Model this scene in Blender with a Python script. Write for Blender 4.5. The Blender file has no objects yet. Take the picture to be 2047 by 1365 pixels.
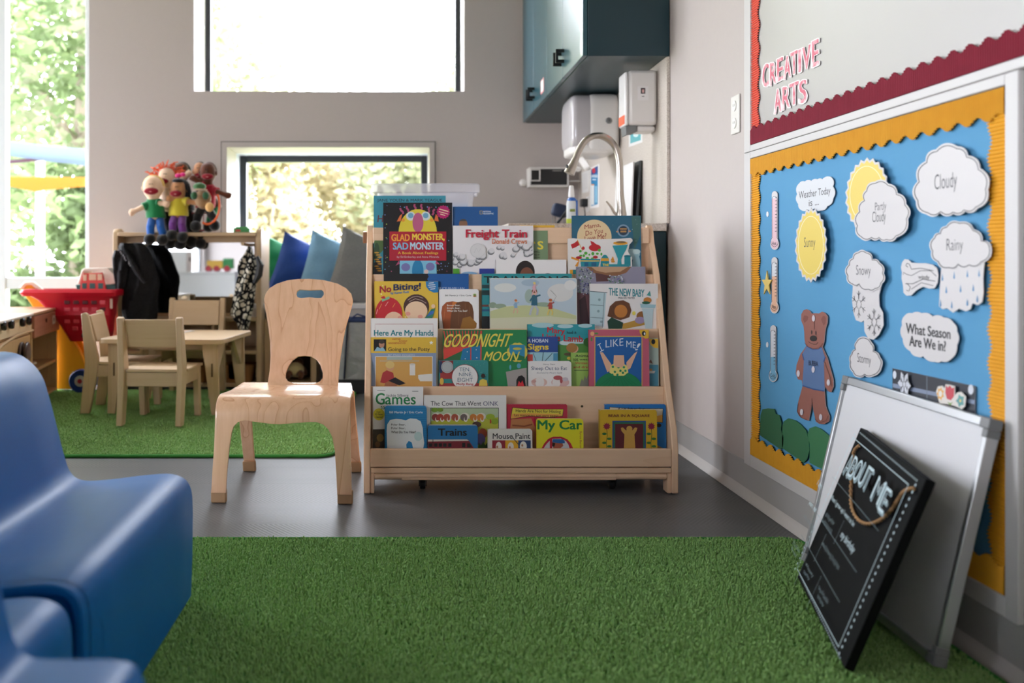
import bpy, bmesh, math, random
from math import sin, cos, pi, radians as R, sqrt, atan2
from mathutils import Vector, Matrix, geometry
V = Vector
sc = bpy.context.scene
COL = sc.collection
# ------------------------------------------------------------------ camera
F, U0, V0, EYE = 1860.0, 802.0, 518.5, 0.72
cd = bpy.data.cameras.new('camera'); cam = bpy.data.objects.new('camera', cd); COL.objects.link(cam)
cam.location = (0, 0, EYE); cam.rotation_euler = (pi/2, 0, 0)
cd.sensor_fit = 'HORIZONTAL'; cd.sensor_width = 36; cd.lens = 36*F/2047
cd.shift_x = (1023.5-U0)/2047; cd.shift_y = (V0-682.5)/2047
cd.clip_start = 0.05
cd.dof.use_dof = True; cd.dof.focus_distance = 2.65; cd.dof.aperture_fstop = 2.8
sc.camera = cam
# ------------------------------------------------------------------ sky, sun, daylight, exposure
SKY = 12.0
w = bpy.data.worlds.new('sky'); sc.world = w; w.use_nodes = True
bg = w.node_tree.nodes['Background']; bg.inputs[0].default_value = (0.92, 0.94, 1.05, 1); bg.inputs[1].default_value = SKY
sl = bpy.data.lights.new('sun', 'SUN'); sl.energy = 22; sl.angle = 0.02; sl.color = (1, .93, .82)
sun = bpy.data.objects.new('sun', sl); COL.objects.link(sun)
sun.rotation_euler = V((-.80, -.20, -.85)).to_track_quat('-Z', 'Y').to_euler()
def portal(name, c, sx, sy, d):
    l = bpy.data.lights.new(name, 'AREA'); l.shape = 'RECTANGLE'; l.size = sx; l.size_y = sy; l.cycles.is_portal = True
    o = bpy.data.objects.new(name, l); COL.objects.link(o); o.location = c
    o.rotation_euler = V(d).to_track_quat('-Z', 'Y').to_euler(); return o
YB = 5.45
portal('daylight_portal', (-.42, YB+.36, 2.25), 1.6, 1.1, (0, -1, 0))
portal('daylight_portal', (-.42, YB+.5, .92), 1.25, .95, (0, -1, 0))
portal('daylight_portal', (-2.85, YB+.2, 1.55), 2.1, 2.3, (0, -1, 0))
portal('daylight_portal', (-2.85, -.8, .9), 3.0, 1.6, (1, 0, 0))
portal('daylight_portal', (-4.35, 4.72, 1.5), 1.25, 2.7, (1, 0, 0))
sc.view_settings.view_transform = 'Standard'; sc.view_settings.look = 'None'
sc.view_settings.exposure = 0.82; sc.view_settings.gamma = 1.0; sc.view_settings.use_curve_mapping = False
sc.cycles.use_denoising = True
sc.cycles.diffuse_bounces = 4; sc.cycles.max_bounces = 12; sc.cycles.transparent_max_bounces = 16
rnd = random.Random(7)

# ------------------------------------------------------------------ materials
def lin(c): return c/12.92 if c <= .04045 else ((c+.055)/1.055)**2.4
def HX(h):
    h = h.lstrip('#'); return tuple(lin(int(h[i:i+2], 16)/255) for i in (0, 2, 4))+(1,)
MC = {}
def paint(h, rough=.5, metal=0, spec=.5, coat=0, sheen=0):
    k = (h, rough, metal, spec, coat, sheen)
    if k in MC: return MC[k]
    m = bpy.data.materials.new('paint_'+h.strip('#')); m.use_nodes = True
    b = m.node_tree.nodes['Principled BSDF']
    b.inputs['Base Color'].default_value = HX(h); b.inputs['Roughness'].default_value = rough
    b.inputs['Metallic'].default_value = metal; b.inputs['Specular IOR Level'].default_value = spec
    b.inputs['Coat Weight'].default_value = coat; b.inputs['Sheen Weight'].default_value = sheen
    MC[k] = m; return m
class NT:
    def __init__(s, name, rough=.5, spec=.5):
        s.m = bpy.data.materials.new(name); s.m.use_nodes = True; s.t = s.m.node_tree
        s.b = s.t.nodes['Principled BSDF']; s.b.inputs['Roughness'].default_value = rough; s.b.inputs['Specular IOR Level'].default_value = spec
        s.out = s.t.nodes['Material Output']
    def n(s, typ, **kw):
        x = s.t.nodes.new(typ)
        for k, v in kw.items():
            if k.startswith('i_'): x.inputs[k[2:].replace('_', ' ')].default_value = v
            elif k.startswith('n'): 
                x.inputs[int(k[1:])].default_value = v
            else: setattr(x, k, v)
        return x
    def l(s, a, b): s.t.links.new(a, b)
    def math(s, op, a, b=None):
        x = s.t.nodes.new('ShaderNodeMath'); x.operation = op
        for i, q in enumerate((a, b)):
            if q is None: continue
            if isinstance(q, (int, float)): x.inputs[i].default_value = q
            else: s.l(q, x.inputs[i])
        return x.outputs[0]
    def ramp(s, fac, stops, interp='LINEAR'):
        r = s.t.nodes.new('ShaderNodeValToRGB'); r.color_ramp.interpolation = interp
        e = r.color_ramp.elements
        while len(e) < len(stops): e.new(.5)
        for q, (p, c) in zip(e, stops): q.position = p; q.color = HX(c) if isinstance(c, str) else (c, c, c, 1)
        s.l(fac, r.inputs[0]); return r.outputs[0]
    def coord(s, scale=(1, 1, 1), rot=(0, 0, 0), kind='Object'):
        tc = s.n('ShaderNodeTexCoord'); mp = s.n('ShaderNodeMapping'); mp.inputs['Scale'].default_value = scale; mp.inputs['Rotation'].default_value = rot
        s.l(tc.outputs[kind], mp.inputs[0]); return mp.outputs[0]
    def noise(s, vec, scale=5, detail=3, rough=.5, dist=0):
        x = s.n('ShaderNodeTexNoise'); x.inputs['Scale'].default_value = scale; x.inputs['Detail'].default_value = detail
        x.inputs['Roughness'].default_value = rough; x.inputs['Distortion'].default_value = dist
        s.l(vec, x.inputs['Vector']); return x.outputs[0]
    def mixc(s, fac, a, b, mode='MIX'):
        x = s.t.nodes.new('ShaderNodeMix'); x.data_type = 'RGBA'; x.blend_type = mode
        for i, q in ((0, fac), (6, a), (7, b)):
            if isinstance(q, (int, float)): x.inputs[i].default_value = q
            elif isinstance(q, str): x.inputs[i].default_value = HX(q)
            else: s.l(q, x.inputs[i])
        return x.outputs[2]
    def bump(s, h, strength=.3, dist=.01):
        x = s.n('ShaderNodeBump'); x.inputs['Strength'].default_value = strength; x.inputs['Distance'].default_value = dist
        s.l(h, x.inputs['Height']); s.l(x.outputs[0], s.b.inputs['Normal'])
    def col(s, c): s.l(c, s.b.inputs['Base Color'])
def wood(name, light, dark, axis='z', rough=.42, line=.35, lines=9, scale=1.0, coat=0):
    t = NT(name, rough)
    sv = {'x': (.45, 9, 9), 'y': (9, .45, 9), 'z': (9, 9, .45)}[axis]
    sv = tuple(a*scale for a in sv)
    c = t.coord(sv); n1 = t.noise(c, 1.0, 2, .5, .4)
    fr = t.math('FRACT', t.math('MULTIPLY', n1, lines))
    ln = t.ramp(fr, [(0, 1.0), (.10, .25), (.5, 0.0), (.92, 0.0)])
    fine = t.noise(t.coord(tuple(a*9 for a in sv)), 1.0, 3, .6)
    base = t.mixc(fine, light, dark)
    base = t.mixc(.55, base, light)
    t.col(t.mixc(t.math('MULTIPLY', ln, line), base, dark))
    t.b.inputs['Coat Weight'].default_value = coat
    t.bump(fine, .05, .002)
    return t.m
def cloth(name, c1, c2, sc_=60, rough=.9, sheen=.3):
    t = NT(name, rough, .2); n = t.noise(t.coord(), sc_, 4); t.col(t.mixc(n, c1, c2)); t.b.inputs['Sheen Weight'].default_value = sheen
    t.bump(n, .2, .004); return t.m

# ------------------------------------------------------------------ geometry helpers
def P(u, v, Y): return V(((u-U0)*Y/F, Y, EYE+(V0-v)*Y/F))
class MB:
    def __init__(s): s.v = []; s.f = []; s.mi = []; s.mats = []
    def m(s, mat):
        if mat not in s.mats: s.mats.append(mat)
        return s.mats.index(mat)
    def add(s, vs, fs, mat):
        o = len(s.v); s.v += [V(p) for p in vs]; k = s.m(mat)
        for f in fs: s.f.append([i+o for i in f]); s.mi.append(k)
        return s
    def box(s, x0, x1, y0, y1, z0, z1, mat):
        vs = [(x, y, z) for z in (z0, z1) for y in (y0, y1) for x in (x0, x1)]
        return s.add(vs, [(0, 2, 3, 1), (4, 5, 7, 6), (0, 1, 5, 4), (2, 6, 7, 3), (0, 4, 6, 2), (1, 3, 7, 5)], mat)
    def obox(s, o, a, b, c, mat):
        o, a, b, c = V(o), V(a), V(b), V(c)
        vs = [o+a*i+b*j+c*k for k in (0, 1) for j in (0, 1) for i in (0, 1)]
        return s.add(vs, [(0, 2, 3, 1), (4, 5, 7, 6), (0, 1, 5, 4), (2, 6, 7, 3), (0, 4, 6, 2), (1, 3, 7, 5)], mat)
    def prism(s, pts, vec, mat, mat2=None):
        n = len(pts); pts = [V(p) for p in pts]; vec = V(vec)
        s.add(pts+[p+vec for p in pts], [list(range(n)), list(range(2*n-1, n-1, -1))], mat)
        o = len(s.v)-2*n; k = s.m(mat2 or mat)
        for i in range(n): s.f.append([o+i, o+n+i, o+n+(i+1) % n, o+(i+1) % n]); s.mi.append(k)
        return s
    def ringsurf(s, rings, mat, close=True, cap0=True, cap1=True):
        n = len(rings[0]); vs = [p for r in rings for p in r]; fs = []
        for i in range(len(rings)-1):
            for j in range(n if close else n-1):
                k = (j+1) % n; fs.append((i*n+j, i*n+k, (i+1)*n+k, (i+1)*n+j))
        if close and cap0: fs.append(tuple(range(n-1, -1, -1)))
        if close and cap1: fs.append(tuple(range((len(rings)-1)*n, len(rings)*n)))
        return s.add(vs, fs, mat)
    def tube(s, path, r, mat, n=10, closed=False, sq=None):
        path = [V(p) for p in path]; L = len(path); rr = r if isinstance(r, (list, tuple)) else [r]*L
        t0 = (path[1]-path[0]).normalized(); up = V((0, 0, 1)) if abs(t0.z) < .9 else V((1, 0, 0))
        nx = t0.cross(up).normalized(); rings = []
        for i in range(L):
            a = path[(i-1) % L] if (closed or i) else path[0]; b = path[(i+1) % L] if (closed or i < L-1) else path[-1]
            t = (b-a).normalized(); nx = (nx-t*nx.dot(t)).normalized(); by = t.cross(nx)
            k = sq or (1, 1)
            rings.append([path[i]+(nx*cos(q)*k[0]+by*sin(q)*k[1])*rr[i] for q in [2*pi*j/n for j in range(n)]])
        if closed: rings.append(rings[0]); return s.ringsurf(rings, mat, True, False, False)
        return s.ringsurf(rings, mat)
    def lathe(s, prof, c, mat, n=24, axis='z'):
        c = V(c); rings = []
        for r, h in prof:
            ring = []
            for j in range(n):
                a = 2*pi*j/n; x, y = r*cos(a), r*sin(a)
                ring.append(c+(V((x, y, h)) if axis == 'z' else V((h, x, y)) if axis == 'x' else V((x, h, y))))
            rings.append(ring)
        return s.ringsurf(rings, mat)
    def ell(s, c, r, mat, rot=None, nu=18, nv=11, pw=1.0):
        c = V(c); rings = []
        for i in range(nv+1):
            t = -pi/2+pi*i/nv; ct, st = max(cos(t), .02), sin(t); ring = []
            for j in range(nu):
                a = 2*pi*j/nu; f = lambda q: math.copysign(abs(q)**pw, q)
                p = V((r[0]*f(ct)*f(cos(a)), r[1]*f(ct)*f(sin(a)), r[2]*f(st)))
                ring.append(c+(rot @ p if rot else p))
            rings.append(ring)
        return s.ringsurf(rings, mat)
    def mesh(s, name):
        me = bpy.data.meshes.new(name); me.from_pydata([tuple(p) for p in s.v], [], s.f)
        for m in s.mats: me.materials.append(m)
        me.polygons.foreach_set('material_index', s.mi); me.update(); return me
def fin(o, smooth=True, ang=.6, bevel=0, solid=0, sub=0, soff=-1):
    me = o.data
    if smooth:
        me.polygons.foreach_set('use_smooth', [True]*len(me.polygons))
        try: me.set_sharp_from_angle(angle=ang)
        except Exception: pass
    if solid: m = o.modifiers.new('thickness', 'SOLIDIFY'); m.thickness = solid; m.offset = soff
    if bevel:
        m = o.modifiers.new('bevel', 'BEVEL'); m.width = bevel; m.segments = 2; m.limit_method = 'ANGLE'; m.angle_limit = .6
    if sub: m = o.modifiers.new('sub', 'SUBSURF'); m.levels = sub; m.render_levels = sub
    return o
def tagit(o, label, cat, group=None):
    if label: o['label'] = label
    if cat: o['category'] = cat
    if group: o['group'] = group
    return o
def thing(name, label, cat, loc=(0, 0, 0), group=None):
    o = bpy.data.objects.new(name, None); o.empty_display_size = .05; COL.objects.link(o); o.location = loc
    return tagit(o, label, cat, group)
def part(name, mb, parent, label=None, **kw):
    off = V((0, 0, 0)); q = parent
    while q is not None: off += V(q.location); q = q.parent
    mb.v = [p-off for p in mb.v]
    o = bpy.data.objects.new(name, mb.mesh(name)); COL.objects.link(o); o.parent = parent
    if label: o['label'] = label
    return fin(o, **kw)
def single(name, mb, label, cat, group=None, loc=None, **kw):
    if loc is None:
        xs = [p.x for p in mb.v]; ys = [p.y for p in mb.v]; zs = [p.z for p in mb.v]
        loc = ((min(xs)+max(xs))/2, (min(ys)+max(ys))/2, min(zs))
    loc = V(loc); mb.v = [p-loc for p in mb.v]
    o = bpy.data.objects.new(name, mb.mesh(name)); COL.objects.link(o); o.location = loc
    return fin(tagit(o, label, cat, group), **kw)
def struct(name, mb, **kw):
    o = bpy.data.objects.new(name, mb.mesh(name)); COL.objects.link(o); o['kind'] = 'structure'; return fin(o, **kw)
def copy_tree(o, parent=None):
    c = o.copy(); COL.objects.link(c); c.parent = parent
    for ch in list(o.children): copy_tree(ch, c)
    return c
def sheet(outer, holes, mapf, mb, mat, gx=.012, gy=.012):
    """fill a flat outline (with holes) by a fine triangulation and bend it with mapf(x, s)"""
    def insd(p, poly):
        c = False; j = len(poly)-1
        for i in range(len(poly)):
            a, b = poly[i], poly[j]
            if (a[1] > p[1]) != (b[1] > p[1]) and p[0] < (b[0]-a[0])*(p[1]-a[1])/(b[1]-a[1])+a[0]: c = not c
            j = i
        return c
    pts = []; edges = []
    for poly in [outer]+holes:
        o = len(pts); d = []
        for i in range(len(poly)):
            a, b = V(poly[i]), V(poly[(i+1) % len(poly)]); k = max(1, int((b-a).length/gx))
            d += [a+(b-a)*q/k for q in range(k)]
        pts += d; edges += [(o+i, o+(i+1) % len(d)) for i in range(len(d))]
    bp = list(pts)
    x0, x1 = min(p.x for p in pts), max(p.x for p in pts); y0, y1 = min(p.y for p in pts), max(p.y for p in pts)
    x = x0+gx/2
    while x < x1:
        y = y0+gy/2
        while y < y1:
            if insd((x, y), outer) and not any(insd((x, y), h) for h in holes) and min((x-q.x)**2+(y-q.y)**2 for q in bp) > (.45*gx)**2: pts.append(V((x, y)))
            y += gy
        x += gx
    vs, es, fs, *_ = geometry.delaunay_2d_cdt(pts, edges, [], 1, 1e-6)
    out = []
    for f in fs:
        c = (sum(vs[i][0] for i in f)/len(f), sum(vs[i][1] for i in f)/len(f))
        if not any(insd(c, h) for h in holes): out.append(list(f))
    mb.add([mapf(q[0], q[1]) for q in vs], out, mat)
TC = {}
def text2d(s, bold=0):
    k = (s, bold)
    if k in TC: return TC[k]
    c = bpy.data.curves.new('lettering', 'FONT'); c.body = s; c.offset = bold; c.resolution_u = 3; c.fill_mode = 'BOTH'
    o = bpy.data.objects.new('lettering', c); COL.objects.link(o)
    dg = bpy.context.evaluated_depsgraph_get(); e = o.evaluated_get(dg); me = e.to_mesh()
    vs = [(p.co.x, p.co.y) for p in me.vertices]; fs = [list(p.vertices) for p in me.polygons]
    e.to_mesh_clear(); bpy.data.objects.remove(o); bpy.data.curves.remove(c)
    x0, x1 = min(p[0] for p in vs), max(p[0] for p in vs); y0, y1 = min(p[1] for p in vs), max(p[1] for p in vs)
    vs = [((x-x0)/(x1-x0), (y-y0)/(y1-y0)) for x, y in vs]
    TC[k] = (vs, fs); return TC[k]
class Art:
    """flat printed shapes lying on the plane through o with normal n, one a hair above the next"""
    def __init__(s, o, n, frame=None, eps=6e-5, base=1, rough=.45):
        s.o = V(o); s.n = V(n).normalized(); s.mb = MB(); s.k = base; s.eps = eps; s.frame = frame; s.rough = rough
    def pt(s, u, v):
        if s.frame: return s.o+s.frame[0]*u+s.frame[1]*v+s.n*(s.k*s.eps)
        C = V((0, 0, EYE)); d = V(((u-U0)/F, 1, (V0-v)/F)); t = (s.o-C).dot(s.n)/d.dot(s.n)
        return C+d*t+s.n*(s.k*s.eps)
    def c(s, col): return paint(col, s.rough) if isinstance(col, str) else col
    def poly(s, pts, col): s.mb.add([s.pt(*p) for p in pts], [list(range(len(pts)))], s.c(col)); s.k += 1
    def r(s, a, b, c, d, col): s.poly([(a, b), (c, b), (c, d), (a, d)], col)
    def e(s, cu, cv, ru, rv, col, n=22, a0=0, a1=2*pi):
        s.poly([(cu+ru*cos(a0+(a1-a0)*i/n), cv+rv*sin(a0+(a1-a0)*i/n)) for i in range(n if a1-a0 > 6.28 else n+1)], col)
    def l(s, pts, w, col, closed=False):
        pts = [V(p) for p in pts]; n = len(pts); vs = []; fs = []
        for i in range(n):
            a = pts[i-1] if (i or closed) else pts[0]; b = pts[(i+1) % n] if (i < n-1 or closed) else pts[-1]
            t = (b-a); t = t.normalized() if t.length > 1e-9 else V((1, 0)); q = V((-t.y, t.x))*w/2
            vs += [s.pt(*(pts[i]+q)), s.pt(*(pts[i]-q))]
        for i in range(n if closed else n-1):
            j = (i+1) % n; fs.append((2*i, 2*i+1, 2*j+1, 2*j))
        s.mb.add(vs, fs, s.c(col)); s.k += 1
    def ring(s, cu, cv, ru, rv, w, col, n=30): s.l([(cu+ru*cos(2*pi*i/n), cv+rv*sin(2*pi*i/n)) for i in range(n)], w, col, True)
    def t(s, txt, a, b, c, d, col, bold=.012, slope=0, shear=0, vert=False):
        vs, fs = text2d(txt, min(bold, 0)); w_ = max(bold, 0)*.75*abs(d-b)*(1 if not vert else 0)
        if w_: a, c, b, d = a+w_*.6, c-w_*.6, b+w_*.4, d-w_*.4
        for ox, oy in ([(0, 0)] if not w_ else [(w_, w_*.5), (-w_, w_*.5), (w_, -w_*.5), (-w_, -w_*.5), (w_, 0), (-w_, 0), (0, w_*.6), (0, -w_*.6)]):
            q = []
            for x, y in vs:
                if vert: q.append(s.pt(c-(c-a)*(1-y), b+(d-b)*x))
                else: q.append(s.pt(ox+a+(c-a)*x+shear*(d-b)*(y-.5), oy+d-(d-b)*y+slope*(c-a)*(x-.5)))
            s.mb.add(q, fs, s.c(col)); s.k += .13
        s.k += 1
    def draw(s, items):
        for it in items:
            f = {'r': s.r, 'e': s.e, 'p': s.poly, 'l': s.l, 't': s.t, 'o': s.ring}[it[0]]
            a = it[1:]; kw = {}
            if isinstance(a[-1], dict): kw = a[-1]; a = a[:-1]
            f(*a, **kw)
    def burst(s, cu, cv, r1, r2, n, col): s.poly([(cu+(r1 if i % 2 else r2)*cos(pi*i/n), cv+(r1 if i % 2 else r2)*sin(pi*i/n)) for i in range(2*n)], col)
def rrect(w, h, r, n=4):
    if r <= 0: return [(0, 0), (w, 0), (w, h), (0, h)]
    o = []
    for cx, cy, a in ((w-r, r, -pi/2), (w-r, h-r, 0), (r, h-r, pi/2), (r, r, pi)):
        o += [(cx+r*cos(a+pi/2*i/n), cy+r*sin(a+pi/2*i/n)) for i in range(n+1)]
    return o
# shared materials
MAPLE = wood('maple', '#f0cdac', '#d0a074', 'x', .45, .25, 5)
MAPLE_V = wood('maple_upright', '#f0cdac', '#d0a074', 'z', .45, .25, 5)
PLY = wood('birch_ply', '#cdb392', '#b08e64', 'x', .5, .25, 6)
PLY_V = wood('birch_ply_upright', '#cdb392', '#b08e64', 'z', .5, .25, 6)
BENT = wood('bent_maple', '#f0c6a2', '#bd8058', 'z', .27, .6, 10, .8, .3)
WALL = NT('wall_paint', .62, .3); WALL.col(WALL.mixc(WALL.noise(WALL.coord(), 40, 3), '#bdb4b0', '#b9b0ac')); WALL.bump(WALL.noise(WALL.coord(), 220, 2), .04, .001); WALL = WALL.m
WHITE = paint('#e6e3e0', .4); BLACKFR = paint('#1c2228', .4)
ALU = paint('#b9bbbd', .35, .8); GREYP = paint('#747576', .5)
def glassmat():
    m = bpy.data.materials.new('window_glass'); m.use_nodes = True; t = m.node_tree; t.nodes.clear()
    o = t.nodes.new('ShaderNodeOutputMaterial'); tr = t.nodes.new('ShaderNodeBsdfTransparent'); gl = t.nodes.new('ShaderNodeBsdfGlossy'); gl.inputs['Roughness'].default_value = .02
    fr = t.nodes.new('ShaderNodeFresnel'); fr.inputs[0].default_value = 1.35; mx = t.nodes.new('ShaderNodeMixShader')
    tr.inputs[0].default_value = (.97, .985, .98, 1)
    t.links.new(fr.outputs[0], mx.inputs[0]); t.links.new(tr.outputs[0], mx.inputs[1]); t.links.new(gl.outputs[0], mx.inputs[2]); t.links.new(mx.outputs[0], o.inputs[0]); return m
GLASS = glassmat()
# ================================================================== THE ROOM
XW, XLW, YR, ZC = 1.05, -4.2, -2.4, 3.0
def floor_mat():
    t = NT('vinyl_floor', .38, .2); tc = t.n('ShaderNodeTexCoord'); sp = t.n('ShaderNodeSeparateXYZ'); t.l(tc.outputs['Object'], sp.inputs[0])
    x, y = sp.outputs[0], sp.outputs[1]
    row = t.math('FLOOR', t.math('DIVIDE', y, .23)); par = t.math('SUBTRACT', t.math('MULTIPLY', t.math('FLOORED_MODULO', t.math('ADD', row, t.math('FLOOR', t.math('DIVIDE', x, .46))), 2), 2), 1)
    st = t.math('SINE', t.math('MULTIPLY', t.math('ADD', t.math('MULTIPLY', x, .8), t.math('MULTIPLY', t.math('MULTIPLY', y, par), .6)), 2*pi/.011))
    edge = t.math('LESS_THAN', t.math('FRACT', t.math('DIVIDE', y, .23)), .008)
    big = t.noise(t.coord((1.2, 5, 1)), 2, 4)
    base = t.mixc(big, '#5c5d61', '#6c6c6d')
    base = t.mixc(t.math('MULTIPLY', t.math('ADD', st, 1), .22), base, '#4a4a4a')
    t.col(t.mixc(t.math('MULTIPLY', edge, .6), base, '#3c3c3c'))
    t.bump(t.math('ADD', t.math('MULTIPLY', st, .35), t.math('MULTIPLY', edge, -1)), .12, .002)
    return t.m
struct('floor', MB().box(XLW-.2, XW+.2, YR-.2, YB+.6, -.1, 0, floor_mat()))
struct('ceiling', MB().box(XLW-.2, XW+.2, YR-.2, YB+.62, ZC, ZC+.1, paint('#b8b2ac', .8)))
# back wall with three openings; the lower one is a deep window-seat niche
W1 = (-1.213, .369, 1.7045, 2.80); W2 = (-1.02, .166, .46, 1.376); W3 = (-3.95, -1.828, .08, 2.85)
def wall_grid(mb, plane, xs, zs, holes, t0, t1, mat):
    for i in range(len(xs)-1):
        for j in range(len(zs)-1):
            cx, cz = (xs[i]+xs[i+1])/2, (zs[j]+zs[j+1])/2
            if any(h[0] < cx < h[1] and h[2] < cz < h[3] for h in holes): continue
            if plane == 'y': mb.box(xs[i], xs[i+1], t0, t1, zs[j], zs[j+1], mat)
            else: mb.box(t0, t1, xs[i], xs[i+1], zs[j], zs[j+1], mat)
    return mb
xs = sorted({XLW-.15, XW+.15, W1[0], W1[1], W2[0], W2[1], W3[0], W3[1]}); zs = sorted({0, ZC, W1[2], W1[3], W2[2], W2[3], W3[2], W3[3]})
mb = MB(); wall_grid(mb, 'y', xs, zs, [W1, W2, W3], YB, YB+.30, WALL)
# niche lining
d = YB+.47; LIN = paint('#c4c6d2', .45)
mb.box(W2[0]-.03, W2[0], YB+.30, d, W2[2], W2[3]+.03, LIN); mb.box(W2[1], W2[1]+.03, YB+.30, d, W2[2], W2[3]+.03, LIN)
mb.box(W2[0], W2[1], YB+.30, d, W2[3], W2[3]+.03, LIN); mb.box(W2[0]-.03, W2[1]+.03, YB+.30, d, W2[2]-.05, W2[2], WHITE)
struct('wall_back', mb)
struct('wall_right', MB().box(XW, XW+.15, YR-.15, YB, 0, ZC, WALL))
WL = (-2.3, .7, .1, 1.7); WL2 = (4.1, 5.35, .12, 2.85); XJ = -2.7  # unseen windows, and a wall stretch moved inwards to light the rack more
wl_ = wall_grid(MB(), 'x', sorted({2.6, YB, WL2[0], WL2[1]}), sorted({0, ZC, WL2[2], WL2[3]}), [WL2], XLW-.15, XLW, WALL)
wall_grid(wl_, 'x', sorted({YR-.15, 2.6, WL[0], WL[1]}), sorted({0, ZC, WL[2], WL[3]}), [WL], XJ-.15, XJ, WALL); wl_.box(XLW-.15, XJ-.15, 2.45, 2.6, 0, ZC, WALL)
struct('wall_left', wl_)
struct('wall_rear', MB().box(XJ, XW, YR-.15, YR, 0, ZC, WALL))
# coved vinyl baseboards
BBM = paint('#a9a7a5', .5); BBT = paint('#c9c5c1', .45)
def cove(name, a, b, nrm, h=.107):
    a, b, n = V(a), V(b), V(nrm); mb = MB(); up = V((0, 0, 1)); prof = [(.0005, h), (.004, h-.002), (.004, .03), (.008, .016), (.022, .004), (.022, .0005), (.0005, .0005)]
    mb.prism([a+n*p+up*z for p, z in prof], b-a, BBM); mb.prism([a+n*(p+.0006)+up*z for p, z in ((.0042, .028), (.0084, .0155), (.0222, .004), (.0222, .001), (.002, .001))], b-a, BBT)
    return struct(name, mb, ang=.9)
cove('baseboard_right', (XW, YR, 0), (XW, 3.631, 0), (-1, 0, 0))
cove('baseboard_back', (W3[1], YB, 0), (.4, YB, 0), (0, -1, 0))
# windows
def window(name, x0, x1, z0, z1, y, fw, mat, muls=(), rails=(), dep=.06):
    mb = MB(); mb.box(x0, x0+fw, y, y+dep, z0, z1, mat).box(x1-fw, x1, y, y+dep, z0, z1, mat).box(x0+fw, x1-fw, y, y+dep, z0, z0+fw, mat).box(x0+fw, x1-fw, y, y+dep, z1-fw, z1, mat)
    o = struct(name, mb, bevel=.004)
    for a, b in muls: part('mullion', MB().box(a, b, y, y+dep, z0+fw, z1-fw, mat), o, bevel=.003)
    for a, b in rails: part('rail', MB().box(x0+fw, x1-fw, y+.004, y+dep+.03, a, b, mat), o, bevel=.003)
    g = MB(); xx = [x0+fw]+[q for m_ in muls for q in m_]+[x1-fw]; zz = [z0+fw]+[q for r_ in rails for q in r_]+[z1-fw]
    for i in range(0, len(xx), 2):
        for j in range(0, len(zz), 2): part('pane', MB().add([(xx[i], y+dep*.6, zz[j]), (xx[i+1], y+dep*.6, zz[j]), (xx[i+1], y+dep*.6, zz[j+1]), (xx[i], y+dep*.6, zz[j+1])], [(0, 1, 2, 3)], GLASS), o)
    return o
window('window_1', W1[0], W1[1], W1[2]-.02, W1[3], YB+.30, .035, BLACKFR)
window('window_2', W2[0], W2[1], W2[2], W2[3], YB+.44, .04, BLACKFR)
LFR = paint('#cfd4d6', .4)
window('window_3', W3[0], W3[1], W3[2], W3[3], YB+.08, .05, LFR, muls=((-2.42, -2.352),), rails=((.545, .612),))
for nm, W, XLW_ in (('unseen_window_4', WL, XJ), ('unseen_window_5', WL2, XLW)):  # unseen left windows, put in to light the rack and lower right wall
    oL = MB()
    for a, b in ((W[0], W[0]+.05), (W[1]-.05, W[1])): oL.box(XLW_-.12, XLW_-.06, a, b, W[2], W[3], LFR)
    for a, b in ((W[2], W[2]+.05), (W[3]-.05, W[3])): oL.box(XLW_-.12, XLW_-.06, W[0], W[1], a, b, LFR)
    o4 = struct(nm, oL); part('pane', MB().add([(XLW_-.09, W[0], W[2]), (XLW_-.09, W[1], W[2]), (XLW_-.09, W[1], W[3]), (XLW_-.09, W[0], W[3])], [(0, 1, 2, 3)], GLASS), o4)
# thin casing round the seat window
cs = MB(); X0, X1, Z1 = W2[0]-.03, W2[1]+.03, W2[3]+.03; CM = paint('#b4aca8', .5); DK = paint('#6f6a66', .7)
for a in (X0-.006, X1): cs.box(a, a+.006, YB-.004, YB+.002, .47, Z1+.006, DK)
cs.box(X0, X1, YB-.004, YB+.002, Z1, Z1+.006, DK)
for a, b in ((X0, W2[0]), (W2[1], X1)): cs.box(a, b, YB-.008, YB+.002, .47, Z1, CM)
cs.box(W2[0], W2[1], YB-.008, YB+.002, W2[3], Z1, CM)
struct('trim_1', cs)
# window seat ledge
LED = MB().box(-.84, W2[1]+.05, 5.17, YB+.46, .445, .472, paint('#d9d8dc', .4)); LED.box(-.84, W2[1]+.05, 5.19, 5.21, .39, .445, paint('#c9c4bf', .5))
struct('trim_2', LED, bevel=.003)

# ================================================================== OUTSIDE
GR = NT('lawn', .9, .1); GR.col(GR.mixc(GR.noise(GR.coord(), 3, 5), '#6f7a58', '#8c9272')); 
struct('ground', MB().box(-30, 30, YB+.75, 60, -.35, -.25, GR.m).box(-30, XLW-.25, -20, YB+.75, -.35, -.25, paint('#a8a49c', .9)).box(XLW-.25, XJ-.2, -20, 2.4, -.35, -.25, paint('#a8a49c', .9)))  # pale unseen paving on the left, added to bounce light indoors
def leafmat(nm, a, b):
    t = NT(nm, .6, .2); t.col(t.mixc(t.noise(t.coord(), 2.5, 3), a, b)); 
    tl = t.n('ShaderNodeBsdfTranslucent'); tl.inputs[0].default_value = HX(b); mx = t.n('ShaderNodeMixShader'); mx.inputs[0].default_value = .45
    t.l(t.b.outputs[0], mx.inputs[1]); t.l(tl.outputs[0], mx.inputs[2]); t.l(mx.outputs[0], t.out.inputs[0]); return t.m
LEAF = [leafmat('leaf_green', '#576647', '#7a8c62'), leafmat('leaf_olive', '#6c7058', '#92967a'), leafmat('leaf_autumn', '#857c62', '#b2a888')]
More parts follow.
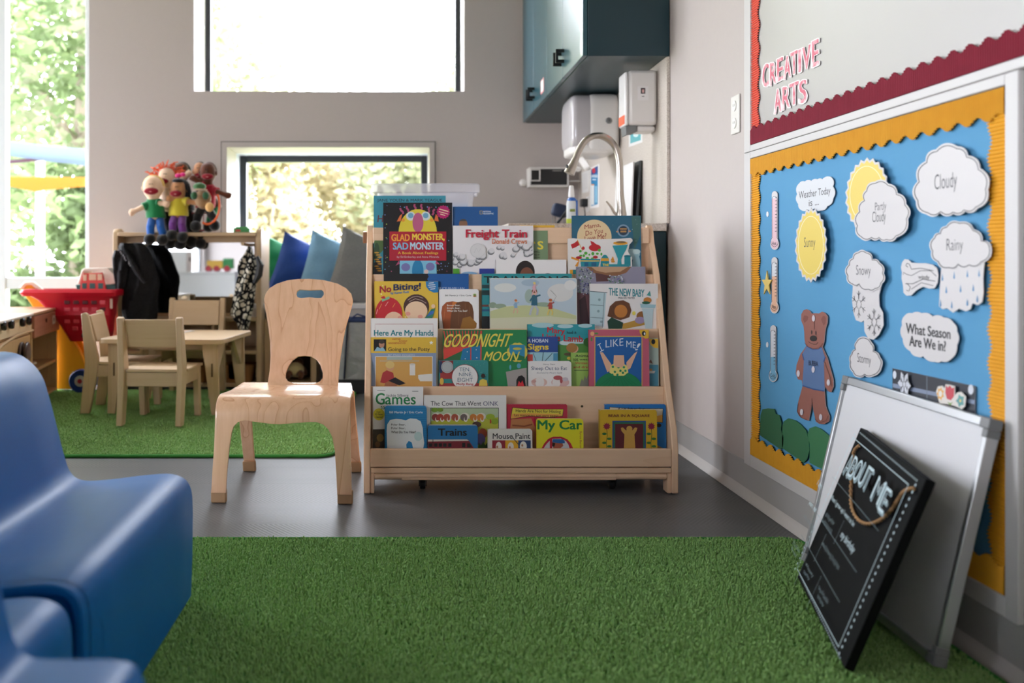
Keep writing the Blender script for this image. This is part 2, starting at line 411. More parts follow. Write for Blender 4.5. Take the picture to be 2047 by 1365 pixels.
BARK = NT('bark', .9, .1); BARK.col(BARK.mixc(BARK.noise(BARK.coord((6, 6, 1)), 3, 4), '#8c7f76', '#b5a89e')); BARK = BARK.m
def tree(label, x, y, h, spread, trunk_h, n, mat, seed, ls=.16):
    r = random.Random(seed); t = thing('tree', label, 'tree', (x, y, -.25), 'trees outside the windows')
    tb = MB(); tb.tube([(x, y, -.25), (x+.05, y, trunk_h*.5), (x-.04, y+.02, trunk_h), (x, y, h*.8)], [.16, .13, .11, .04], BARK, 8)
    for k in range(5):
        a = r.uniform(0, 6.28); z = trunk_h*r.uniform(.6, 1); tb.tube([(x, y, z), (x+cos(a)*spread*.4, y+sin(a)*spread*.4, z+h*.15), (x+cos(a)*spread*.8, y+sin(a)*spread*.8, z+h*.35)], [.07, .045, .015], BARK, 6)
    part('trunk', tb, t)
    cl = [(r.gauss(0, .45)*spread, r.gauss(0, .4)*spread, r.uniform(trunk_h*.55, h)) for _ in range(26)]
    c = MB(); vs = []; fs = []
    for i in range(n):
        q = r.choice(cl); p = V((x+q[0]+r.gauss(0, .26)*spread*.8, y+q[1]+r.gauss(0, .26)*spread*.8, q[2]+r.gauss(0, .16)*h*.5))
        if p.z < -.2: continue
        a = V((r.gauss(0, 1), r.gauss(0, 1), r.gauss(0, .6))).normalized(); b = a.cross(V((r.gauss(0, 1), r.gauss(0, 1), r.gauss(0, 1)))).normalized()
        s = ls*r.uniform(.6, 1.3); o = len(vs); vs += [p-a*s*.6, p+b*s*.3, p+a*s*.6, p-b*s*.3]; fs.append((o, o+1, o+2, o+3))
    c.add(vs, fs, mat); part('crown', c, t, smooth=False)
TL = [('slim light green tree filling the left edge of the tall window', -5.4, 10.5, 5.6, 1.3, 1.6, 5200, 0, 1), ('big green tree behind the white post', -4.6, 13.5, 7.5, 1.9, 2.6, 7500, 0, 2),
      ('olive tree beside the wall edge in the tall window', -3.1, 12.0, 6.4, 1.2, 2.2, 5200, 1, 3), ('pale olive tree at lower left of the high window', -3.5, 16.5, 5.0, 1.5, 1.5, 6000, 1, 4),
      ('yellowing bushy tree behind the green and navy cushions', -2.2, 15.0, 3.0, 1.2, .5, 5000, 2, 5), ('autumn leafed tree at the middle of the seat window', -.9, 17.0, 3.2, 1.4, .6, 5600, 2, 6),
      ('olive bush at the right of the seat window', .4, 16.0, 2.8, 1.2, .4, 4200, 1, 7), ('distant tall green tree left of the white post', -8.2, 19.0, 8.5, 2.4, 2.0, 7000, 0, 8),
      ('low green shrub under the yellow shade sail', -3.9, 11.2, 1.7, .8, .2, 3000, 0, 9), ('thin tree just showing in the right corner of the high window', 1.0, 18.5, 4.7, .7, 2.6, 1500, 1, 10)]
for lb, x, y, h, s, th, n, k, sd in TL: tree(lb, x, y, h, s, th, n, LEAF[k], sd)
def sail(label, col, pts, sag):
    mb = MB(); n = 14; A, B, Cc, D = [V(p) for p in pts]; rows = []
    for i in range(n+1):
        row = []
        for j in range(n+1):
            u, v = i/n, j/n; p = A*(1-u)*(1-v)+B*u*(1-v)+Cc*u*v+D*(1-u)*v
            k = 1-.12*sin(pi*u); c = (A+B+Cc+D)/4; p = c+(p-c)*(1-.10*(sin(pi*u)+sin(pi*v))*.5); p.z -= sag*sin(pi*u)*sin(pi*v); row.append(p)
        rows.append(row)
    mb.ringsurf(rows, col, close=False); return single('shade_sail', mb, label, 'shade sail', 'shade sails over the play yard', solid=.004)
def fab(nm, c):
    t = NT(nm, .8, .2); t.b.inputs['Base Color'].default_value = HX(c); tl = t.n('ShaderNodeBsdfTranslucent'); tl.inputs[0].default_value = HX(c); mx = t.n('ShaderNodeMixShader'); mx.inputs[0].default_value = .5
    t.l(t.b.outputs[0], mx.inputs[1]); t.l(tl.outputs[0], mx.inputs[2]); t.l(mx.outputs[0], t.out.inputs[0]); return t.m
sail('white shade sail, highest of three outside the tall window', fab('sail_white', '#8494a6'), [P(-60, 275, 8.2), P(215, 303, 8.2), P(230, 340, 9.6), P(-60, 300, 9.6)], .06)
sail('yellow shade sail stretched below the white one', fab('sail_yellow', '#c8924a'), [P(-90, 352, 8.6), P(182, 355, 8.6), P(176, 372, 9.8), P(70, 383, 9.4)], .02)
sail('narrow purple shade sail edge between white and yellow sails', fab('sail_purple', '#9a78a8'), [P(-30, 324, 9.0), P(100, 314, 9.0), P(95, 320, 9.6), P(-30, 333, 9.6)], .01)
single('sail_post', MB().tube([P(80, 600, 9.7), P(80, 318, 9.7)], .045, paint('#95979c', .4), 14), 'pale steel post holding the shade sails outside', 'post')
# ---------------------------------------------------------------- right wall: outlet
Yo = 1.05*F/(1472.5-U0); zo = EYE+(V0-229)*Yo/F
o = thing('wall_outlet', 'white electrical outlet on the wall left of the pinboards', 'outlet', (XW, Yo, zo))
part('cover_plate', MB().box(XW-.006, XW-.0005, Yo-.036, Yo+.036, zo-.06, zo+.06, paint('#dedbd6', .35)), o, bevel=.003)
for dz in (-.027, .027):
    rc = MB(); rc.lathe([(.0165, -.009), (.0165, -.006), (.0165, -.0055)], (XW, Yo, zo+dz), paint('#e8e5e0', .35), 20, 'x')
    for dy in (-.006, .006): rc.box(XW-.0094, XW-.0088, Yo+dy-.001, Yo+dy+.001, zo+dz-.002, zo+dz+.006, paint('#222222'))
    part('socket', rc, o)
# ================================================================== BOOK DISPLAY RACK
XL, XR = -.095, .828
bk = thing('book_display_rack', 'tiered maple book display rack full of picture books', 'bookcase', (.365, 3.0, 0))
side = [(2.845, .004), (2.845, .14), (2.86, .2), (2.925, .322), (3.05, .67), (3.113, .775), (3.125, .812), (3.135, .829), (3.148, .836), (3.158, .834), (3.165, .825), (3.165, .004), (3.12, .004), (3.10, .04), (2.93, .04), (2.905, .004)]
for x in (XL-.02, XR): part('side_panel', MB().prism([(x, y, z) for y, z in side], (.02, 0, 0), MAPLE_V), bk, bevel=.003)
LY = [3.06, 2.995, 2.935, 2.845]; LV = [548.5, 657.5, 772.5, 897.5]; BACKY = 3.12
def zv(v, Y): return EYE+(V0-v)*Y/F
LZ = [zv(v, y) for v, y in zip(LV, LY)]; LEDGE = [LZ[0]-.06, LZ[1]-.06, LZ[2]-.06, .085]
for i in range(3): part('tier_panel', MB().box(XL, XR, LY[i], LY[i]+.01, LEDGE[i+1] if i < 2 else .06, LZ[i], MAPLE), bk, bevel=.0015)
part('back_panel', MB().box(XL, XR, BACKY, BACKY+.012, .06, zv(456, BACKY)-.03, MAPLE), bk)
part('top_rail', MB().box(XL, XR, BACKY-.014, BACKY+.014, zv(487, BACKY), zv(455, BACKY), MAPLE), bk, bevel=.003)
nxt = [BACKY, LY[0], LY[1], LY[2]]
for i in range(4): part('ledge', MB().box(XL, XR, LY[i]+(.01 if i < 3 else .016), nxt[i], LEDGE[i]-.01, LEDGE[i], MAPLE), bk)
part('front_rail', MB().box(XL, XR, 2.845, 2.861, zv(934, 2.845), LZ[3], MAPLE), bk, bevel=.003)
part('base_rail', MB().box(XL, XR, 2.848, 2.87, zv(946, 2.85), zv(935, 2.85), MAPLE), bk, bevel=.003)
kb = MB().tube([(XL+.012, 2.862, .055), (XR-.012, 2.862, .055)], .0115, MAPLE, 14); kb.box(.0, .66, 2.852, 2.874, .043, .0665, MAPLE)
part('foot_bar', kb, bk, bevel=.003)
for x in (XL, XR-.012): part('foot_block', MB().box(x, x+.012, 2.852, 2.90, .003, .066, MAPLE_V), bk, bevel=.002)
for x in (.067, .66):
    c = part('caster', MB().box(x-.015, x+.015, 2.90, 2.935, .037, .044, paint('#8a7440', .3, .9)).box(x-.012, x-.009, 2.905, 2.93, .012, .04, paint('#1a1a1a')).box(x+.009, x+.012, 2.905, 2.93, .012, .04, paint('#1a1a1a')), bk)
    part('wheel', MB().lathe([(.004, -.008), (.016, -.008), (.0175, -.005), (.0175, .005), (.016, .008), (.004, .008)], (x, 2.918, .018), paint('#111111', .5), 20, 'x'), c)
sx, sz = (1164-U0)*2.93/F, zv(812, 2.935)
part('bolt', MB().lathe([(.001, -.0015), (.0035, -.0015), (.004, 0)], (sx, 2.935, sz), paint('#5a5044', .3, .8), 14, 'y'), bk)
part('knob', MB().lathe([(.004, 0), (.008, .002), (.008, .008), (.005, .012), (.001, .013)], (XL-.034, 3.14, .795), paint('#8a5a38', .5), 14, 'x').box(XL-.034, XL-.02, 3.125, 3.158, .775, .812, paint('#8a5a38', .5)), bk, bevel=.004)

# ================================================================== BOOKS
PAGES = paint('#e4ded2', .7)
LEAN = .045
def book(tier, layer, rect, col, label, art, th=.006, rad=0, board=False, shape=None, spine=None, roll=0, gap=.009):
    u0, v0, u1, v1 = rect; i = tier-1; n = V((0, -1, LEAN)).normalized(); up = V((0, LEAN, 1)).normalized(); ex = V((1, 0, 0))
    y = LY[i]+(.011 if i < 3 else .017)+.0015+layer*gap
    A = Art((0, y, LZ[i]), n); A.k = 0
    tl, tr = A.pt(u0, v0), A.pt(u1, v0)
    lft = A.pt(u0, LV[i]); rgt = A.pt(u1, LV[i])
    bot = V((tl.x, y-(LZ[i]-LEDGE[i])*LEAN, LEDGE[i]+.001)); w_, h_ = tr.x-tl.x, (tl-bot).length
    t = thing('board_book' if board else 'picture_book', label, 'book', bot, 'books in the display rack')
    cm = paint(col, .38, 0, .5, .15); mb = MB()
    if shape: out = [A.pt(*p) for p in shape]
    else: out = [bot+ex*a+up*b for a, b in rrect(w_, h_, rad)]
    k = .0012
    mb.prism(out, -n*k, cm); mb.prism([p-n*(th-k) for p in out], -n*k, cm)
    mb.obox(bot, up*h_, ex*.0015, -n*th, paint(spine, .4) if spine else cm)
    A.k = 1; A.draw(art); 
    o = len(mb.v); mb.v += A.mb.v
    ks = [mb.m(m_) for m_ in A.mb.mats]
    for f_, m_ in zip(A.mb.f, A.mb.mi): mb.f.append([q+o for q in f_]); mb.mi.append(ks[m_])
    part('cover', mb, t, smooth=False)
    ins = .0004 if board else .002
    if shape: pg = MB().prism([p-n*k for p in out], -n*(th-2*k), PAGES)
    else: pg = MB().prism([bot-n*k+ex*a+up*b for a, b in [(q[0]+.0015+(0 if not board else 0), q[1]) for q in rrect(w_-.0015-ins, h_-ins, rad)]], -n*(th-2*k), PAGES)
    part('pages', pg, t, smooth=False)
    return t
def dots(n, box, cols, r0, r1, seed, excl=()):
    r = random.Random(seed); o = []
    while len(o) < n:
        u, v = r.uniform(box[0], box[2]), r.uniform(box[1], box[3])
        if any(a < u < c and b < v < d for a, b, c, d in excl): continue
        q = r.uniform(r0, r1); o.append(('e', u, v, q, q, r.choice(cols), 8))
    return o
def cloudshape(cu, cv, ru, rv, nb, slope=0, amp=.16, ph=0, k=8):
    pts = []
    for i in range(nb):
        for j in range(k):
            a = 2*pi*(i+j/k)/nb+ph; q = 1+amp*(sin(pi*j/k)-.5); du, dv = ru*q*cos(a), rv*q*sin(a); pts.append((cu+du, cv+dv+slope*du))
    return pts
D = '#1b1b1f'; WH = '#ece8e4'
def clip(pts, lim, side=1):   # keep points above (smaller v than) lim
    return [(u, min(v, lim)) for u, v in pts]
def ellp(cu, cv, ru, rv, n=26): return [(cu+ru*cos(2*pi*i/n), cv+rv*sin(2*pi*i/n)) for i in range(n)]
def dome(cu, cv, ru, rv, lim, col): return ('p', clip(ellp(cu, cv, ru, rv), lim), col)
# ---- top tier
book(1, 3.2, (747, 391, 891, 548), '#3a92a6', 'tall teal picture book at the rack\'s top left, with authors\' names along its top', [
    ('t', 'JANE YOLEN & MARK TEAGUE', 754, 397.5, 884, 404.5, '#22323a', .015), ('t', 'H', 755, 430, 766, 444, '#6a3a42', .03, {'shear': .1}),
    ('e', 756, 470, 9, 13, '#3d5a34'), ('e', 758, 488, 10, 18, '#4f6a38'), ('e', 753, 505, 6, 20, '#2f4a2c'), ('p', [(748, 525), (762, 515), (764, 548), (748, 548)], '#30333a')]
    +[('e', 753+i % 3*3, 505+i*4.5, 5, 1.6, '#c8963a', 10) for i in range(9)])
hair = lambda u, v, du: ('l', [(u, v), (u+du*.3+1.2, v-4), (u+du*.6-1.2, v-8), (u+du, v-12)], 4, '#b04c72')
book(1, 2, (766, 405, 904, 548), '#0d0d12', 'black picture book with a yellow dome, pink oval and crimson title box', 
    dots(34, (769, 410, 900, 546), ['#7d8fd0', '#c8d860', '#b04c72', '#6aa8d8'], .7, 1.3, 3, [(775, 415, 895, 525), (795, 520, 875, 548)])+
    [hair(816, 424, -3), hair(830, 420, -1), hair(842, 420, 1), hair(856, 426, 3), hair(806, 428, -6), hair(864, 430, 5),
    ('p', [(800, 430), (804, 428), (801, 442), (793, 443)], '#e07038'), ('p', [(871, 428), (875, 432), (877, 443), (868, 441)], '#e07038'),
    dome(835, 466, 38.5, 48, 520, '#e2cc3a'), ('e', 821, 432, 9, 9, '#d4dbd8'), ('e', 851, 432, 9, 9, '#d4dbd8'), ('e', 821, 431, 5.5, 5.5, '#6fa6c4'), ('e', 851, 431, 5.5, 5.5, '#6fa6c4'),
    ('e', 806, 440, 3.5, 3.5, '#e89a30'), ('e', 863, 440, 3.5, 3.5, '#e89a30'),
    ('e', 835.5, 445, 11, 20, '#bf5d82'), ('p', [(799, 521), (872, 521), (873, 548), (799, 548)], '#7fc0d8'),
    ('e', 811, 534, 9, 8, '#7878ac'), ('e', 860, 533, 9, 8, '#7878ac'), ('p', clip(ellp(835, 541, 11.5, 22), 548), '#1f7fae'), ('e', 852, 543, 4.5, 4.5, '#dcc4bc'),
    ('p', [(797, 521), (791, 531), (799, 527)], '#b04c72'), ('p', [(872, 521), (880, 529), (870, 527)], '#b04c72'),
    ('r', 778.5, 463, 892, 521, '#b0142e'), ('t', 'GLAD', 782.5, 468, 819, 482, '#eda03a', .05), ('t', 'MONSTER,', 824, 467, 888.5, 482, '#f0d048', .05),
    ('t', 'SAD', 785.5, 485, 816, 499, '#7cb8d8', .05), ('t', 'MONSTER', 820, 484.5, 887, 499, '#b8d4e4', .05),
    ('t', 'A Book About Feelings', 795.5, 503, 876, 509.5, '#f0c840', .01), ('t', 'by Ed Emberley and Anne Miranda', 793.5, 511.5, 877.5, 516.5, '#d8c4c8', .003),
    ('p', [(886+(12 if i % 2 else 14)*cos(pi*i/16), 424+(12 if i % 2 else 14)*sin(pi*i/16)) for i in range(32)], '#b81868'),
    ('l', [(878, 418), (896, 423)], 2, '#f0d8b0'), ('l', [(877, 423), (895, 428)], 1.6, '#f0d8b0'), ('l', [(880, 428), (890, 431)], 1.6, '#f0d8b0')], th=.008)
book(1, 3.2, (905, 413, 995, 548), '#155694', 'blue picture book with a small yellow rectangle emblem at upper right', [
    ('l', [(959.5, 421.5), (964, 421.5), (964, 428), (959.5, 428)], 1, '#d8b84a', True), ('t', 'NATIONAL', 966, 421.3, 982, 424.4, '#e8eef4', .02), ('t', 'GEOGRAPHIC', 966, 425.4, 987, 428.5, '#e8eef4', .02),
    ('e', 926, 448, 8.5, 10, '#8a6248'), ('p', clip(ellp(926, 446, 8.5, 8.5), 442), '#4a4646')])
cl = []
r_ = random.Random(5)
for i in range(30):
    u, v = r_.uniform(908, 1062), 0; v = 522+r_.uniform(-14, 10)-(u-908)*.16; q = r_.uniform(4, 8)
    cl += [('e', u+1, v+1.5, q*1.1, q*.9, '#6d6d70', 14), ('e', u+1.5, v, q*1.0, q*.85, '#a9a8aa', 14), ('e', u+2.5, v-1.5, q*.9, q*.8, '#dcd9da', 14)]
book(1, 1, (905, 451, 1066, 548), '#ebe6e6', 'wide pale picture book with a red title and grey clouds of smoke', cl+[
    ('t', 'Freight Train', 931, 459, 1053, 480, '#c2203a', .045), ('t', 'Donald Crews', 983, 477.5, 1053, 487.5, '#d86c28', .02), ('e', 955, 501, 16, 15, '#dcd9d8', 28), ('o', 955, 501, 14.5, 13.5, .7, '#c4c2c1'), ('l', [(948, 505), (952, 496), (956, 504), (961, 497)], .8, '#c4c2c1'),
    ('r', 905.5, 537, 918, 548, '#4c9a2e'), ('r', 958, 537, 988, 548, '#22388c'), ('p', clip(ellp(938, 548, 16, 5), 548), '#84aed0')])
book(1, 0, (991, 519, 1132, 548), '#ece8e6', 'white picture book low in the top tier with a dark haired child\'s head', [dome(1050, 544, 19, 23, 548, '#241a18'), ('p', clip(ellp(1053, 552, 14, 18), 548), '#7a4a36'), ('p', clip(ellp(1095, 551, 9, 5), 548), '#6b5648')])
book(1, 3, (998, 458, 1095, 548), '#78906a', 'sage green picture book peeking out right of the pale smoke book', [('t', "S", 1074.5, 482, 1086, 498.5, '#e6d24a', .05), ('l', [(1068, 483), (1069, 487)], 2, '#e6d24a'),
    ('t', 'RWELL', 1067, 501.5, 1079.5, 505, '#20241c', .02), ('t', 'TED BY', 1067, 507.5, 1079.5, 511, '#20241c', .02), ('t', 'EMORE', 1067, 513, 1079.5, 516, '#20241c', .02)])
MC1 = [('t', 'Mama,', 1168.5, 447, 1201, 457, '#a03430', .006, -.16), ('t', 'Do You', 1170.5, 459, 1205, 468.5, '#a03430', .006, -.16), ('t', 'Love Me?', 1168.5, 469, 1212, 480, '#a03430', .006, -.16)]
MC1 = [it[:-1]+({'slope': -.16},) for it in MC1]
book(1, 2.4, (1143, 431, 1281, 548), '#1f627c', 'deep teal picture book with a cream moon and slanted red title', [
    ('p', [(1262, 432), (1280, 432), (1280, 470), (1268, 500)], '#3d6a66'), ('e', 1188, 474, 34.5, 35, '#e6cc9e', 40)]+MC1+[
    ('o', 1246, 461, 11, 11, 3, '#7c98b0'), ('e', 1246, 461, 9, 9, '#26384a'), ('r', 1239, 456, 1253, 459, '#b88a50'), ('r', 1240, 461, 1252, 464.5, '#b88a50'), ('e', 1234, 463, 2.5, 1.5, '#c89068'), ('e', 1258.5, 462, 2.5, 1.5, '#c89068'),
    ('e', 1262, 508, 17, 11, '#9fc0c4'), ('e', 1272, 530, 8, 24, '#8fb4bc'), ('e', 1272, 503, 8, 5, '#b8d0d0')]+dots(10, (1215, 436, 1278, 495), ['#a8c4cc'], .4, .7, 9))
gs = '#55a83a'; tl_ = '#1f8a94'
book(1, 0, (1135, 477, 1266, 548), '#e6e1dc', 'die-cut board book with a teal funnel and green spots on white', [
    ('p', [(1141, 489), (1149, 485), (1155, 480), (1158, 490), (1151, 494), (1144, 497)], '#c2242c'), ('l', [(1154, 479), (1165, 502)], 1.3, '#d8a030'), ('e', 1166, 496, 3, 3.5, '#c2242c'), ('e', 1189, 495, 12, 7, '#c2242c'), ('p', [(1180, 481), (1187, 484), (1194, 490), (1182, 489)], '#c2242c')]+
    [('e', u, v, a, b, gs, 12) for u, v, a, b in ((1160, 502, 3, 2.5), (1171, 506, 3.5, 3), (1185, 507, 3, 3.5), (1198, 500, 3, 3), (1178, 509, 2, 2), (1167, 511, 2.5, 3), (1161, 511, 3, 2), (1184, 517, 3, 2.5), (1174, 516, 3.5, 2.5), (1194, 507, 3, 2.2), (1202, 508, 2, 3))]+[
    ('p', [(1142, 513), (1158, 518), (1157, 522), (1142, 517)], '#e09028'), ('e', 1157, 515, 6, 3, '#b4222c'), ('e', 1190, 514, 5, 3, '#b4222c'), ('p', [(1154, 524), (1158, 520), (1155, 533), (1149, 532)], '#e09028'),
    ('p', [(1160, 517), (1200, 518), (1196, 533), (1161, 533)], tl_), ('r', 1158, 520.5, 1198, 522.5, '#e4b840'), ('r', 1168, 524, 1176, 532, '#1d6080'), ('r', 1182, 524, 1192, 532, '#1d6080'),
    ('p', clip(ellp(1209, 526, 8.5, 17), 533), tl_), ('r', 1201, 516, 1217, 522, '#e0a030'), ('p', [(1225, 512), (1228, 521), (1220, 521)], '#d8902c'), ('e', 1225, 523, 4, 2, '#d8902c'),
    ('p', [(1224, 491), (1255, 489), (1252, 498), (1245, 510), (1241, 519), (1243, 533), (1233, 533), (1235, 518), (1230, 505)], '#2a96a0'), ('e', 1240, 486, 14.5, 3.6, '#e0a02c'), ('e', 1241, 484, 10, 2.2, '#7a6038'),
    ('r', 1248, 512, 1260, 531, tl_), ('e', 1254, 512, 7, 2.2, '#17707c'), ('r', 1200, 528, 1258, 533, '#2a8f98'), ('t', 'THE', 1204.5, 527, 1217, 532, '#f0d040', .06), ('r', 1139, 539, 1145, 548, '#e0a02c'), ('r', 1145, 539, 1152, 548, '#1f7f80')],
    board=True, shape=[(1135, 477), (1145, 476), (1158, 477.5), (1200, 478), (1240, 477), (1260, 475.5), (1264, 478), (1264.5, 482), (1258, 489), (1257, 496), (1255, 502), (1259, 509), (1263, 514), (1264, 560), (1137, 560)])
# ---- second tier
book(2, 3.2, (767, 547, 937, 657), '#0c0d12', 'black and blue picture book behind the yellow dotted one', [('p', [(855, 547.5), (937, 547.5), (937, 657), (856, 657), (859, 640), (854, 620), (858, 600), (853, 575), (858, 566), (854, 558), (857, 553)], '#17589a'), ('t', 'BRUCE McMILLAN', 872, 574, 928, 579, '#b8c8e0', .01)])
book(2, 2, (748, 562, 876, 657), '#e4bb40', 'yellow picture book with white dots, two round child faces and a blue corner spot', dots(26, (752, 566, 872, 655), ['#f2e2b0'], 1.1, 1.5, 8)+[
    ('p', [(851, 562.3), (876, 562.3), (876, 584), (868, 585), (858, 581), (852, 573)], '#2379b4'),
    ('l', [(857, 566), (867, 565)], 1.6, WH), ('l', [(855, 570), (870, 569)], 1.6, WH), ('l', [(857, 574), (871, 573)], 1.6, WH), ('l', [(860, 578), (870, 577)], 1.6, WH),
    ('t', 'No', 759, 571, 782, 584.5, '#a81e30', .05, {'slope': -.08}), ('t', 'Biting!', 786.5, 566.5, 841, 583, '#232a54', .045, {'slope': -.06}), ('t', 'by Karen Katz', 781, 582, 817.5, 588.5, '#2379b4', .02, {'slope': -.07}),
    ('e', 832, 613, 25.5, 25, '#4a2c28'), ('e', 832, 622, 22.5, 20, '#efcca8'), ('l', [(815, 600), (824, 594), (834, 592), (846, 596)], .8, '#d8c0b0'), ('l', [(818, 603), (830, 597), (842, 600), (852, 606)], .8, '#d8c0b0'),
    ('e', 777, 627, 27, 33, '#c4242e'), ('e', 787, 643, 19, 20, '#efc8a4'), ('p', [(763, 598), (778, 592), (779, 597), (764, 603)], '#7fb890'), ('p', [(761, 594), (768, 591), (771, 597), (765, 597)], '#c4242e'),
    ('l', [(758, 618), (763, 607)], .9, '#e8a050'), ('l', [(770, 612), (776, 603)], .9, '#f0b8b0'), ('l', [(752, 628), (755, 618)], .9, '#f0b8b0'), ('l', [(785, 614), (790, 606)], .9, '#e8a050'),
    ('e', 815.5, 627, 5, 4, '#e8a08c'), ('e', 840, 633, 5, 4, '#e8a08c'), ('e', 800, 635, 5, 4, '#e8a08c'), ('p', [(862, 618), (870, 616), (863, 640), (846, 640)], '#2f7d62'), ('p', [(860, 622), (868, 621), (866, 627), (853, 633)], '#3a6ab0'), ('e', 866, 612, 4, 4, '#efcca8'), ('e', 827, 638, 2, 1.2, '#a02828')])
book(2, 2, (877.5, 578, 957, 657), '#eeeae8', 'white board book with a brown wood-grain mound and small emblem', [
    ('t', 'Bill Martin Jr / Eric Carle', 890, 589, 942, 592.8, D, .02), ('e', 949, 590, 4.6, 4.6, '#e8e4d0'), ('e', 949, 589.5, 3, 2.4, '#7a9a4a'), ('e', 949, 592, 3.4, 1.3, '#a8542c'),
    ('p', [(882, 625), (884, 612), (892, 604), (905, 602), (915, 604), (926, 602), (937, 603), (944, 610), (947, 625), (947, 657), (886, 657)], '#6e4428'), ('p', [(882, 625), (884, 612), (892, 604), (905, 602), (914, 604), (904, 616), (901, 635), (900, 657), (888, 657)], '#a8562e'),
    ('p', [(914, 604), (905, 603), (901, 625), (906, 612)], '#d87f3c'), ('p', [(920, 657), (925, 636), (940, 632), (953, 646), (952, 655), (948, 657)], '#9a6a2a'), ('l', [(930, 606), (931, 632)], .7, '#8a5c38'), ('l', [(938, 608), (939, 628)], .7, '#8a5c38'), ('l', [(918, 620), (916, 650)], .7, '#8a5c38'), ('l', [(890, 612), (887, 640)], .7, '#c87848'),
    ('t', 'Brown Bear,', 893.5, 608.6, 920, 612.5, '#ece4da', .03), ('t', 'Brown Bear,', 893.5, 614, 920, 617.8, '#ece4da', .03), ('t', 'What Do You See?', 893.5, 619.3, 934, 623.2, '#ece4da', .03)], th=.012, rad=.008, board=True)
book(2, 3.2, (963, 547, 1143, 657), '#1e8a90', 'teal picture book with a black title, mostly covered by the pale watercolour one', 
     [('t', 'TRAIN SONG', 967, 552, 1137, 566, '#10161a', .02), ('r', 963.5, 569, 979, 576, '#224044'), ('r', 963.5, 580, 979, 590, '#1d3a3c'), ('r', 963.5, 609, 979, 613, '#6a3a30'), ('r', 963.5, 618, 979, 622, '#2a5a80'), ('r', 963.5, 632, 979, 657, '#12181c')])
def kid(u, v, s, hairc, topc, legc, lean=0):
    return [('l', [(u-1*s, v+6*s), (u-4*s, v+12*s), (u-5*s, v+17*s)], 2.4*s, legc), ('l', [(u+1*s, v+6*s), (u+4*s, v+11*s), (u+3*s, v+17*s)], 2.4*s, legc), ('p', [(u-2.6*s, v-6*s), (u+2.8*s, v-6*s), (u+3.6*s, v+6*s), (u-3.6*s, v+6*s)], topc),
            ('l', [(u+1.5*s, v-4*s), (u+7*s, v-6*s)], 1.8*s, topc), ('l', [(u-1.5*s, v-4*s), (u-5*s, v+1*s)], 1.8*s, topc), ('e', u+.6*s, v-9*s, 2.8*s, 3*s, '#e0b494', 12), ('e', u, v-10.4*s, 3.1*s, 2.4*s, hairc, 12)]
book(2, 1, (979, 556, 1153, 657), '#d6d8cf', 'pale watercolour board book of people walking over a grassy hill', [
    ('p', [(980, 557), (1152, 557), (1152, 630), (1110, 618), (1060, 610), (980, 612)], '#b9c8d2'), ('e', 1010, 575, 22, 9, '#dadbd6'), ('e', 1120, 585, 26, 18, '#d8d6d2'), ('e', 1060, 565, 18, 7, '#a4b8c8'), ('e', 1140, 570, 12, 10, '#e0deda'),
    ('e', 985, 610, 8, 6, '#8a9c86'), ('e', 1000, 612, 12, 5, '#93a48c'), ('e', 1058, 592, 9, 14, '#a2b4a8'), ('e', 1085, 612, 20, 8, '#93a690'), ('p', [(980, 622), (1010, 613), (1050, 610), (1100, 614), (1152, 631), (1152, 640), (1100, 636), (980, 640)], '#c5c894'), ('p', [(980, 636), (1100, 632), (1152, 638), (1152, 657), (980, 657)], '#d4d2b4')]+
    kid(1031, 610, .95, '#c8743a', '#8fb0c8', '#d8b094')+kid(1068, 600, 1.75, '#8a5a38', '#2f6478', '#b8bcc4')+kid(1068, 575, .9, '#e0cc7a', '#dca8b0', '#dca8b0')+kid(1100, 611, 1.1, '#b8602c', '#b04a3c', '#e2c86a')+[('l', [(1106, 603), (1112, 592), (1100, 580)], .5, '#50504a')], th=.012, rad=.006, board=True)
book(2, 3, (1152, 533, 1290, 657), '#8f8a9c', 'photo covered picture book of a straw hat over a flowered shawl', [
    ('p', [(1153, 534), (1180, 534), (1180, 590), (1153, 590)], '#8a8c96'), ('p', [(1153, 584), (1180, 588), (1184, 657), (1153, 657)], '#6a4448'), ('p', [(1158, 600), (1170, 590), (1180, 657), (1160, 657)], '#3a2228'), ('p', [(1172, 533.5), (1262, 533.5), (1252, 545), (1235, 551), (1205, 551), (1186, 545)], '#8c6040'), ('p', [(1182, 533.5), (1255, 533.5), (1240, 543), (1210, 545), (1192, 541)], '#c09a78'), ('p', [(1190, 545), (1222, 552), (1215, 562), (1192, 563)], '#5c3838')]+
    dots(90, (1154, 536, 1186, 588), ['#c8ccd4', '#6a6aa0', '#4a7a4a', '#a8a8b8', '#3f3f68'], .8, 1.8, 12)+dots(40, (1215, 551, 1250, 566), ['#c8ccd4', '#6a6aa0', '#4a7a4a'], .8, 1.6, 13))
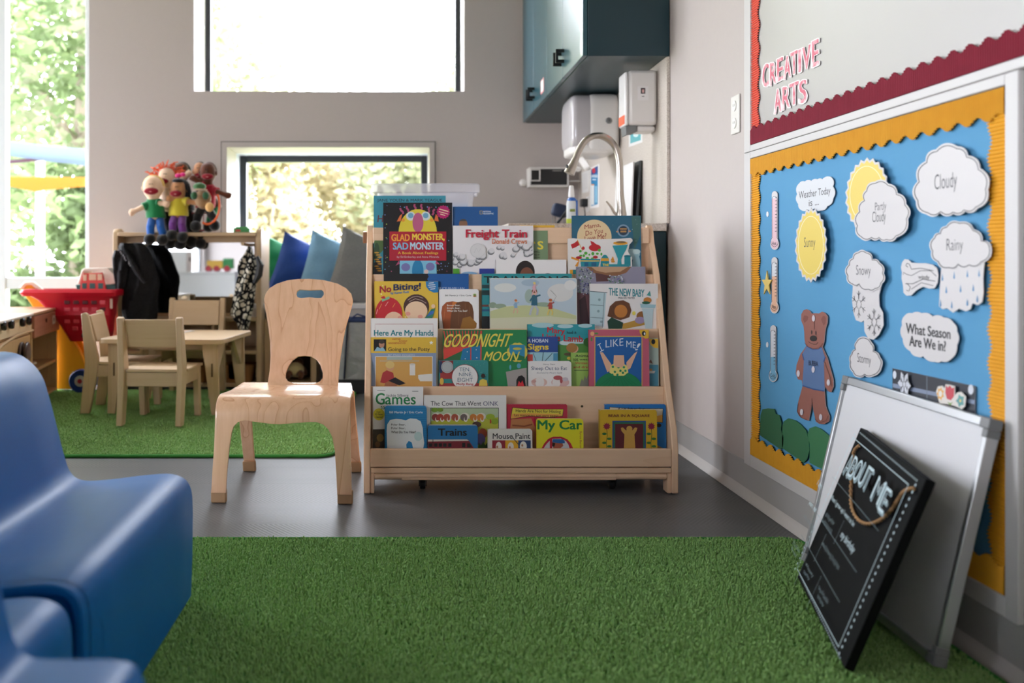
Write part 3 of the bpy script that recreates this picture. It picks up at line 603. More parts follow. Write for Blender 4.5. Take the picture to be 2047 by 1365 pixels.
book(2, 1.2, (1178, 567, 1315, 657), '#e4dfdb', 'thin white paperback with a shaggy brown shape and yellow crate on it', [
    ('t', 'THE NEW BABY', 1217, 577, 1288, 592, '#1f8088', .03, {'slope': .05}), ('t', 'BY', 1248.5, 589.5, 1254, 592.5, D, .02), ('t', 'MERCER MAYER', 1236, 593.5, 1269, 597.5, D, .02),
    ('p', [(1179, 582), (1212, 585), (1207, 653), (1179, 650)], '#b4ccd0'), ('l', [(1179, 582), (1214, 585)], 1.2, '#3a4a50'), ('l', [(1208, 586), (1204, 655)], .8, '#3a4a50'), ('l', [(1180, 609), (1207, 611)], .8, '#3a4a50'), ('l', [(1180, 634), (1206, 636)], .8, '#3a4a50'), ('e', 1198, 599, 2.6, 2.6, '#88a0a4'), ('e', 1196, 622, 2.6, 2.6, '#88a0a4'), ('e', 1202, 643, 2.6, 2.6, '#88a0a4'),
    ('p', [(1214, 632), (1219, 612), (1230, 602), (1246, 600), (1258, 606), (1262, 620), (1258, 634), (1240, 640)], '#6a3f22'), ('e', 1241, 622, 13, 13, '#c07a34')]+[('l', [(1221+i*3, 612-i*.6), (1216+i*3, 633)], .7, '#4a2c18') for i in range(4)]+[('p', [(1214, 642), (1222, 634), (1246, 645), (1243, 657), (1216, 657)], '#17402e'), ('p', [(1245, 647), (1270, 640), (1297, 630), (1296, 648), (1250, 657), (1244, 657)], '#b88f38'), ('e', 1284, 632, 12, 10, '#8a5a28'), ('e', 1279, 640, 10, 7, '#9a88a8'), ('e', 1267, 626, 3.5, 4, '#e0d25a'),
    ('p', [(1279, 607), (1311, 609), (1309, 616), (1281, 615)], '#9cc0c8'), ('p', [(1283, 616), (1306, 617), (1303, 657), (1290, 657)], '#b8ccd0'), ('e', 1294, 600, 8, 6, '#c07a34'), ('e', 1291, 605, 8, 3, '#1f5a40'), ('p', [(1292, 590), (1299, 581), (1301, 592)], '#4a9a98')], th=.003)
# ---- third tier
book(3, 2, (741, 636, 875, 772), '#ebe6e2', 'white picture book with a thin red frame line and teal brush lettering', [('l', [(750, 674), (750, 647.5), (866, 647.5), (866, 674)], .8, '#b86a70'), ('t', 'Here Are My Hands', 747.5, 659.5, 866.5, 674.5, '#1a7c84', .035)])
book(3, 1, (741, 674, 872, 772), '#e2b83e', 'paperback with yellow band, small portrait and photo of a child in a bathroom', [
    ('r', 747, 678, 772, 702, '#14100f'), ('e', 763, 688, 5.5, 7.5, '#b88468'), ('e', 763, 683, 5.5, 4, '#3c3430'), ('p', [(748, 702), (754, 693), (760, 696), (766, 694), (771, 702)], '#8fbcd0'),
    ('t', 'MISTER', 784, 676.5, 801, 679.5, '#b42a2c', .02), ('t', "ROGERS'", 798, 680.3, 814, 683.3, '#b42a2c', .02), ('t', 'NEIGHBORHOOD', 776, 684.3, 811, 687.5, '#b42a2c', .02), ('t', 'Going to the Potty', 776, 694, 859, 704, D, .005),
    ('p', [(862+(4.5 if i % 2 == 0 else 2)*sin(pi*i/5), 685-(4.5 if i % 2 == 0 else 2)*cos(pi*i/5)) for i in range(10)], '#f4f0e6'), ('r', 741.2, 705.5, 871.8, 772, '#8c9cb8'), ('t', 'BY FRED ROGERS', 776, 708, 829, 711.3, '#c8d0e0', .015),
    ('r', 750, 712, 865, 772, '#e6e0d6'), ('r', 751.3, 713.3, 863.7, 772, '#d8a458'), ('r', 773, 713.3, 824, 719, '#a8b8b0'), ('r', 759, 720.5, 838, 722.3, '#c4b49a'), ('r', 819, 728, 830, 750, '#e8e2dc'), ('e', 824.5, 728, 5.8, 2, '#d8d0c6'), ('p', [(836, 749), (863.7, 747), (863.7, 762), (840, 762), (836, 756)], '#e8e4de'),
    ('p', [(765, 745), (773, 740), (786, 745), (789, 762), (767, 766), (760, 764)], '#b0383a'), ('e', 780, 733, 8, 9, '#d8a078'), ('e', 779.5, 729, 9, 7.5, '#e0c078'), ('p', [(770, 765), (789, 755), (797, 766), (792, 772), (768, 772)], '#a86a48'), ('p', [(776, 761), (790, 754), (811, 766), (798, 770)], '#1c1a22')], th=.003)
book(3, 2, (885, 659, 1053, 772), '#15824a', 'wide green picture book with red striped corner and yellow slanted title', [
    ('p', [(886, 660), (967, 660), (962, 690), (925, 696), (918, 720), (886, 720)], '#2f6a40')]+[('l', [(887+i*6.2, 661), (890+i*5.8, 676), (888+i*4.0, 694), (887, 703+i*1.2)], 2.1, '#d8463c') for i in range(13)]+[
    ('p', [(925, 697), (962, 690), (962, 721), (920, 721)], '#1c78a8'), ('l', [(941, 694), (941, 721)], 2.2, '#d8463c'), ('l', [(962, 661), (961, 721)], 2.6, '#d8463c'), ('e', 934, 703, 1, 1, WH), ('e', 952, 699, 1, 1, WH), ('e', 953, 715, 1.2, 1.2, WH), ('e', 930, 717, 1, 1, WH),
    ('p', cloudshape(1034, 704, 20, 19, 12, 0, .08), '#d8c44e'), ('r', 1018, 689, 1049, 720, '#2a86ac'), ('p', [(1018, 711), (1030, 707), (1049, 713), (1049, 720), (1018, 720)], '#1d7048'), ('e', 1034, 697, 9, 2.6, '#c8b84a'),
    ('t', 'GOODNIGHT', 889, 667, 1021, 693.5, '#e8d65a', .02, {'shear': .35, 'slope': -.01}), ('t', 'MOON', 969, 702.5, 1036, 721.5, '#e8d65a', .02, {'shear': .35}),
    ('p', [(1011, 743), (1030, 739), (1052.6, 735), (1052.6, 772), (1015, 772)], '#a8a09c'), ('p', [(1032, 772), (1032, 760), (1036, 752), (1043, 750), (1049, 755), (1051, 772)], '#141014'), ('p', [(1034, 772), (1037, 761), (1041, 766), (1044, 760), (1048, 772)], '#d8303c'), ('e', 1020, 734, 2, 5, '#5aa8c0'), ('e', 1037, 731, 4, 5, '#5aa8c0')])
book(3, 0, (877, 720, 976, 772), '#2b8a88', 'board book with a big white disc and a silver seal on teal and red', [
    ('r', 880, 721, 906, 752, '#8e3434'), ('r', 878, 722, 884, 745, '#2c3a60'), ('r', 880, 746, 906, 757, '#a83a3c'), ('r', 878, 766, 975, 772, '#a83a3c')]+dots(40, (908, 723, 973, 764), ['#7fc0b8'], .4, .6, 4)+[('e', 894, 733.5, 12, 12, '#b4b6b8', 30), ('o', 894, 733.5, 10, 10, .7, '#8a8c90'),
    ('p', clip(ellp(929, 754, 26.5, 26), 772), '#a03a44'), ('p', clip(ellp(929, 754, 25.5, 25), 772), '#e8e4e2'), ('t', 'TEN,', 918, 734.5, 940, 743, '#3a6478', -.002), ('t', 'NINE,', 917.5, 744.5, 944, 753, '#3a6478', -.002), ('t', 'EIGHT', 914.5, 755, 945, 763, '#3a6478', -.002), ('t', 'Molly Bang', 912.5, 765, 946, 771, '#b02a38', .03),
    ('e', 965.5, 751, 4, 4.5, '#3a2a24'), ('p', [(957, 771), (959, 760), (965, 757), (973, 760), (974, 771)], '#e0c658'), ('e', 883, 762, 4, 7, '#e0b850')], th=.012, rad=.008, board=True)
book(3, 4, (1054, 648, 1189, 772), '#2596a0', 'picture book of a teal sky over a green meadow, third tier', [
    ('e', 1085, 650, 22, 5, '#a8ccd0'), ('e', 1130, 652, 16, 4, '#b0d0d4'), ('e', 1170, 651, 14, 4, '#a8ccd0'), ('p', [(1055, 692), (1100, 690), (1188, 686), (1188, 772), (1055, 772)], '#4f8a3e'), ('e', 1132, 685, 14, 5, '#c8d8d8'), ('e', 1155, 683, 20, 4, '#b8d0d0'), ('e', 1176, 684, 10, 9, '#3a6a34'),
    ('t', 'Mary', 1094, 655, 1129, 669.5, '#c02a34', .04, {'slope': .08}), ('t', 'had a', 1133, 661, 1152, 667, D, .01, {'slope': -.05}), ('t', 'Little Lamb', 1084, 669, 1165, 682, '#c02a34', .04, {'slope': .05}), ('e', 1148, 697, 8, 8, '#dca68a'), ('e', 1143, 695, 11, 9.5, '#a8763e'), ('e', 1135, 708, 8, 3, '#5a4a34'), ('e', 1138, 716, 5, 3, '#d8b84a')])
book(3, 3, (1054, 673, 1115, 772), '#1c4690', 'narrow blue picture book with a yellow title word and pale blue lower half', [
    ('t', 'A HOBAN', 1054.5, 677, 1095.5, 684.5, '#dfe6f0', .02), ('t', 'Signs', 1055, 687, 1096.5, 702.5, '#eac83a', .05), ('r', 1054.2, 704, 1115, 772, '#9cc6d2'), ('l', [(1066, 706), (1072, 722)], .9, '#2a3a40'), ('l', [(1086, 704), (1084, 722)], 1.3, '#2a3a40'), ('l', [(1104, 706), (1089, 722)], 1.2, '#2a3a40'), ('r', 1106, 706, 1115, 721, '#4a8fae'), ('r', 1054.3, 708, 1065, 722, '#c8453c')])
book(3, 1, (1056, 722, 1142, 772), '#ebe6e3', 'small white board book with a navy title and two pale woolly animals', [
    ('t', 'Nancy Shaw', 1086, 726.5, 1109.5, 730.3, '#5a5a60', 0), ('t', 'Sheep Out to Eat', 1062, 732.5, 1133.5, 742, '#2f4668', .004), ('t', 'Illustrated by Margot Apple', 1073, 743.5, 1123.5, 747.5, '#8a8890', -.002, {'shear': .4}),
    ('e', 1078, 764, 16, 9, '#dcbab0'), ('e', 1120, 764, 18, 10, '#dab4b0'), ('p', clip(ellp(1079, 764, 9, 12), 772), '#e8e2de'), ('p', clip(ellp(1112, 765, 8, 10), 772), '#e8e2de'), ('e', 1067, 762, 5, 3, '#d0a098'), ('e', 1115, 755, 9, 4.5, '#b8585c'), ('e', 1122, 760, 3, 6, '#b8585c'), ('e', 1130, 758, 6, 4, '#c8bcc4')], th=.012, rad=.008, board=True)
book(3, 3, (1141, 705, 1214, 772), '#9cc05c', 'light green picture book half hidden behind the pink bordered one', [
    ('t', 'Animals should', 1150, 708.5, 1212, 713.8, '#24301a', .035), ('t', 'not', 1145.5, 716, 1156, 720.5, '#24301a', .035), ('l', [(1145.5, 721.3), (1156, 721.3)], .8, '#24301a'), ('t', 'wear clothing', 1158.5, 716.5, 1212, 721.3, '#24301a', .035), ('t', 'Written', 1150, 723.2, 1174, 728, '#b03028', .03), ('t', 'and drawn', 1146, 731, 1186, 736, '#b03028', .03), ('l', [(1148, 740), (1180, 740)], 1.2, '#4a5a3a'),
    ('p', [(1158, 772), (1163, 756), (1166, 762), (1169, 750), (1172, 758), (1176, 747), (1180, 755), (1182, 772)], '#8a8a7a')])
book(3, 0, (1176, 659, 1297, 772), '#c0596e', 'pink bordered picture book with a blue centre, white lettering and green dome', [
    ('r', 1188.5, 671.5, 1284, 772, '#d8b24a'), ('r', 1190, 673.2, 1282.5, 772, '#195ea2'), ('e', 1184, 667, 4, 4.5, '#e0a878'), ('e', 1192, 666.5, 4, 2, '#5a8a4a'), ('e', 1182.5, 678, 2, 4, '#5a8a4a'),
    ('p', [(1278, 659.3), (1296.8, 659.3), (1296.8, 676), (1290, 677), (1283, 672), (1279, 666)], '#e0b030'), ('e', 1287, 666.5, 4, 5, D), ('e', 1288.5, 667, 1.6, 2.6, '#e8e8e8'),
    ('l', [(1197, 687.5), (1203, 701)], 1.7, '#dfe4ec'), ('l', [(1194, 690), (1201, 686)], 1.6, '#dfe4ec'), ('l', [(1199.5, 703), (1207, 699)], 1.6, '#dfe4ec'), ('t', 'LIKE', 1210.5, 678, 1246, 692.5, '#dfe4ec', -.004, {'slope': -.12}), ('t', 'ME', 1252, 682, 1271, 695, '#dfe4ec', -.004, {'slope': .15}), ('t', '!', 1272, 686, 1278, 700, '#dfe4ec', 0, {'shear': .5}),
    ('p', [(1199, 704), (1205, 704), (1222, 728), (1221, 740), (1214, 744)], '#e6b596'), ('p', [(1274, 702), (1268, 706), (1252, 724), (1253, 740), (1260, 736)], '#e6b596'), ('p', clip(ellp(1236, 776, 47, 34), 772), '#158050'), ('p', [(1221, 730), (1228, 726), (1245, 726), (1253, 731), (1256, 744), (1247, 751), (1228, 751), (1218, 744)], '#e8d87c')]+
    [('e', u, v, 2.4, 2.4, '#1d8a5c', 12) for u, v in ((1225, 733), (1229, 743), (1240, 741), (1247, 734), (1245, 745), (1234, 749), (1224, 749), (1250, 741), (1236, 734))]+[('p', [(1227, 710), (1247, 710), (1248, 728), (1244, 734), (1232, 734), (1226, 728)], '#e6b596')]+[('l', [(1236+i*3, 752), (1236+i*10, 772)], .6, '#0f6a40') for i in range(-4, 5)])
book(3, 2, (1236, 676, 1316, 772), '#a8b8ae', 'pale grey and blue paperback just showing at the right end of the third tier', [('p', [(1296.5, 677), (1315.7, 677), (1315.7, 696), (1308, 695), (1300, 689)], '#e0b030'), ('e', 1306, 683, 4, 5, D), ('r', 1296.5, 729, 1315.8, 772, '#4a88a0'), ('p', [(1297, 724), (1305, 727), (1301, 718)], '#7a4a38'), ('p', [(1297, 741), (1310, 741), (1308, 746), (1297, 746)], '#d8d4cc'), ('e', 1301, 739, 3, 2.4, '#c08a48')], th=.004)
# ---- bottom tier
book(4, 4.2, (745, 773, 846, 897), '#ebe7e4', 'white paperback with a large green title and yellow disc, bottom tier', [
    ('l', [(754, 780.5), (770, 780.5)], 1, '#6a6a6a'), ('l', [(824, 782), (836, 782)], 1, '#6a6a6a'), ('t', 'Jackie Silberg', 772, 787.5, 816.5, 794.5, '#4a3a54', .005), ('t', 'G', 751, 785.5, 769, 808.5, '#1f7f46', .03), ('t', 'ames', 770, 793.5, 831, 808.5, '#1f7f46', .03), ('t', 'to', 761, 811, 769, 818, '#1f7f46', .01),
    ('p', [(745.3, 858), (846, 856), (846, 897), (745.3, 897)], '#3a2c1e'), ('e', 757.5, 828, 11.5, 12, '#e0d234'), ('t', 'Over', 752.5, 821, 761, 825, D, .01), ('t', '50 New', 749.5, 826, 765, 830, D, .01), ('t', 'Games!', 751, 831, 765, 835.5, D, .01), ('e', 760, 875, 7, 8, '#8a6a30'), ('e', 755, 888, 5, 6, '#6a4a24')])
book(4, 1.2, (769, 811, 853, 897), '#1c80b8', 'blue board book with a large white rounded animal shape', [('l', [(770, 816+i*3.6), (800, 815+i*3.6), (852, 817+i*3.6)], .7, '#17689c') for i in range(22)]+[
    ('t', 'Bill Martin Jr / Eric Carle', 778.5, 821.5, 845, 827.5, '#e6eef4', .02), ('p', [(774, 897), (773, 862), (774, 848), (780, 839), (792, 837), (803, 838), (811, 840), (820, 836), (832, 837), (841, 842), (845, 855), (846, 870), (848, 885), (846, 897)], '#dfe2e2'), ('p', [(813, 897), (812, 888), (817, 881), (823, 884), (826, 897)], '#1c80b8'), ('e', 836, 872, 8, 9, '#bcd6d4'),
    ('t', 'Polar Bear,', 782, 846.5, 810.5, 850.8, D, .02), ('t', 'Polar Bear,', 782, 853.5, 810.5, 858, D, .02), ('t', 'What Do You Hear?', 782, 860.8, 831.5, 865.5, D, .02)], th=.012, rad=.01, board=True)
cows = []
for i, (u, c) in enumerate(((872, '#8a3230'), (882, '#a83a30'), (895, '#a84a34'), (911, '#a8503a'), (929, '#6a5a58'), (948, '#c87a34'), (962, '#cf7f38'))): cows += [('e', u, 832+i % 2*2, 9, 7, '#e0d8cc'), ('e', u-2, 834, 7, 7, c), ('e', u+2, 838, 4, 5, '#e0d8cc'), ('e', u+2, 836, 2.6, 4, c)]
book(4, 3.4, (847, 790, 1012, 897), '#ebe7e3', 'white wide picture book with a framed row of brown and white cattle', [
    ('t', 'The Cow That Went', 861, 801.5, 962, 811, D, .003), ('t', 'OINK', 966, 802, 996, 811, '#5a5878', .003), ('r', 860.5, 815, 997, 897, D), ('r', 861.5, 816, 996, 897, '#b4c4a0'), ('p', [(861.5, 842), (900, 836), (960, 838), (996, 834), (996, 897), (861.5, 897)], '#b6b83c')]+cows+[('e', 869, 819, 7, 4.5, '#7a9a34'), ('e', 880, 819, 6, 4, '#7a9a34'), ('e', 980, 833, 9, 6, '#9ab030'), ('e', 989, 842, 7, 6, '#8aa42c'), ('r', 979, 838, 982, 846, '#b84a2c'), ('e', 953, 848, 9, 6, '#5a4038'), ('e', 965, 866, 9, 10, '#a04228'), ('e', 960, 878, 10, 12, '#5a4a84'), ('p', [(955, 897), (958, 884), (961, 890), (966, 882), (970, 890), (974, 884), (976, 897)], '#3a5a24')])
book(4, 0, (855, 850, 955, 897), '#1f6ea6', 'thick blue board book with a black title over a dark red carriage', [('t', 'Trains', 876, 856.5, 933, 871, '#101216', .06), ('p', [(855.5, 879), (936, 878.5), (948, 897), (855.5, 897)], '#7c1c2c'), ('p', [(855.5, 878.5), (933, 878), (938, 881), (855.5, 882.5)], '#cfc9bd'), ('l', [(865.5, 878), (865.5, 897)], 1.2, D)]+[('r', u, 886, u+6.5, 893, '#14141a') for u in (857, 868, 877, 886, 896)]+[('r', 924, 885, 930, 894, '#14141a'), ('p', [(934, 886), (939, 886), (944, 894), (934, 894)], '#14141a')], th=.022, rad=.008, board=True)
book(4, 0, (975, 858, 1064, 897), '#e0dbd3', 'small white board book with three colour panels of white mice', [
    ('t', 'Mouse Paint', 985, 866, 1060, 877, D, .02), ('r', 984, 880, 1010, 897, '#8e2030'), ('r', 1010, 880, 1036, 897, '#e0aa28'), ('r', 1036, 880, 1061, 897, '#28406c'), ('p', clip(ellp(997, 893, 6, 10), 897), '#e4ded4'), ('p', clip(ellp(1021, 893, 6, 9), 897), '#e4ded4'), ('p', clip(ellp(1046, 892, 7, 10), 897), '#e4ded4'), ('e', 994, 893, 2, 2.5, '#b8805c'), ('e', 1019, 894, 2, 2.5, '#b8805c'), ('e', 1044, 890, 2, 2.5, '#b8805c'), ('l', [(1024, 873), (1036, 888)], 1.4, '#24303a')], th=.014, rad=.008, board=True)
book(4, 3, (1013.5, 808, 1134, 897), '#b8203e', 'crimson board book with a yellow scroll title', [
    ('r', 1028, 842, 1062, 852, '#3c241c'), ('p', [(1022, 838), (1062, 836), (1072, 860), (1070, 897), (1015, 897)], '#b87848'), ('p', [(1024, 814), (1060, 817), (1127, 817), (1125, 832), (1100, 835), (1058, 832), (1020, 838)], D), ('p', [(1025, 815), (1060, 818), (1126, 818), (1124, 831), (1100, 834), (1058, 831), (1021, 837)], '#e0cc48'), ('p', [(1024, 827), (1060, 826), (1124, 828), (1123, 831), (1100, 834), (1058, 831), (1021, 837)], '#dfa048'),
    ('t', 'Hands Are Not for Hitting', 1031, 818.5, 1121, 826.5, D, .01, {'slope': .02}), ('t', 'Las manos no son para pegar', 1028, 828, 1116, 834, D, .006, {'slope': .02}), ('l', [(1024, 850), (1048, 852), (1064, 848)], 3, '#8a4a2c')], th=.010, rad=.006, board=True)
book(4, 0.2, (1071, 837, 1166, 897), '#e0d824', 'bright yellow board book with a green title and red arch', [
    ('t', 'My Car', 1074.5, 839.5, 1163.5, 864, '#157a3c', .04), ('p', [(1082, 897), (1088, 886), (1096, 877), (1106, 872.5), (1122, 872.5), (1134, 878), (1141, 886), (1146, 897)], '#b01830'), ('p', [(1086, 897), (1092, 888), (1099, 880.5), (1099, 897)], '#c8c4c4'), ('p', [(1104, 897), (1104, 877), (1121, 876.5), (1131, 881), (1136, 888), (1139, 897)], '#c8c8cc'), ('p', [(1106, 897), (1105, 884), (1113, 879), (1124, 884), (1126, 891), (1120, 896)], '#a8563e'), ('p', [(1104, 884), (1105, 877.5), (1124, 877.5), (1129, 881), (1129, 886), (1118, 886)], '#23609c'), ('p', [(1104, 884), (1110, 886), (1108, 893), (1104, 892)], '#241814'),
    ('t', 'Byron Barton', 1157.5, 862, 1163, 897, '#a84a38', .01, {'vert': True})], th=.014, rad=.01, board=True, spine='#a03828')
def flower(u): return [('l', [(u, 855), (u+1, 870), (u-1, 885), (u, 897)], 1, '#2a5a24')]+[('p', [(u+(8 if i % 2 else 5)*cos(pi*i/10), 852+(8 if i % 2 else 5)*sin(pi*i/10)) for i in range(20)], '#8c1c38')]+[('e', u+s_*5, v, 4.5, 2.4, '#2c6a2c') for s_, v in ((-1, 867), (1, 877), (-1, 885), (1, 892))]
book(4, 0.4, (1198, 819, 1313, 897), '#d2a824', 'ochre board book with a maroon square and red flowers, bottom tier right', flower(1213)+flower(1302)+[
    ('t', 'BEAR IN A SQUARE', 1216, 828, 1298.5, 834.5, '#6a1c20', .03), ('r', 1224, 841, 1291, 897, '#1f4a84'), ('r', 1226.5, 843.5, 1288.5, 897, '#2a6a4a'), ('r', 1229.5, 847, 1285.5, 897, '#5e1c24'),
    ('p', [(1247, 897), (1248, 868), (1242, 861), (1241, 855), (1245, 854), (1251, 860), (1257, 860), (1264, 860), (1269, 854), (1274, 855), (1272, 862), (1268, 868), (1270, 897)], '#c89a48'), ('e', 1258, 857, 6, 6, '#c89a48')], th=.014, rad=.008, board=True)
book(4, 3.2, (1209, 808, 1331, 897), '#1d72b8', 'blue board book behind the ochre one at the right end', [('p', [(1218, 813), (1260, 816), (1326, 816), (1325, 845), (1300, 843), (1220, 840)], D), ('p', [(1219, 814), (1260, 817), (1325, 817), (1324, 830), (1300, 843), (1220, 839)], '#dccdb4'), ('p', [(1300, 834), (1324, 829), (1324, 844), (1300, 842)], '#dfa040'), ('t', 'Are Not for', 1234, 814.5, 1290, 819.5, D, .01), ('p', [(1314, 890), (1328, 897), (1312, 897)], '#a07038'), ('e', 1317, 850, 5, 4, '#201814')], th=.010, rad=.006, board=True)
# ================================================================== FRONT CHAIR (bent plywood)
CO = V((-.3535, 2.75, 0)); CYAW = R(-2.5)
ch = thing('toddler_chair', 'bent maple chair with handle slot and round hole in its backrest', 'chair', (0, 0, 0))
def prof_tab(pr, n=6):
    out = []                                           # smooth polyline (y,z) with running length
    for i in range(len(pr)-1):
        p0, p1, p2, p3 = V(pr[max(i-1, 0)]), V(pr[i]), V(pr[i+1]), V(pr[min(i+2, len(pr)-1)])
        for k in range(n):
            t = k/n; out.append(.5*((2*p1)+(p2-p0)*t+(2*p0-5*p1+4*p2-p3)*t*t+(3*p1-p0-3*p2+p3)*t**3))
    out.append(V(pr[-1])); S = [0]
    for a, b in zip(out, out[1:]): S.append(S[-1]+(b-a).length)
    return out, S
def at_s(tab, s):
    pts, S = tab
    if s <= 0: return pts[0]+(pts[1]-pts[0]).normalized()*s
    for i in range(len(S)-1):
        if s <= S[i+1]: return pts[i]+(pts[i+1]-pts[i])*((s-S[i])/(S[i+1]-S[i]))
    return pts[-1]
def c2w(x, y, z): return V((CO.x+x*cos(CYAW)-y*sin(CYAW), CO.y+x*sin(CYAW)+y*cos(CYAW), z))
SP = prof_tab([(.285, .309), (.24, .304), (.17, .300), (.10, .301), (.055, .302), (.024, .294), (.007, .272), (.003, .24), (.001, .18), (-.001, .10), (-.004, .03)])
def px_s(v, tab, lo, hi, u=563):     # arc length at which the profile shows at picture height v
    best = None
    for i in range(2400):
        s = lo+(hi-lo)*i/2399; p = at_s(tab, s); w_ = c2w(0, p.x, p.y); e = abs(V0+(EYE-w_.z)*F/w_.y-v)
        if best is None or e < best[0]: best = (e, s, w_.y)
    return best[1], best[2]
Lc = SP[1][-1]; s_roll = 0.30
def fpt(u, v):
    s, yy = px_s(v, SP, .235, Lc); return ((u-563.5)*yy/F, s)
low = [(423.5, 985), (425.8, 940), (428.7, 898), (430.5, 850)]
right_low = [(701.8, 850), (702.5, 899), (704, 950), (705, 990)]
inner = [(676.5, 990), (674, 940), (671, 899), (666, 872), (658.5, 857), (648, 847), (633, 842), (615, 842.5), (587, 845), (561, 847), (543, 846.5), (518, 843.5), (490, 840), (477, 843), (468, 852), (464, 864), (459, 898), (455, 940), (452.8, 985)]
top = [(-.196, .215), (-.194, .17), (-.188, .11), (-.182, .05), (-.175, .004), (.178, .004), (.186, .05), (.193, .11), (.199, .17), (.2, .215)]
outer = [fpt(*p) for p in low]+top+[fpt(*p) for p in right_low]+[fpt(*p) for p in inner]
def seat_map(x, s):
    p = at_s(SP, s); z = p.y
    if s < .3: z += .004*(1-abs(x)/.1)*(-1 if abs(x) < .1 else .6)*min(1, max(0, (s-.02)/.1))*max(0, 1-s/.3)
    return c2w(x, p.x, z)
mb = MB(); sheet(outer, [], seat_map, mb, BENT, .011, .011)
part('seat', mb, ch, solid=.011, ang=1.0, bevel=.0025)
BP = prof_tab([(.19, .303), (.225, .306), (.25, .316), (.268, .335), (.282, .37), (.302, .44), (.328, .53), (.352, .605), (.366, .66), (.376, .70)])
Lb = BP[1][-1]
def bpt(u, v):
    s, yy = px_s(v, BP, 0, Lb); return ((u-CX)*yy/F, s)
w0 = c2w(0, .28, .4); CX = U0+w0.x*F/w0.y
lft = [(530, 757), (531.5, 741), (532, 712), (530, 684), (526, 658), (521, 633), (516, 612), (514, 597), (517, 586), (524, 576), (538, 567), (558, 560.5), (580, 557.6), (603, 557)]
rgt = [(633, 559.7), (660, 566.5), (678, 576), (688.5, 587), (692, 600), (690, 612), (685, 633), (679, 658), (675, 684), (672, 712), (670, 741), (670, 757)]
base_l = [bpt(530, 757)[0], bpt(670, 757)[0]]
bo = [(base_l[0], .0)]+[bpt(*p) for p in lft]+[bpt(*p) for p in rgt]+[(base_l[1], .0)]
slot = [bpt(*p) for p in [(584, 578.5), (605, 579.5), (628, 578.5), (633, 583), (633.5, 589), (629, 595), (622, 595.5), (605, 594), (588, 595.5), (581, 594), (578, 588), (579, 582)]]
hole = [bpt(*p) for p in [(600, 710.5), (613, 712), (625, 719), (633, 730), (638.5, 745), (639, 755), (634, 762), (624, 766.5), (603, 767), (582, 766.5), (570, 762), (564, 755), (563.5, 745), (568, 732), (576, 720), (587, 712)]]
def back_map(x, s):
    p = at_s(BP, s); return c2w(x+w0.x-CO.x, p.x-.10*x*x*min(1, max(0, (s-.08)/.1)), p.y)
mb = MB(); sheet(bo, [slot, hole], back_map, mb, BENT, .011, .011)
part('backrest', mb, ch, solid=.011, ang=1.0, bevel=.0025)
RUBB = paint('#a9845f', .6)
for sx in (-1, 1):
    mb = MB(); rows = []
    for k in range(9):
        t = k/8; y = .262+.15*t**1.2; z = .296-.276*t; x = sx*(.168+.012*t); w_ = .026-.004*t
        rows.append([c2w(x-w_*.85, y-.006, z), c2w(x+w_*.85, y-.006, z), c2w(x+w_*.85, y+.006, z), c2w(x-w_*.85, y+.006, z)])
    mb.ringsurf(rows, BENT); part('leg', mb, ch, bevel=.003)
    mb = MB(); x = sx*.18; mb.ringsurf([[c2w(x+a*k, .405+b*k+(.005-z*.3), z) for a, b in ((-.021, -.012), (.021, -.012), (.021, .012), (-.021, .012))] for z, k in ((0.001, 1), (.03, 1), (.038, .97))], RUBB); part('foot_cap', mb, ch, bevel=.003)
for u in (437.5, 691.2):
    x = (u-563.5)*2.752/F; mb = MB(); mb.ringsurf([[c2w(x+a*k, b*k+.001, z) for a, b in ((-.0225, -.012), (.0225, -.012), (.0225, .010), (-.0225, .010))] for z, k in ((0.001, .98), (.032, 1), (.04, .98))], RUBB); part('foot_cap', mb, ch, bevel=.003)

# ================================================================== BLUE BENCH SEATS
BT = NT('blue_moulded_plastic', .45, .22); n_ = BT.noise(BT.coord((3, 60, 60)), 4, 3); BT.col(BT.mixc(n_, '#065ca4', '#0c69b2')); BT.bump(BT.noise(BT.coord((40, 160, 160)), 3, 2), .03, .001); BLUE = BT.m
def seat_prof(pts): return prof_tab(pts, 8)[0]
PA = seat_prof([(-.93, .022), (-.925, .2), (-.905, .40), (-.875, .495), (-.84, .526), (-.80, .527), (-.768, .511), (-.742, .48), (-.727, .437), (-.712, .38), (-.697, .32), (-.682, .280), (-.655, .264), (-.60, .266), (-.53, .2745), (-.48, .2775), (-.452, .270), (-.436, .252), (-.4305, .215), (-.431, .12), (-.434, .022)])
def bench(label, pr, y0, y1, dx=0):
    mb = MB(); n = 5
    mb.ringsurf([[V((p.x+dx, y0+(y1-y0)*i/n, p.y)) for p in pr] for i in range(n+1)], BLUE, close=False)
    mb.add([V((p.x+dx, y0+.03, p.y)) for p in pr], [list(range(len(pr)))], BLUE)  # added end web, closes the hollow seat so its inside looks dark
    return single('bench_seat', mb, label, 'seat', 'blue moulded bench seats', solid=.016, ang=1.2, bevel=.004)
bench('blue moulded bench seat on the rug, largest and farthest of the blue seats', PA, 1.265, 1.925)
bench('blue moulded bench seat glimpsed under the near edge of the largest one', PA, .93, 1.222, .0)
PC = seat_prof([(-.62, .022), (-.60, .3), (-.55, .52), (-.505, .57), (-.465, .565), (-.435, .535), (-.415, .48), (-.398, .43), (-.386, .385), (-.377, .352), (-.362, .334), (-.33, .331), (-.285, .331), (-.262, .327), (-.252, .315), (-.249, .29), (-.251, .15), (-.253, .022)])
bench('nearest blue moulded seat, cut off by the lower left corner of the photo', PC, .42, .905)

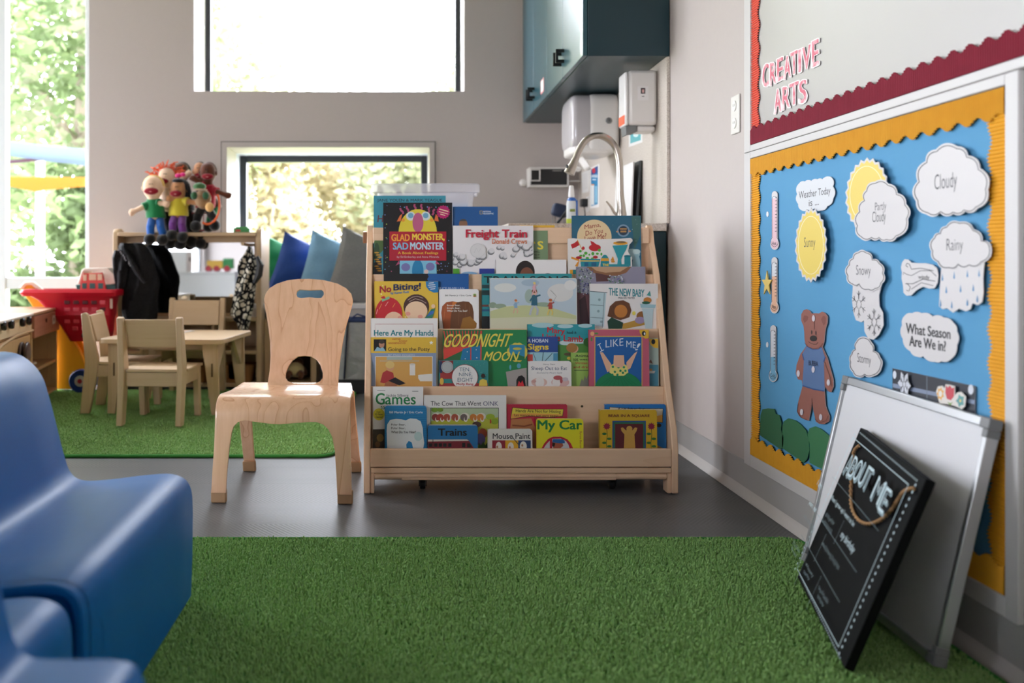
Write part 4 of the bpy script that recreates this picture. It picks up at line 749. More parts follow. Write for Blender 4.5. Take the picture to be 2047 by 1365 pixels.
# ================================================================== RUGS
def pilemat():
    t = NT('rug_pile', .95, .1); g = t.n('ShaderNodeNewGeometry'); n1 = t.noise(g.outputs['Position'], 3.5, 3); n2 = t.noise(g.outputs['Position'], 160, 2)
    a = t.mixc(n1, '#5b9046', '#78a858'); t.col(t.mixc(n2, a, '#a2c67e')); t.b.inputs['Sheen Weight'].default_value = .3; return t.m
PILE = pilemat(); RUGB = paint('#3f7a34', .95, 0, .1)
def rug(label, x0, x1, y0, y1, rad, pile_box, sp, hgt, seed):
    t = thing('rug', label, 'rug', ((x0+x1)/2, (y0+y1)/2, 0))
    out = [(x0+a, y0+b) for a, b in rrect(x1-x0, y1-y0, rad, 8)]
    part('backing', MB().prism([(x, y, .0005) for x, y in out], (0, 0, .0065), RUGB), t, smooth=False)
    part('binding', MB().tube([(x, y, .0068) for x, y in out], .0058, paint('#3f8a3c', .8, 0, .2), 8, True), t)
    r = random.Random(seed); mb = MB(); vs = []; fs = []
    bx0, bx1, by0, by1 = pile_box; ny = int((by1-by0)/sp); nx = int((bx1-bx0)/sp); ox, oy = (x0+x1)/2, (y0+y1)/2
    rn, u_ = r.random, r.uniform
    for j in range(ny):
        for i in range(nx):
            x = bx0+(i+rn())*sp; y = by0+(j+rn())*sp
            ax, ay = min(x-x0, x1-x), min(y-y0, y1-y)
            if ax < .007 or ay < .007 or (ax < rad and ay < rad and (rad-ax)**2+(rad-ay)**2 > (rad-.007)**2): continue
            h = hgt*u_(.72, 1.1); w_ = sp*u_(.38, .6); lx, ly = u_(-.75, .75)*sp, u_(-.75, .75)*sp; a = rn()*6.28; o = len(vs); X, Y_ = x-ox, y-oy
            c1, s1 = cos(a)*w_, sin(a)*w_
            vs += [(X+c1, Y_+s1, .006), (X-s1, Y_+c1, .006), (X-c1, Y_-s1, .006), (X+s1, Y_-c1, .006),
                   (X+lx+c1*.65, Y_+ly+s1*.65, h*.86), (X+lx-s1*.65, Y_+ly+c1*.65, h), (X+lx-c1*.65, Y_+ly-s1*.65, h*.93), (X+lx+s1*.65, Y_+ly-c1*.65, h*.8)]
            fs += [(o, o+1, o+5, o+4), (o+1, o+2, o+6, o+5), (o+2, o+3, o+7, o+6), (o+3, o, o+4, o+7), (o+4, o+5, o+6, o+7)]
    me = bpy.data.meshes.new('pile'); me.from_pydata(vs, [], fs); me.materials.append(PILE)
    o = bpy.data.objects.new('pile', me); COL.objects.link(o); o.parent = t; o['kind'] = 'stuff'
    return t
rug('green shaggy rug in the foreground under the blue seats and leaning boards', -1.5, 1.012, .2, 2.372, .05, (-1.45, 1.012, 1.1, 2.372), .0048, .0168, 3)
rug('green shaggy rug farther back under the wooden table', -2.5, -.245, 3.378, 5.06, .07, (-1.9, -.245, 3.378, 5.06), .0068, .0165, 4)

# ================================================================== LEANING WHITEBOARD AND CHALKBOARD SIGN
def frame_of(q):   # bottom far, bottom near, top near, top far
    bf, bn, tn, tf = [V(p) for p in q]; ex = (bn-bf).normalized(); ey = (tf-bf); ey = (ey-ex*ey.dot(ex)).normalized(); return bf, ex, ey, ex.cross(ey), (bn-bf).length, (tf-bf).length
o0, ex, ey, nn, W_, H_ = frame_of([(.92794, 2.159, .0255), (.9169, 1.6027, .02), (1.01187, 1.5966, .44603), (1.0229, 2.1529, .4515)])
if nn.x > 0: nn = -nn
wb = thing('whiteboard', 'white dry-erase board with aluminium frame leaning on the wall under the weather pinboard', 'whiteboard', o0)
T = .022
part('panel', MB().obox(o0+ex*.01+ey*.01-nn*(T-.004), ex*(W_-.02), ey*(H_-.02), nn*(T-.010), paint('#d3d3d6', .3, 0, .5)), wb)
rw = .017
for nm, a, b, c in (('rail', (0, 0), W_, rw), ('rail', (0, H_-rw), W_, rw)): part(nm, MB().obox(o0+ex*.0+ey*a[1]-nn*T, ex*W_, ey*rw, nn*T, ALU), wb, bevel=.002)
for a in (0, W_-rw*.7): part('stile', MB().obox(o0+ex*a+ey*rw-nn*T, ex*rw*.7, ey*(H_-2*rw), nn*T, ALU), wb, bevel=.002)
for a in (-.001, W_-.027):
    for b in (-.001, H_-.033):
        k = MB(); hi = b > 0; near = a > 0
        k.obox(o0+ex*a+ey*(b+(.015 if hi else 0))-nn*(T+.001), ex*.028, ey*.019, nn*(T+.0025), GREYP)
        k.obox(o0+ex*(a+(.012 if near else 0))+ey*(b if hi else b+.019)-nn*(T+.001), ex*.016, ey*.015, nn*(T+.0025), GREYP)
        part('corner_cap', k, wb, bevel=.002)
s0, sx_, sy_, sn, SW, SH = frame_of([(.86941, 2.02845, .02744), (.76444, 1.59238, .02), (.88524, 1.55763, .35273), (.9902, 1.9937, .36017)])
if sn.x > 0: sn = -sn
s0 = s0-V((.006, 0, 0))
sg = thing('chalkboard_sign', 'black chalkboard style sign with white lettering leaning on the whiteboard', 'sign', s0)
ST = .016; tlc = s0+sy_*SH
part('canvas', MB().obox(s0-sn*ST, sx_*SW, sy_*SH, sn*ST, paint('#08090a', .75, 0, .12)), sg, bevel=.0015)
A = Art(tlc, sn, frame=(sx_*SW, -sy_*SH), eps=1e-4, base=2, rough=.7); CK = '#b9cdd3'; CK2 = '#7f949a'
for i in range(40):
    A.e(.03+.94*i/39, .028, .0038, .0055, CK, 8); A.e(.03+.94*i/39, .972, .0038, .0055, CK, 8)
for i in range(26):
    for q in (.022, .978): A.poly([(q+.007*cos(k*1.257), .05+.9*i/25+.0085*sin(k*1.257)) for k in range(5)], CK)
A.l([(.055, .065), (.945, .065), (.945, .935), (.055, .935)], .006, CK, True)
ab = 'ABOUT ME'; xs_ = [.13, .215, .305, .40, .485, None, .65, .79]
for k, (c_, x) in enumerate(zip(ab, xs_)):
    if x is None: continue
    yy = .15-.03*sin(pi*(x-.1)/.8); ww = .115 if c_ == 'M' else .075
    for q in range(3): A.t(c_, x+.012-q*.004, yy+.012-q*.004, x+ww+.012-q*.004, yy+.125+.012-q*.004, CK2, .01)
    A.t(c_, x, yy, x+ww, yy+.125, '#0b0c0e', .03); A.t(c_, x, yy, x+ww, yy+.125, CK, -.0); A.t(c_, x+ww*.16, yy+.018, x+ww*.84, yy+.107, '#0b0c0e', -.02)
def dash(x0, y0, x1, y1, n):
    for i in range(n): A.l([(x0+(x1-x0)*(i+.15)/n, y0+(y1-y0)*(i+.15)/n), (x0+(x1-x0)*(i+.65)/n, y0+(y1-y0)*(i+.65)/n)], .0035, CK2)
dash(.06, .33, .94, .33, 60); dash(.06, .56, .94, .56, 60); dash(.06, .73, .94, .73, 60); dash(.32, .34, .32, .56, 18); dash(.62, .42, .62, .56, 12); dash(.48, .56, .48, .73, 14); dash(.36, .73, .36, .93, 16); dash(.66, .73, .66, .93, 16)
A.t('I am', .09, .37, .18, .405, CK, .01, shear=.2); A.t('When I grow up I want to be', .36, .365, .80, .40, CK, 0); A.t('years old', .09, .50, .24, .54, CK, 0, shear=.3); A.t('my birthday', .70, .45, .92, .50, CK, 0, shear=.3)
def scrib(x0, y, x1, h, sd):
    r = random.Random(sd); n = int((x1-x0)/.011); A.l([(x0+(x1-x0)*i/n, y+h*(1 if i % 2 else -1)*r.uniform(.3, 1)) for i in range(n+1)], .0035, CK2)
scrib(.40, .475, .56, .016, 1); scrib(.39, .515, .58, .014, 2); scrib(.10, .605, .34, .016, 3); scrib(.52, .605, .84, .016, 4); scrib(.10, .775, .26, .014, 5); scrib(.12, .81, .24, .012, 6); scrib(.42, .775, .58, .014, 7); scrib(.44, .81, .55, .012, 8); scrib(.71, .775, .88, .014, 9); scrib(.74, .81, .85, .012, 10)
part('lettering', A.mb, sg, smooth=False)
RA = Art(s0, sn, base=0); RA.k = 90
rp = prof_tab([(1723, 893), (1712, 905), (1709.5, 935), (1707, 965), (1706, 995), (1709, 1020), (1720, 1040), (1735, 1049), (1752, 1048), (1770, 1039), (1788, 1022), (1801, 1002), (1812, 987), (1824, 980), (1834, 979)], 6)[0]
t = NT('jute', .9, .1); t.col(t.mixc(t.noise(t.coord((1, 1, 1)), 400, 2), '#8a6848', '#b8926a')); JUTE = t.m
pp = [RA.pt(*p) for p in rp]; mb = MB()
for ph in (0, pi): 
    path = []
    fine = []
    for a, b in zip(pp, pp[1:]): fine += [a, a+(b-a)*.33, a+(b-a)*.66]
    for i, p in enumerate(fine):
        d_ = (fine[min(i+1, len(fine)-1)]-fine[max(i-1, 0)]).normalized(); q = d_.cross(sn).normalized(); a = i*.55+ph; path.append(p+(q*cos(a)+sn*sin(a))*.0016)
    mb.tube(path, .0021, JUTE, 7)
part('cord', mb, sg, 'twisted jute hanging cord')
# ================================================================== PINBOARDS ON THE RIGHT WALL
PX = XW-.004
def Yw(u, X=PX): return X*F/(u-U0)
def Zw(u, v, X=PX): return EYE+(V0-v)*Yw(u, X)/F
yL, yR = Yw(1505.5), Yw(2018.5); zRed = Zw(1505.5, 290); zYT = Zw(1507, 316.5); zYB = Zw(1503, 907); zFB = Zw(1493.5, 925.5); yFL = Yw(1493); yFR = Yw(2046)
FRM = paint('#c6c3c2', .45)
BLUEP = NT('blue_backing_paper', .7, .2); BLUEP.col(BLUEP.mixc(BLUEP.noise(BLUEP.coord(), 6, 3), '#528fb8', '#5a97be')); BLUEP.bump(BLUEP.noise(BLUEP.coord((2, 2, 9)), 5, 2), .08, .01); BLUEP = BLUEP.m
def corr(nm, a, b):
    t = NT(nm, .65, .25); t.col(t.mixc(t.noise(t.coord(), 30, 2), a, b)); return t.m
YEL = corr('yellow_corrugated_card', '#dca22c', '#d29420'); RED = corr('crimson_corrugated_card', '#8a1a32', '#7c142a'); COR = corr('coral_corrugated_card', '#d8604e', '#cc5040')
def border(parent, a0, a1, axis, base, sgn, wmin, wmax, period, mat, x=None, pitch=.0068, amp=.0026):
    """corrugated strip with a scalloped inner edge; runs along axis ('y'/'z') from a0 to a1"""
    x = x if x is not None else PX-.004; n = int(abs(a1-a0)/(pitch/5)); rows = []
    for i in range(n+1):
        q = a0+(a1-a0)*i/n; ph = (q-a0)/period; wd = wmin+(wmax-wmin)*(.5-.5*cos(2*pi*ph)); dx = -amp*sin(2*pi*q/pitch)
        row = []
        for k in range(3):
            m = base+sgn*wd*k/2
            row.append(V((x+dx, q, m)) if axis == 'y' else V((x+dx, m, q)))
        rows.append(row)
    return part('border_trim', MB().ringsurf(rows, mat, close=False), parent, ang=3.2)
bb = thing('weather_pinboard', 'blue papered pinboard with yellow scalloped borders and weather cut-outs', 'pinboard', (XW, (yL+yR)/2, zFB))
part('backing', MB().box(PX, XW-.0008, yR, yL, zYB, zYT, BLUEP), bb)
fr = lambda o, y0, y1, z0, z1: part('frame', MB().box(XW-.013, XW-.0005, y0, y1, z0, z1, FRM), o, bevel=.002)
fr(bb, yL, yFL, zFB, zYT+.02); fr(bb, yFR, yR, zFB, zYT+.02); fr(bb, yR, yL, zFB, zYB); fr(bb, yR, yL, zYT, zYT+.02)
border(bb, yL, yR, 'y', zYT-.002, -1, .043, .055, .0605, YEL, PX-.0075)
border(bb, yL, yR, 'y', zYB+.001, 1, .046, .058, .0605, YEL, PX-.0075)
border(bb, zYT-.03, zYB+.02, 'z', yL, -1, .052, .062, .0605, YEL)
border(bb, zYT-.03, zYB+.02, 'z', yR, 1, .044, .054, .0605, YEL)
ab_ = thing('arts_pinboard', 'glossy white pinboard with crimson and coral borders above the weather board', 'pinboard', (XW, 2.1, zRed))
yAR = .75
part('panel', MB().box(PX, XW-.0008, yAR, yL, zRed, 2.0, paint('#b6b3b1', .28, 0, .5)), ab_)
fr(ab_, yL, yFL, zRed-.019, 2.02); fr(ab_, yAR-.03, yAR, zRed-.019, 2.02); fr(ab_, yAR, yL, zRed-.019, zRed); fr(ab_, yAR, yL, 2.0, 2.02)
border(ab_, yL, yAR, 'y', zRed+.001, 1, .042, .053, .052, RED, PX-.0075)
border(ab_, zRed+.03, 1.99, 'z', yL, -1, .045, .058, .07, COR, PX-.004)
# extra white wall panel seam right of the board is the next frame
N_ = V((-1, 0, 0))
def cut(name, label, cat, outline, col, art, off=.006, th=.0012, edge=None, group='paper cut-outs on the weather board', inner=None):
    A = Art((PX-off, 0, 0), N_, base=0, rough=.55); mb = MB(); pts = [A.pt(*p) for p in outline]; mb.prism(pts, (th, 0, 0), paint(col, .45) if isinstance(col, str) else col, paint(edge or '#b8b4b2', .6))
    A.k = 2; A.draw(art); o = len(mb.v); mb.v += A.mb.v; ks = [mb.m(q) for q in A.mb.mats]
    for f_, m_ in zip(A.mb.f, A.mb.mi): mb.f.append([q+o for q in f_]); mb.mi.append(ks[m_])
    return single(name, mb, label, cat, group, smooth=False)
def sl(u, v): return (v-V0)/(u-U0)
CW = '#c9c5c5'; INK = '#34343a'; YS = '#dcc35c'
def cloud(cu, cv, ru, rv, nb, amp=.16, ph=0): return cloudshape(cu, cv, ru*.97, rv*.97, nb-1, sl(cu, cv), amp*.62, ph+.3)
def lobes(pts, b=.22):
    cx = sum(p[0] for p in pts)/len(pts); cy = sum(p[1] for p in pts)/len(pts); o = []
    for p, q in zip(pts, pts[1:]+pts[:1]):
        p, q = V(p), V(q); m = (p+q)/2; n = V((q.y-p.y, p.x-q.x)); n = n if n.dot(m-V((cx, cy))) > 0 else -n
        o += [tuple(p+(q-p)*t+n*b*4*t*(1-t)) for t in (0, .12, .25, .38, .5, .62, .75, .88)]
    return o
Z3 = lambda l: [(1680+x/3.411, 250+y/3.411) for x, y in l]
Z5 = lambda l: [(1660+x/4.0155, 560+y/4.0155) for x, y in l]
Z2 = lambda l: [(1500+x/4.55, 300+y/4.55) for x, y in l]
def inset(pts, k):
    cx = sum(p[0] for p in pts)/len(pts); cy = sum(p[1] for p in pts)/len(pts); return [(cx+(p[0]-cx)*k, cy+(p[1]-cy)*k) for p in pts]
def outl(pts, k=.92, w=1.4): return [('l', inset(pts, k), w, INK, True)]
def T(s, a, b, c, d, bold=-.008, col=INK): return ('t', s, a, b, c, d, col, bold, {'slope': sl((a+c)/2, (b+d)/2)})
# letters
LT = [('C', 1524, 128, 1537.5, 174, 'first letter C, lowest and leftmost of the upper word'), ('R', 1539, 124, 1551.5, 169, 'second letter R of the upper word'), ('E', 1553, 116, 1566, 161, 'third letter E of the upper word, between R and A'), ('A', 1567, 112, 1581, 156, 'letter A of the upper word'),
      ('T', 1580, 103, 1595, 148, 'letter T of the upper word'), ('I', 1596, 99, 1602, 144, 'letter I of the upper word'), ('V', 1604, 92, 1621, 138, 'letter V of the upper word'), ('E', 1623, 80, 1637, 132, 'last letter E of the upper word, highest of all'),
      ('A', 1548, 178, 1562, 225, 'letter A starting the lower word'), ('R', 1564, 172, 1579, 217, 'letter R of the lower word'), ('T', 1578, 165, 1597, 209, 'letter T of the lower word'), ('S', 1597, 160, 1613, 206, 'letter S ending the lower word')]
PK = NT('pink_mottled_paper', .45, .3); pk = PK.noise(PK.coord(), 45, 2, .4); PK.col(PK.ramp(pk, [(.35, '#cf6478'), (.5, '#de98a4'), (.62, '#ead0d2')])); PK = PK.m
for c_, a, b, c, d_, lb in LT:
    A = Art((PX-.003, 0, 0), N_, base=0); k = sl((a+c)/2, (b+d_)/2)
    A.t(c_, a-1.2, b-1.2, c+1.2, d_+1.2, '#e6dede', .05, slope=k); A.k = 6; A.t(c_, a+.5, b+.5, c-.5, d_-.5, PK, .02, slope=k)
    single('cutout_letter', A.mb, 'pink cut-out '+lb, 'letter', 'pink letters on the arts board', smooth=False)
# thermometers
def thermo(lb, uc, v0, v1, col, txt, lvl):
    r = 8.6; w_ = 5.8; out = [(uc-w_, v1-2.6*r), (uc-w_, v0+6)]+[(uc+w_*cos(a), v0+6-7*sin(a)) for a in [pi-pi*i/8 for i in range(1, 8)]]+[(uc+w_, v0+6), (uc+w_, v1-2.6*r)]+[(uc+r*sin(a), v1-1.35*r-1.4*r*cos(a)) for a in [.6+(2*pi-1.2)*i/16 for i in range(17)]]
    inn = inset(out, .86); lv_ = v0+(v1-v0)*lvl
    art = [('p', inn, '#cfd0d4'), ('p', [(uc-w_*.8, lv_), (uc+w_*.8, lv_-1), (uc+w_*.8, v1-2.3*r), (uc-w_*.8, v1-2.3*r)], col), ('p', inset([(uc+r*sin(a), v1-1.35*r-1.4*r*cos(a)) for a in [2*pi*i/20 for i in range(20)]], .84), col), ('l', inn, .8, INK, True)]+[('l', [(uc+1.5, v0+12+i*(v1-v0)*.058), (uc+w_*.8, v0+11.6+i*(v1-v0)*.058)], 1.2, INK) for i in range(11)]+[T(txt, uc-4.5, v1-1.9*r, uc+4, v1-1.05*r, 0)]
    cut('paper_thermometer', lb, 'thermometer', out, CW, art, .004)
thermo('paper thermometer reading Hot, top of three', 1548.5, 383, 499, '#d8b4bc', 'Hot', .12)
thermo('paper thermometer reading Warm, middle one beside the star', 1548, 515, 626, '#d8a88c', 'Warm', .34)
thermo('paper thermometer reading Cold, lowest of three', 1545.5, 651, 763, '#6ea6c4', 'Cold', .56)
cut('paper_star', 'gold paper star beside the middle thermometer', 'star', [(1532.5+(10.5 if i % 2 == 0 else 4.4)*sin(pi*i/5), 567-(26 if i % 2 == 0 else 10)*cos(pi*i/5)) for i in range(10)], '#dcc06a', [], .008, .003, '#c8a850')
for u, v, l_ in ((1534, 428, 'white hook dot beside the Hot thermometer'), (1533.5, 689, 'white hook dot beside the Cold thermometer')): cut('fastener_dot', l_, 'dot', ellp(u, v, 2.3, 5.5, 14), '#d8dade', [], .0015, .001, group='hook dots on the weather board')
# sky cut-outs
o_ = lobes(Z2([(425, 400), (445, 300), (495, 285), (555, 280), (610, 265), (655, 265), (735, 245), (750, 330), (752, 440), (700, 510), (640, 550), (580, 530), (520, 540), (470, 550), (435, 490)]), .18)
cut('paper_cloud', 'cloud shaped sign reading Weather Today is', 'sign', o_, '#cdd0d4', [T('Weather Today', 1597, 378, 1660, 397, .0), T('is ...', 1617, 398, 1637, 411, 0)], .005)
def sunb(cu, cv, ru, rv, n=22, k=.09): return [(cu+ru*(1+k*(.5 if i % 2 else -.5))*cos(pi*i/n), cv+rv*(1+k*(.5 if i % 2 else -.5))*sin(pi*i/n)+sl(cu, cv)*ru*cos(pi*i/n)) for i in range(2*n)]
o_ = sunb(1621, 490, 31, 72)
cut('paper_sun', 'yellow paper sun reading Sunny', 'sun', o_, CW, [('p', sunb(1621, 490, 28.5, 67), YS), ('o', 1621, 490, 25, 58, 1, '#e8e0c0'), T('Sunny', 1607.5, 474, 1630, 500)], .016)
pc = lobes(Z3([(108, 690), (125, 590), (160, 510), (175, 440), (235, 385), (330, 400), (390, 465), (450, 540), (462, 640), (385, 765), (318, 790), (265, 775), (210, 775), (135, 770)]))
o_ = sunb(1733, 389, 42, 71)
mbp = cut('paper_cloud', 'paper cloud over a yellow sun reading Partly Cloudy', 'cloud', o_, CW, [('p', sunb(1733, 389, 39, 66), YS), ('o', 1733, 389, 34, 57, 1, '#ece4c4')]+[('p', pc, CW)]+outl(pc, .94)+[T('Partly', 1749.5, 404, 1772, 425), T('Cloudy', 1744, 422, 1771, 450)], .014)
o_ = lobes(Z3([(515, 520), (525, 385), (580, 245), (652, 165), (797, 145), (868, 207), (952, 295), (1005, 440), (935, 568), (850, 588), (770, 605), (680, 600), (585, 608)]))
cut('paper_cloud', 'large white paper cloud reading Cloudy, at upper right of the board', 'cloud', o_, CW, outl(o_, .94, 1.8)+[T('Cloudy', 1868, 346, 1913, 386)], .012)
o_ = lobes(Z3([(662, 935), (622, 860), (637, 765), (678, 735), (723, 688), (815, 660), (913, 712), (973, 788), (1032, 830), (972, 940), (885, 960), (805, 955), (740, 980)]))
rain = [(1882, 530), (1879, 570), (1877, 612), (1884, 618), (1893, 616), (1905, 625), (1917, 617), (1931, 622), (1940, 618), (1944, 606), (1955, 610), (1963, 604), (1966, 585), (1965, 555), (1968, 520)]
cut('paper_cloud', 'paper cloud with blue raindrops reading Rainy', 'cloud', rain+[(1945, 500), (1900, 500)], CW, [('p', [(u, v-8), (u+1.8, v+5), (u, v+8), (u-1.8, v+5)], '#4f87b4') for u, v in ((1884, 554), (1907.5, 550), (1934, 547), (1957.5, 546), (1892, 579), (1920.5, 577), (1946, 575), (1880.5, 606), (1903, 609), (1934, 604), (1954, 597))]+[('p', o_, CW)]+outl(o_, .94, 1.8)+[T('Rainy', 1893, 477, 1926, 508)], .010)
o_ = [(1803, 545), (1801, 535), (1803, 525), (1808, 518), (1816, 519), (1822, 525), (1835, 526), (1850, 526), (1864, 529), (1873, 536), (1876, 550), (1874, 566), (1868, 576), (1858, 577), (1845, 573), (1832, 580), (1822, 590), (1812, 591), (1806, 585), (1805, 570), (1802, 556)]
cut('paper_wind', 'paper gust of wind reading windy', 'cut-out', o_, CW, [('l', [(1815, 534), (1811, 531), (1813, 526), (1818, 528), (1822, 538), (1840, 536), (1866, 541)], 1.4, INK), ('l', [(1806, 549), (1806, 544), (1812, 548), (1822, 551), (1840, 541), (1860, 541), (1872, 552)], 1.2, INK), ('l', [(1812, 580), (1817, 582), (1820, 574), (1814, 567), (1812, 566)], 1.4, INK), ('l', [(1810, 567), (1825, 567), (1845, 558), (1870, 562)], 1.4, INK), ('l', [(1822, 578), (1842, 565), (1866, 571)], 1.2, INK), T('windy', 1836, 549.5, 1858, 560.5, 0)], .008)
def flake(cu, cv, ru, rv):
    o = [('l', [(cu+ru*.34*cos(pi/3*i), cv+rv*.34*sin(pi/3*i)) for i in range(6)], .8, INK, True)]
    for i in range(6):
        a = pi/6+pi/3*i; p = lambda k, d=0: (cu+ru*k*cos(a)-ru*d*sin(a), cv+rv*k*sin(a)+rv*d*cos(a))
        o += [('l', [p(.35), p(1)], 1, INK), ('l', [p(.85, .22), p(.62), p(.85, -.22)], .9, INK)]
    return o
o_ = lobes(Z3([(80, 1088), (48, 1030), (60, 950), (88, 905), (125, 862), (180, 862), (225, 915), (275, 940), (300, 1010), (288, 1082), (245, 1122), (200, 1128), (130, 1088)]))
tail = [(1705, 570), (1703, 600), (1706, 625), (1711, 640), (1722, 644), (1727, 640), (1728, 662), (1735, 676), (1746, 679), (1757, 669), (1766, 650), (1765, 625), (1758, 612), (1757, 590), (1765, 560)]
cut('paper_cloud', 'paper cloud with two snowflakes reading Snowy', 'cloud', tail+[(1745, 550), (1715, 550)], CW, flake(1717, 608, 15, 27)+flake(1748, 644, 15, 27)+[('p', o_, CW)]+outl(o_, .93)+[T('Snowy', 1713, 530, 1742, 556)], .010)
o_ = lobes(Z5([(180, 740), (156, 660), (168, 590), (198, 552), (208, 488), (265, 452), (328, 498), (348, 568), (398, 618), (410, 700), (340, 772), (275, 764), (215, 778)]), .16)
cut('paper_cloud', 'paper cloud reading Stormy just above the leaning whiteboard', 'cloud', o_, CW, outl(o_, .93)+[T('Stormy', 1714, 708, 1741, 732)], .008)
o_ = lobes(Z5([(640, 570), (580, 470), (575, 360), (600, 280), (655, 265), (730, 265), (820, 290), (910, 300), (985, 340), (1015, 410), (1015, 520), (960, 640), (890, 650), (840, 655), (745, 610), (700, 615)]), .15); 
cut('paper_cloud', 'cloud shaped sign reading What Season Are We in?', 'sign', o_, CW, [T('What Season', 1811, 651, 1900, 672, .03, '#16161a'), T('Are We in?', 1818, 676, 1891, 697, .03, '#16161a')], .008)
# season strip
o_ = [(1784, 736), (1949, 772), (1949, 830), (1784, 790)]
cut('season_strip', 'dark pocket strip behind the whiteboard top for the season cards', 'strip', o_, '#2a2e38', [('p', [(1785, 766), (1949, 800), (1949, 808), (1785, 774)], '#7a869c'), ('l', [(1853, 752), (1853, 806)], 1.6, '#6a7480'), ('e', 1788.5, 749, 3.6, 8, '#ccd0d8'), ('e', 1941, 778.5, 5.5, 10, '#ccd0d8')], .004)
cut('season_card', 'white snowflake card on the dark season strip', 'card', [(1807.5+(13 if i % 2 == 0 else 9)*cos(pi*i/6), 768+(27 if i % 2 == 0 else 16)*sin(pi*i/6)+3*cos(pi*i/6)) for i in range(12)], '#c9ccd4', flake(1807.5, 768, 9, 20), .010)
cut('season_card', 'flower card with tulip on the dark season strip', 'card', [(1871, 782), (1875, 772), (1884, 771), (1888, 776), (1890, 768), (1899, 769), (1909, 772), (1909, 790), (1914, 784), (1922, 783), (1931, 793), (1929, 812), (1922, 818), (1910, 812), (1895, 808), (1878, 806)], '#d4cfc8',
    [('p', [(1880+(8 if i % 2 else 5)*cos(pi*i/7), 787+(14 if i % 2 else 9)*sin(pi*i/7)) for i in range(14)], '#dba34e'), ('e', 1880, 787, 3.5, 6.5, '#d8d4cc'), ('p', [(1891, 770), (1895, 775), (1899, 770), (1903, 776), (1908, 774), (1907, 792), (1901, 800), (1893, 797), (1890, 785)], '#c04450'), ('p', [(1894, 803), (1900, 806), (1905, 803), (1900, 811)], '#7a9a4a'), ('p', [(1920+(9 if i % 2 else 5.5)*cos(pi*i/5), 801+(14 if i % 2 else 9)*sin(pi*i/5)) for i in range(10)], '#5f9a98'), ('e', 1920, 801, 2, 3, '#d8c070')], .010)
# teddy bear in a blue shirt
def zb(l): return [(1500+x/3.25, 560+y/3.25) for x, y in l]
BR = '#8f5b50'; BR2 = '#7a463c'; SH = '#4f6c96'
bear = zb([(345, 298), (330, 262), (330, 222), (345, 195), (365, 188), (385, 198), (400, 218), (420, 214), (445, 216), (465, 204), (485, 212), (502, 236), (500, 280), (488, 315), (484, 350), (480, 400), (468, 435), (500, 505), (538, 640), (540, 690), (525, 728), (505, 722), (484, 690), (482, 720), (490, 820), (514, 880), (512, 915), (480, 935), (445, 932), (425, 918), (410, 850), (402, 790), (392, 850), (380, 912), (350, 905), (315, 880), (303, 855), (308, 800), (325, 740), (338, 690), (334, 650), (310, 645), (294, 605), (300, 550), (325, 480), (362, 428), (352, 390), (350, 340)])
cut('paper_bear', 'brown paper teddy bear in a blue shirt marked BUBBA', 'bear', bear, BR, [('p', inset(zb([(365, 225), (345, 225), (338, 255), (350, 285), (375, 262), (382, 235)]), .8), BR2), ('p', inset(zb([(470, 225), (455, 255), (475, 305), (492, 285), (494, 245), (485, 228)]), .8), BR2),
    ('p', zb([(365, 430), (400, 450), (440, 452), (465, 438), (488, 505), (478, 535), (484, 722), (412, 712), (338, 688), (348, 520), (338, 480)]), SH), ('l', zb([(366, 428), (405, 450), (440, 450), (464, 436)]), 1.6, '#23487c'), ('l', zb([(340, 685), (412, 708), (480, 720)]), 2.4, '#23487c'), ('l', zb([(488, 500), (475, 530)]), 2, '#23487c'), ('l', zb([(338, 478), (350, 520)]), 2, '#23487c'),
    ('l', zb([(416, 232), (416, 320)]), .7, '#4a2c28'), ('e', *zb([(400, 338)])[0], 1.1, 4.2, '#141012'), ('e', *zb([(427, 343)])[0], 1.1, 4.2, '#141012'), ('e', *zb([(411, 378)])[0], 7.2, 5.8, '#141012'), ('l', zb([(378, 398), (392, 408), (412, 416), (430, 416), (440, 404)]), .9, '#2a1a18'), ('l', zb([(352, 405), (375, 432), (410, 446), (450, 440), (472, 410)]), .7, '#4a2c28'),
    ('t', 'BUBBA', *zb([(380, 524)])[0], *zb([(442, 556)])[0], '#1a2238', .0, {'slope': .12}), ('l', zb([(402, 768), (403, 800), (396, 850)]), .8, '#4a2c28'), ('l', zb([(312, 800), (306, 850), (330, 892), (368, 906)]), .8, '#4a2c28'), ('l', zb([(420, 900), (450, 926), (495, 912), (508, 880)]), .8, '#4a2c28'), ('l', zb([(484, 530), (520, 630), (530, 690)]), .8, '#4a2c28')]+[('e', *zb([p])[0], 3.2, 6.5, '#c3bcc4', 14) for p in ((413, 248), (411, 580), (314, 606), (510, 665), (336, 857), (460, 890))], .005)
G1 = '#2f6b48'
for lb, col, pts in (('dark green paper bush beside the left yellow border', '#2c6444', [(1520, 830), (1524, 818), (1535, 816), (1548, 817), (1550, 827), (1558, 830), (1562, 845), (1561, 858), (1566, 875), (1565, 893), (1560, 898), (1519, 870)]), ('green paper bush in the middle of three', G1, [(1564, 852), (1567, 842), (1576, 836), (1590, 840), (1600, 848), (1611, 860), (1617, 880), (1618, 900), (1613, 918), (1606, 925), (1563, 895)]), ('green paper bush partly behind the leaning whiteboard', '#34734c', [(1614, 868), (1618, 856), (1630, 852), (1642, 858), (1656, 870), (1668, 880), (1668, 950), (1618, 925), (1619, 890)])):
    cut('paper_bush', lb, 'bush', pts, col, [], .006, .001, col, 'green paper bushes on the weather board')
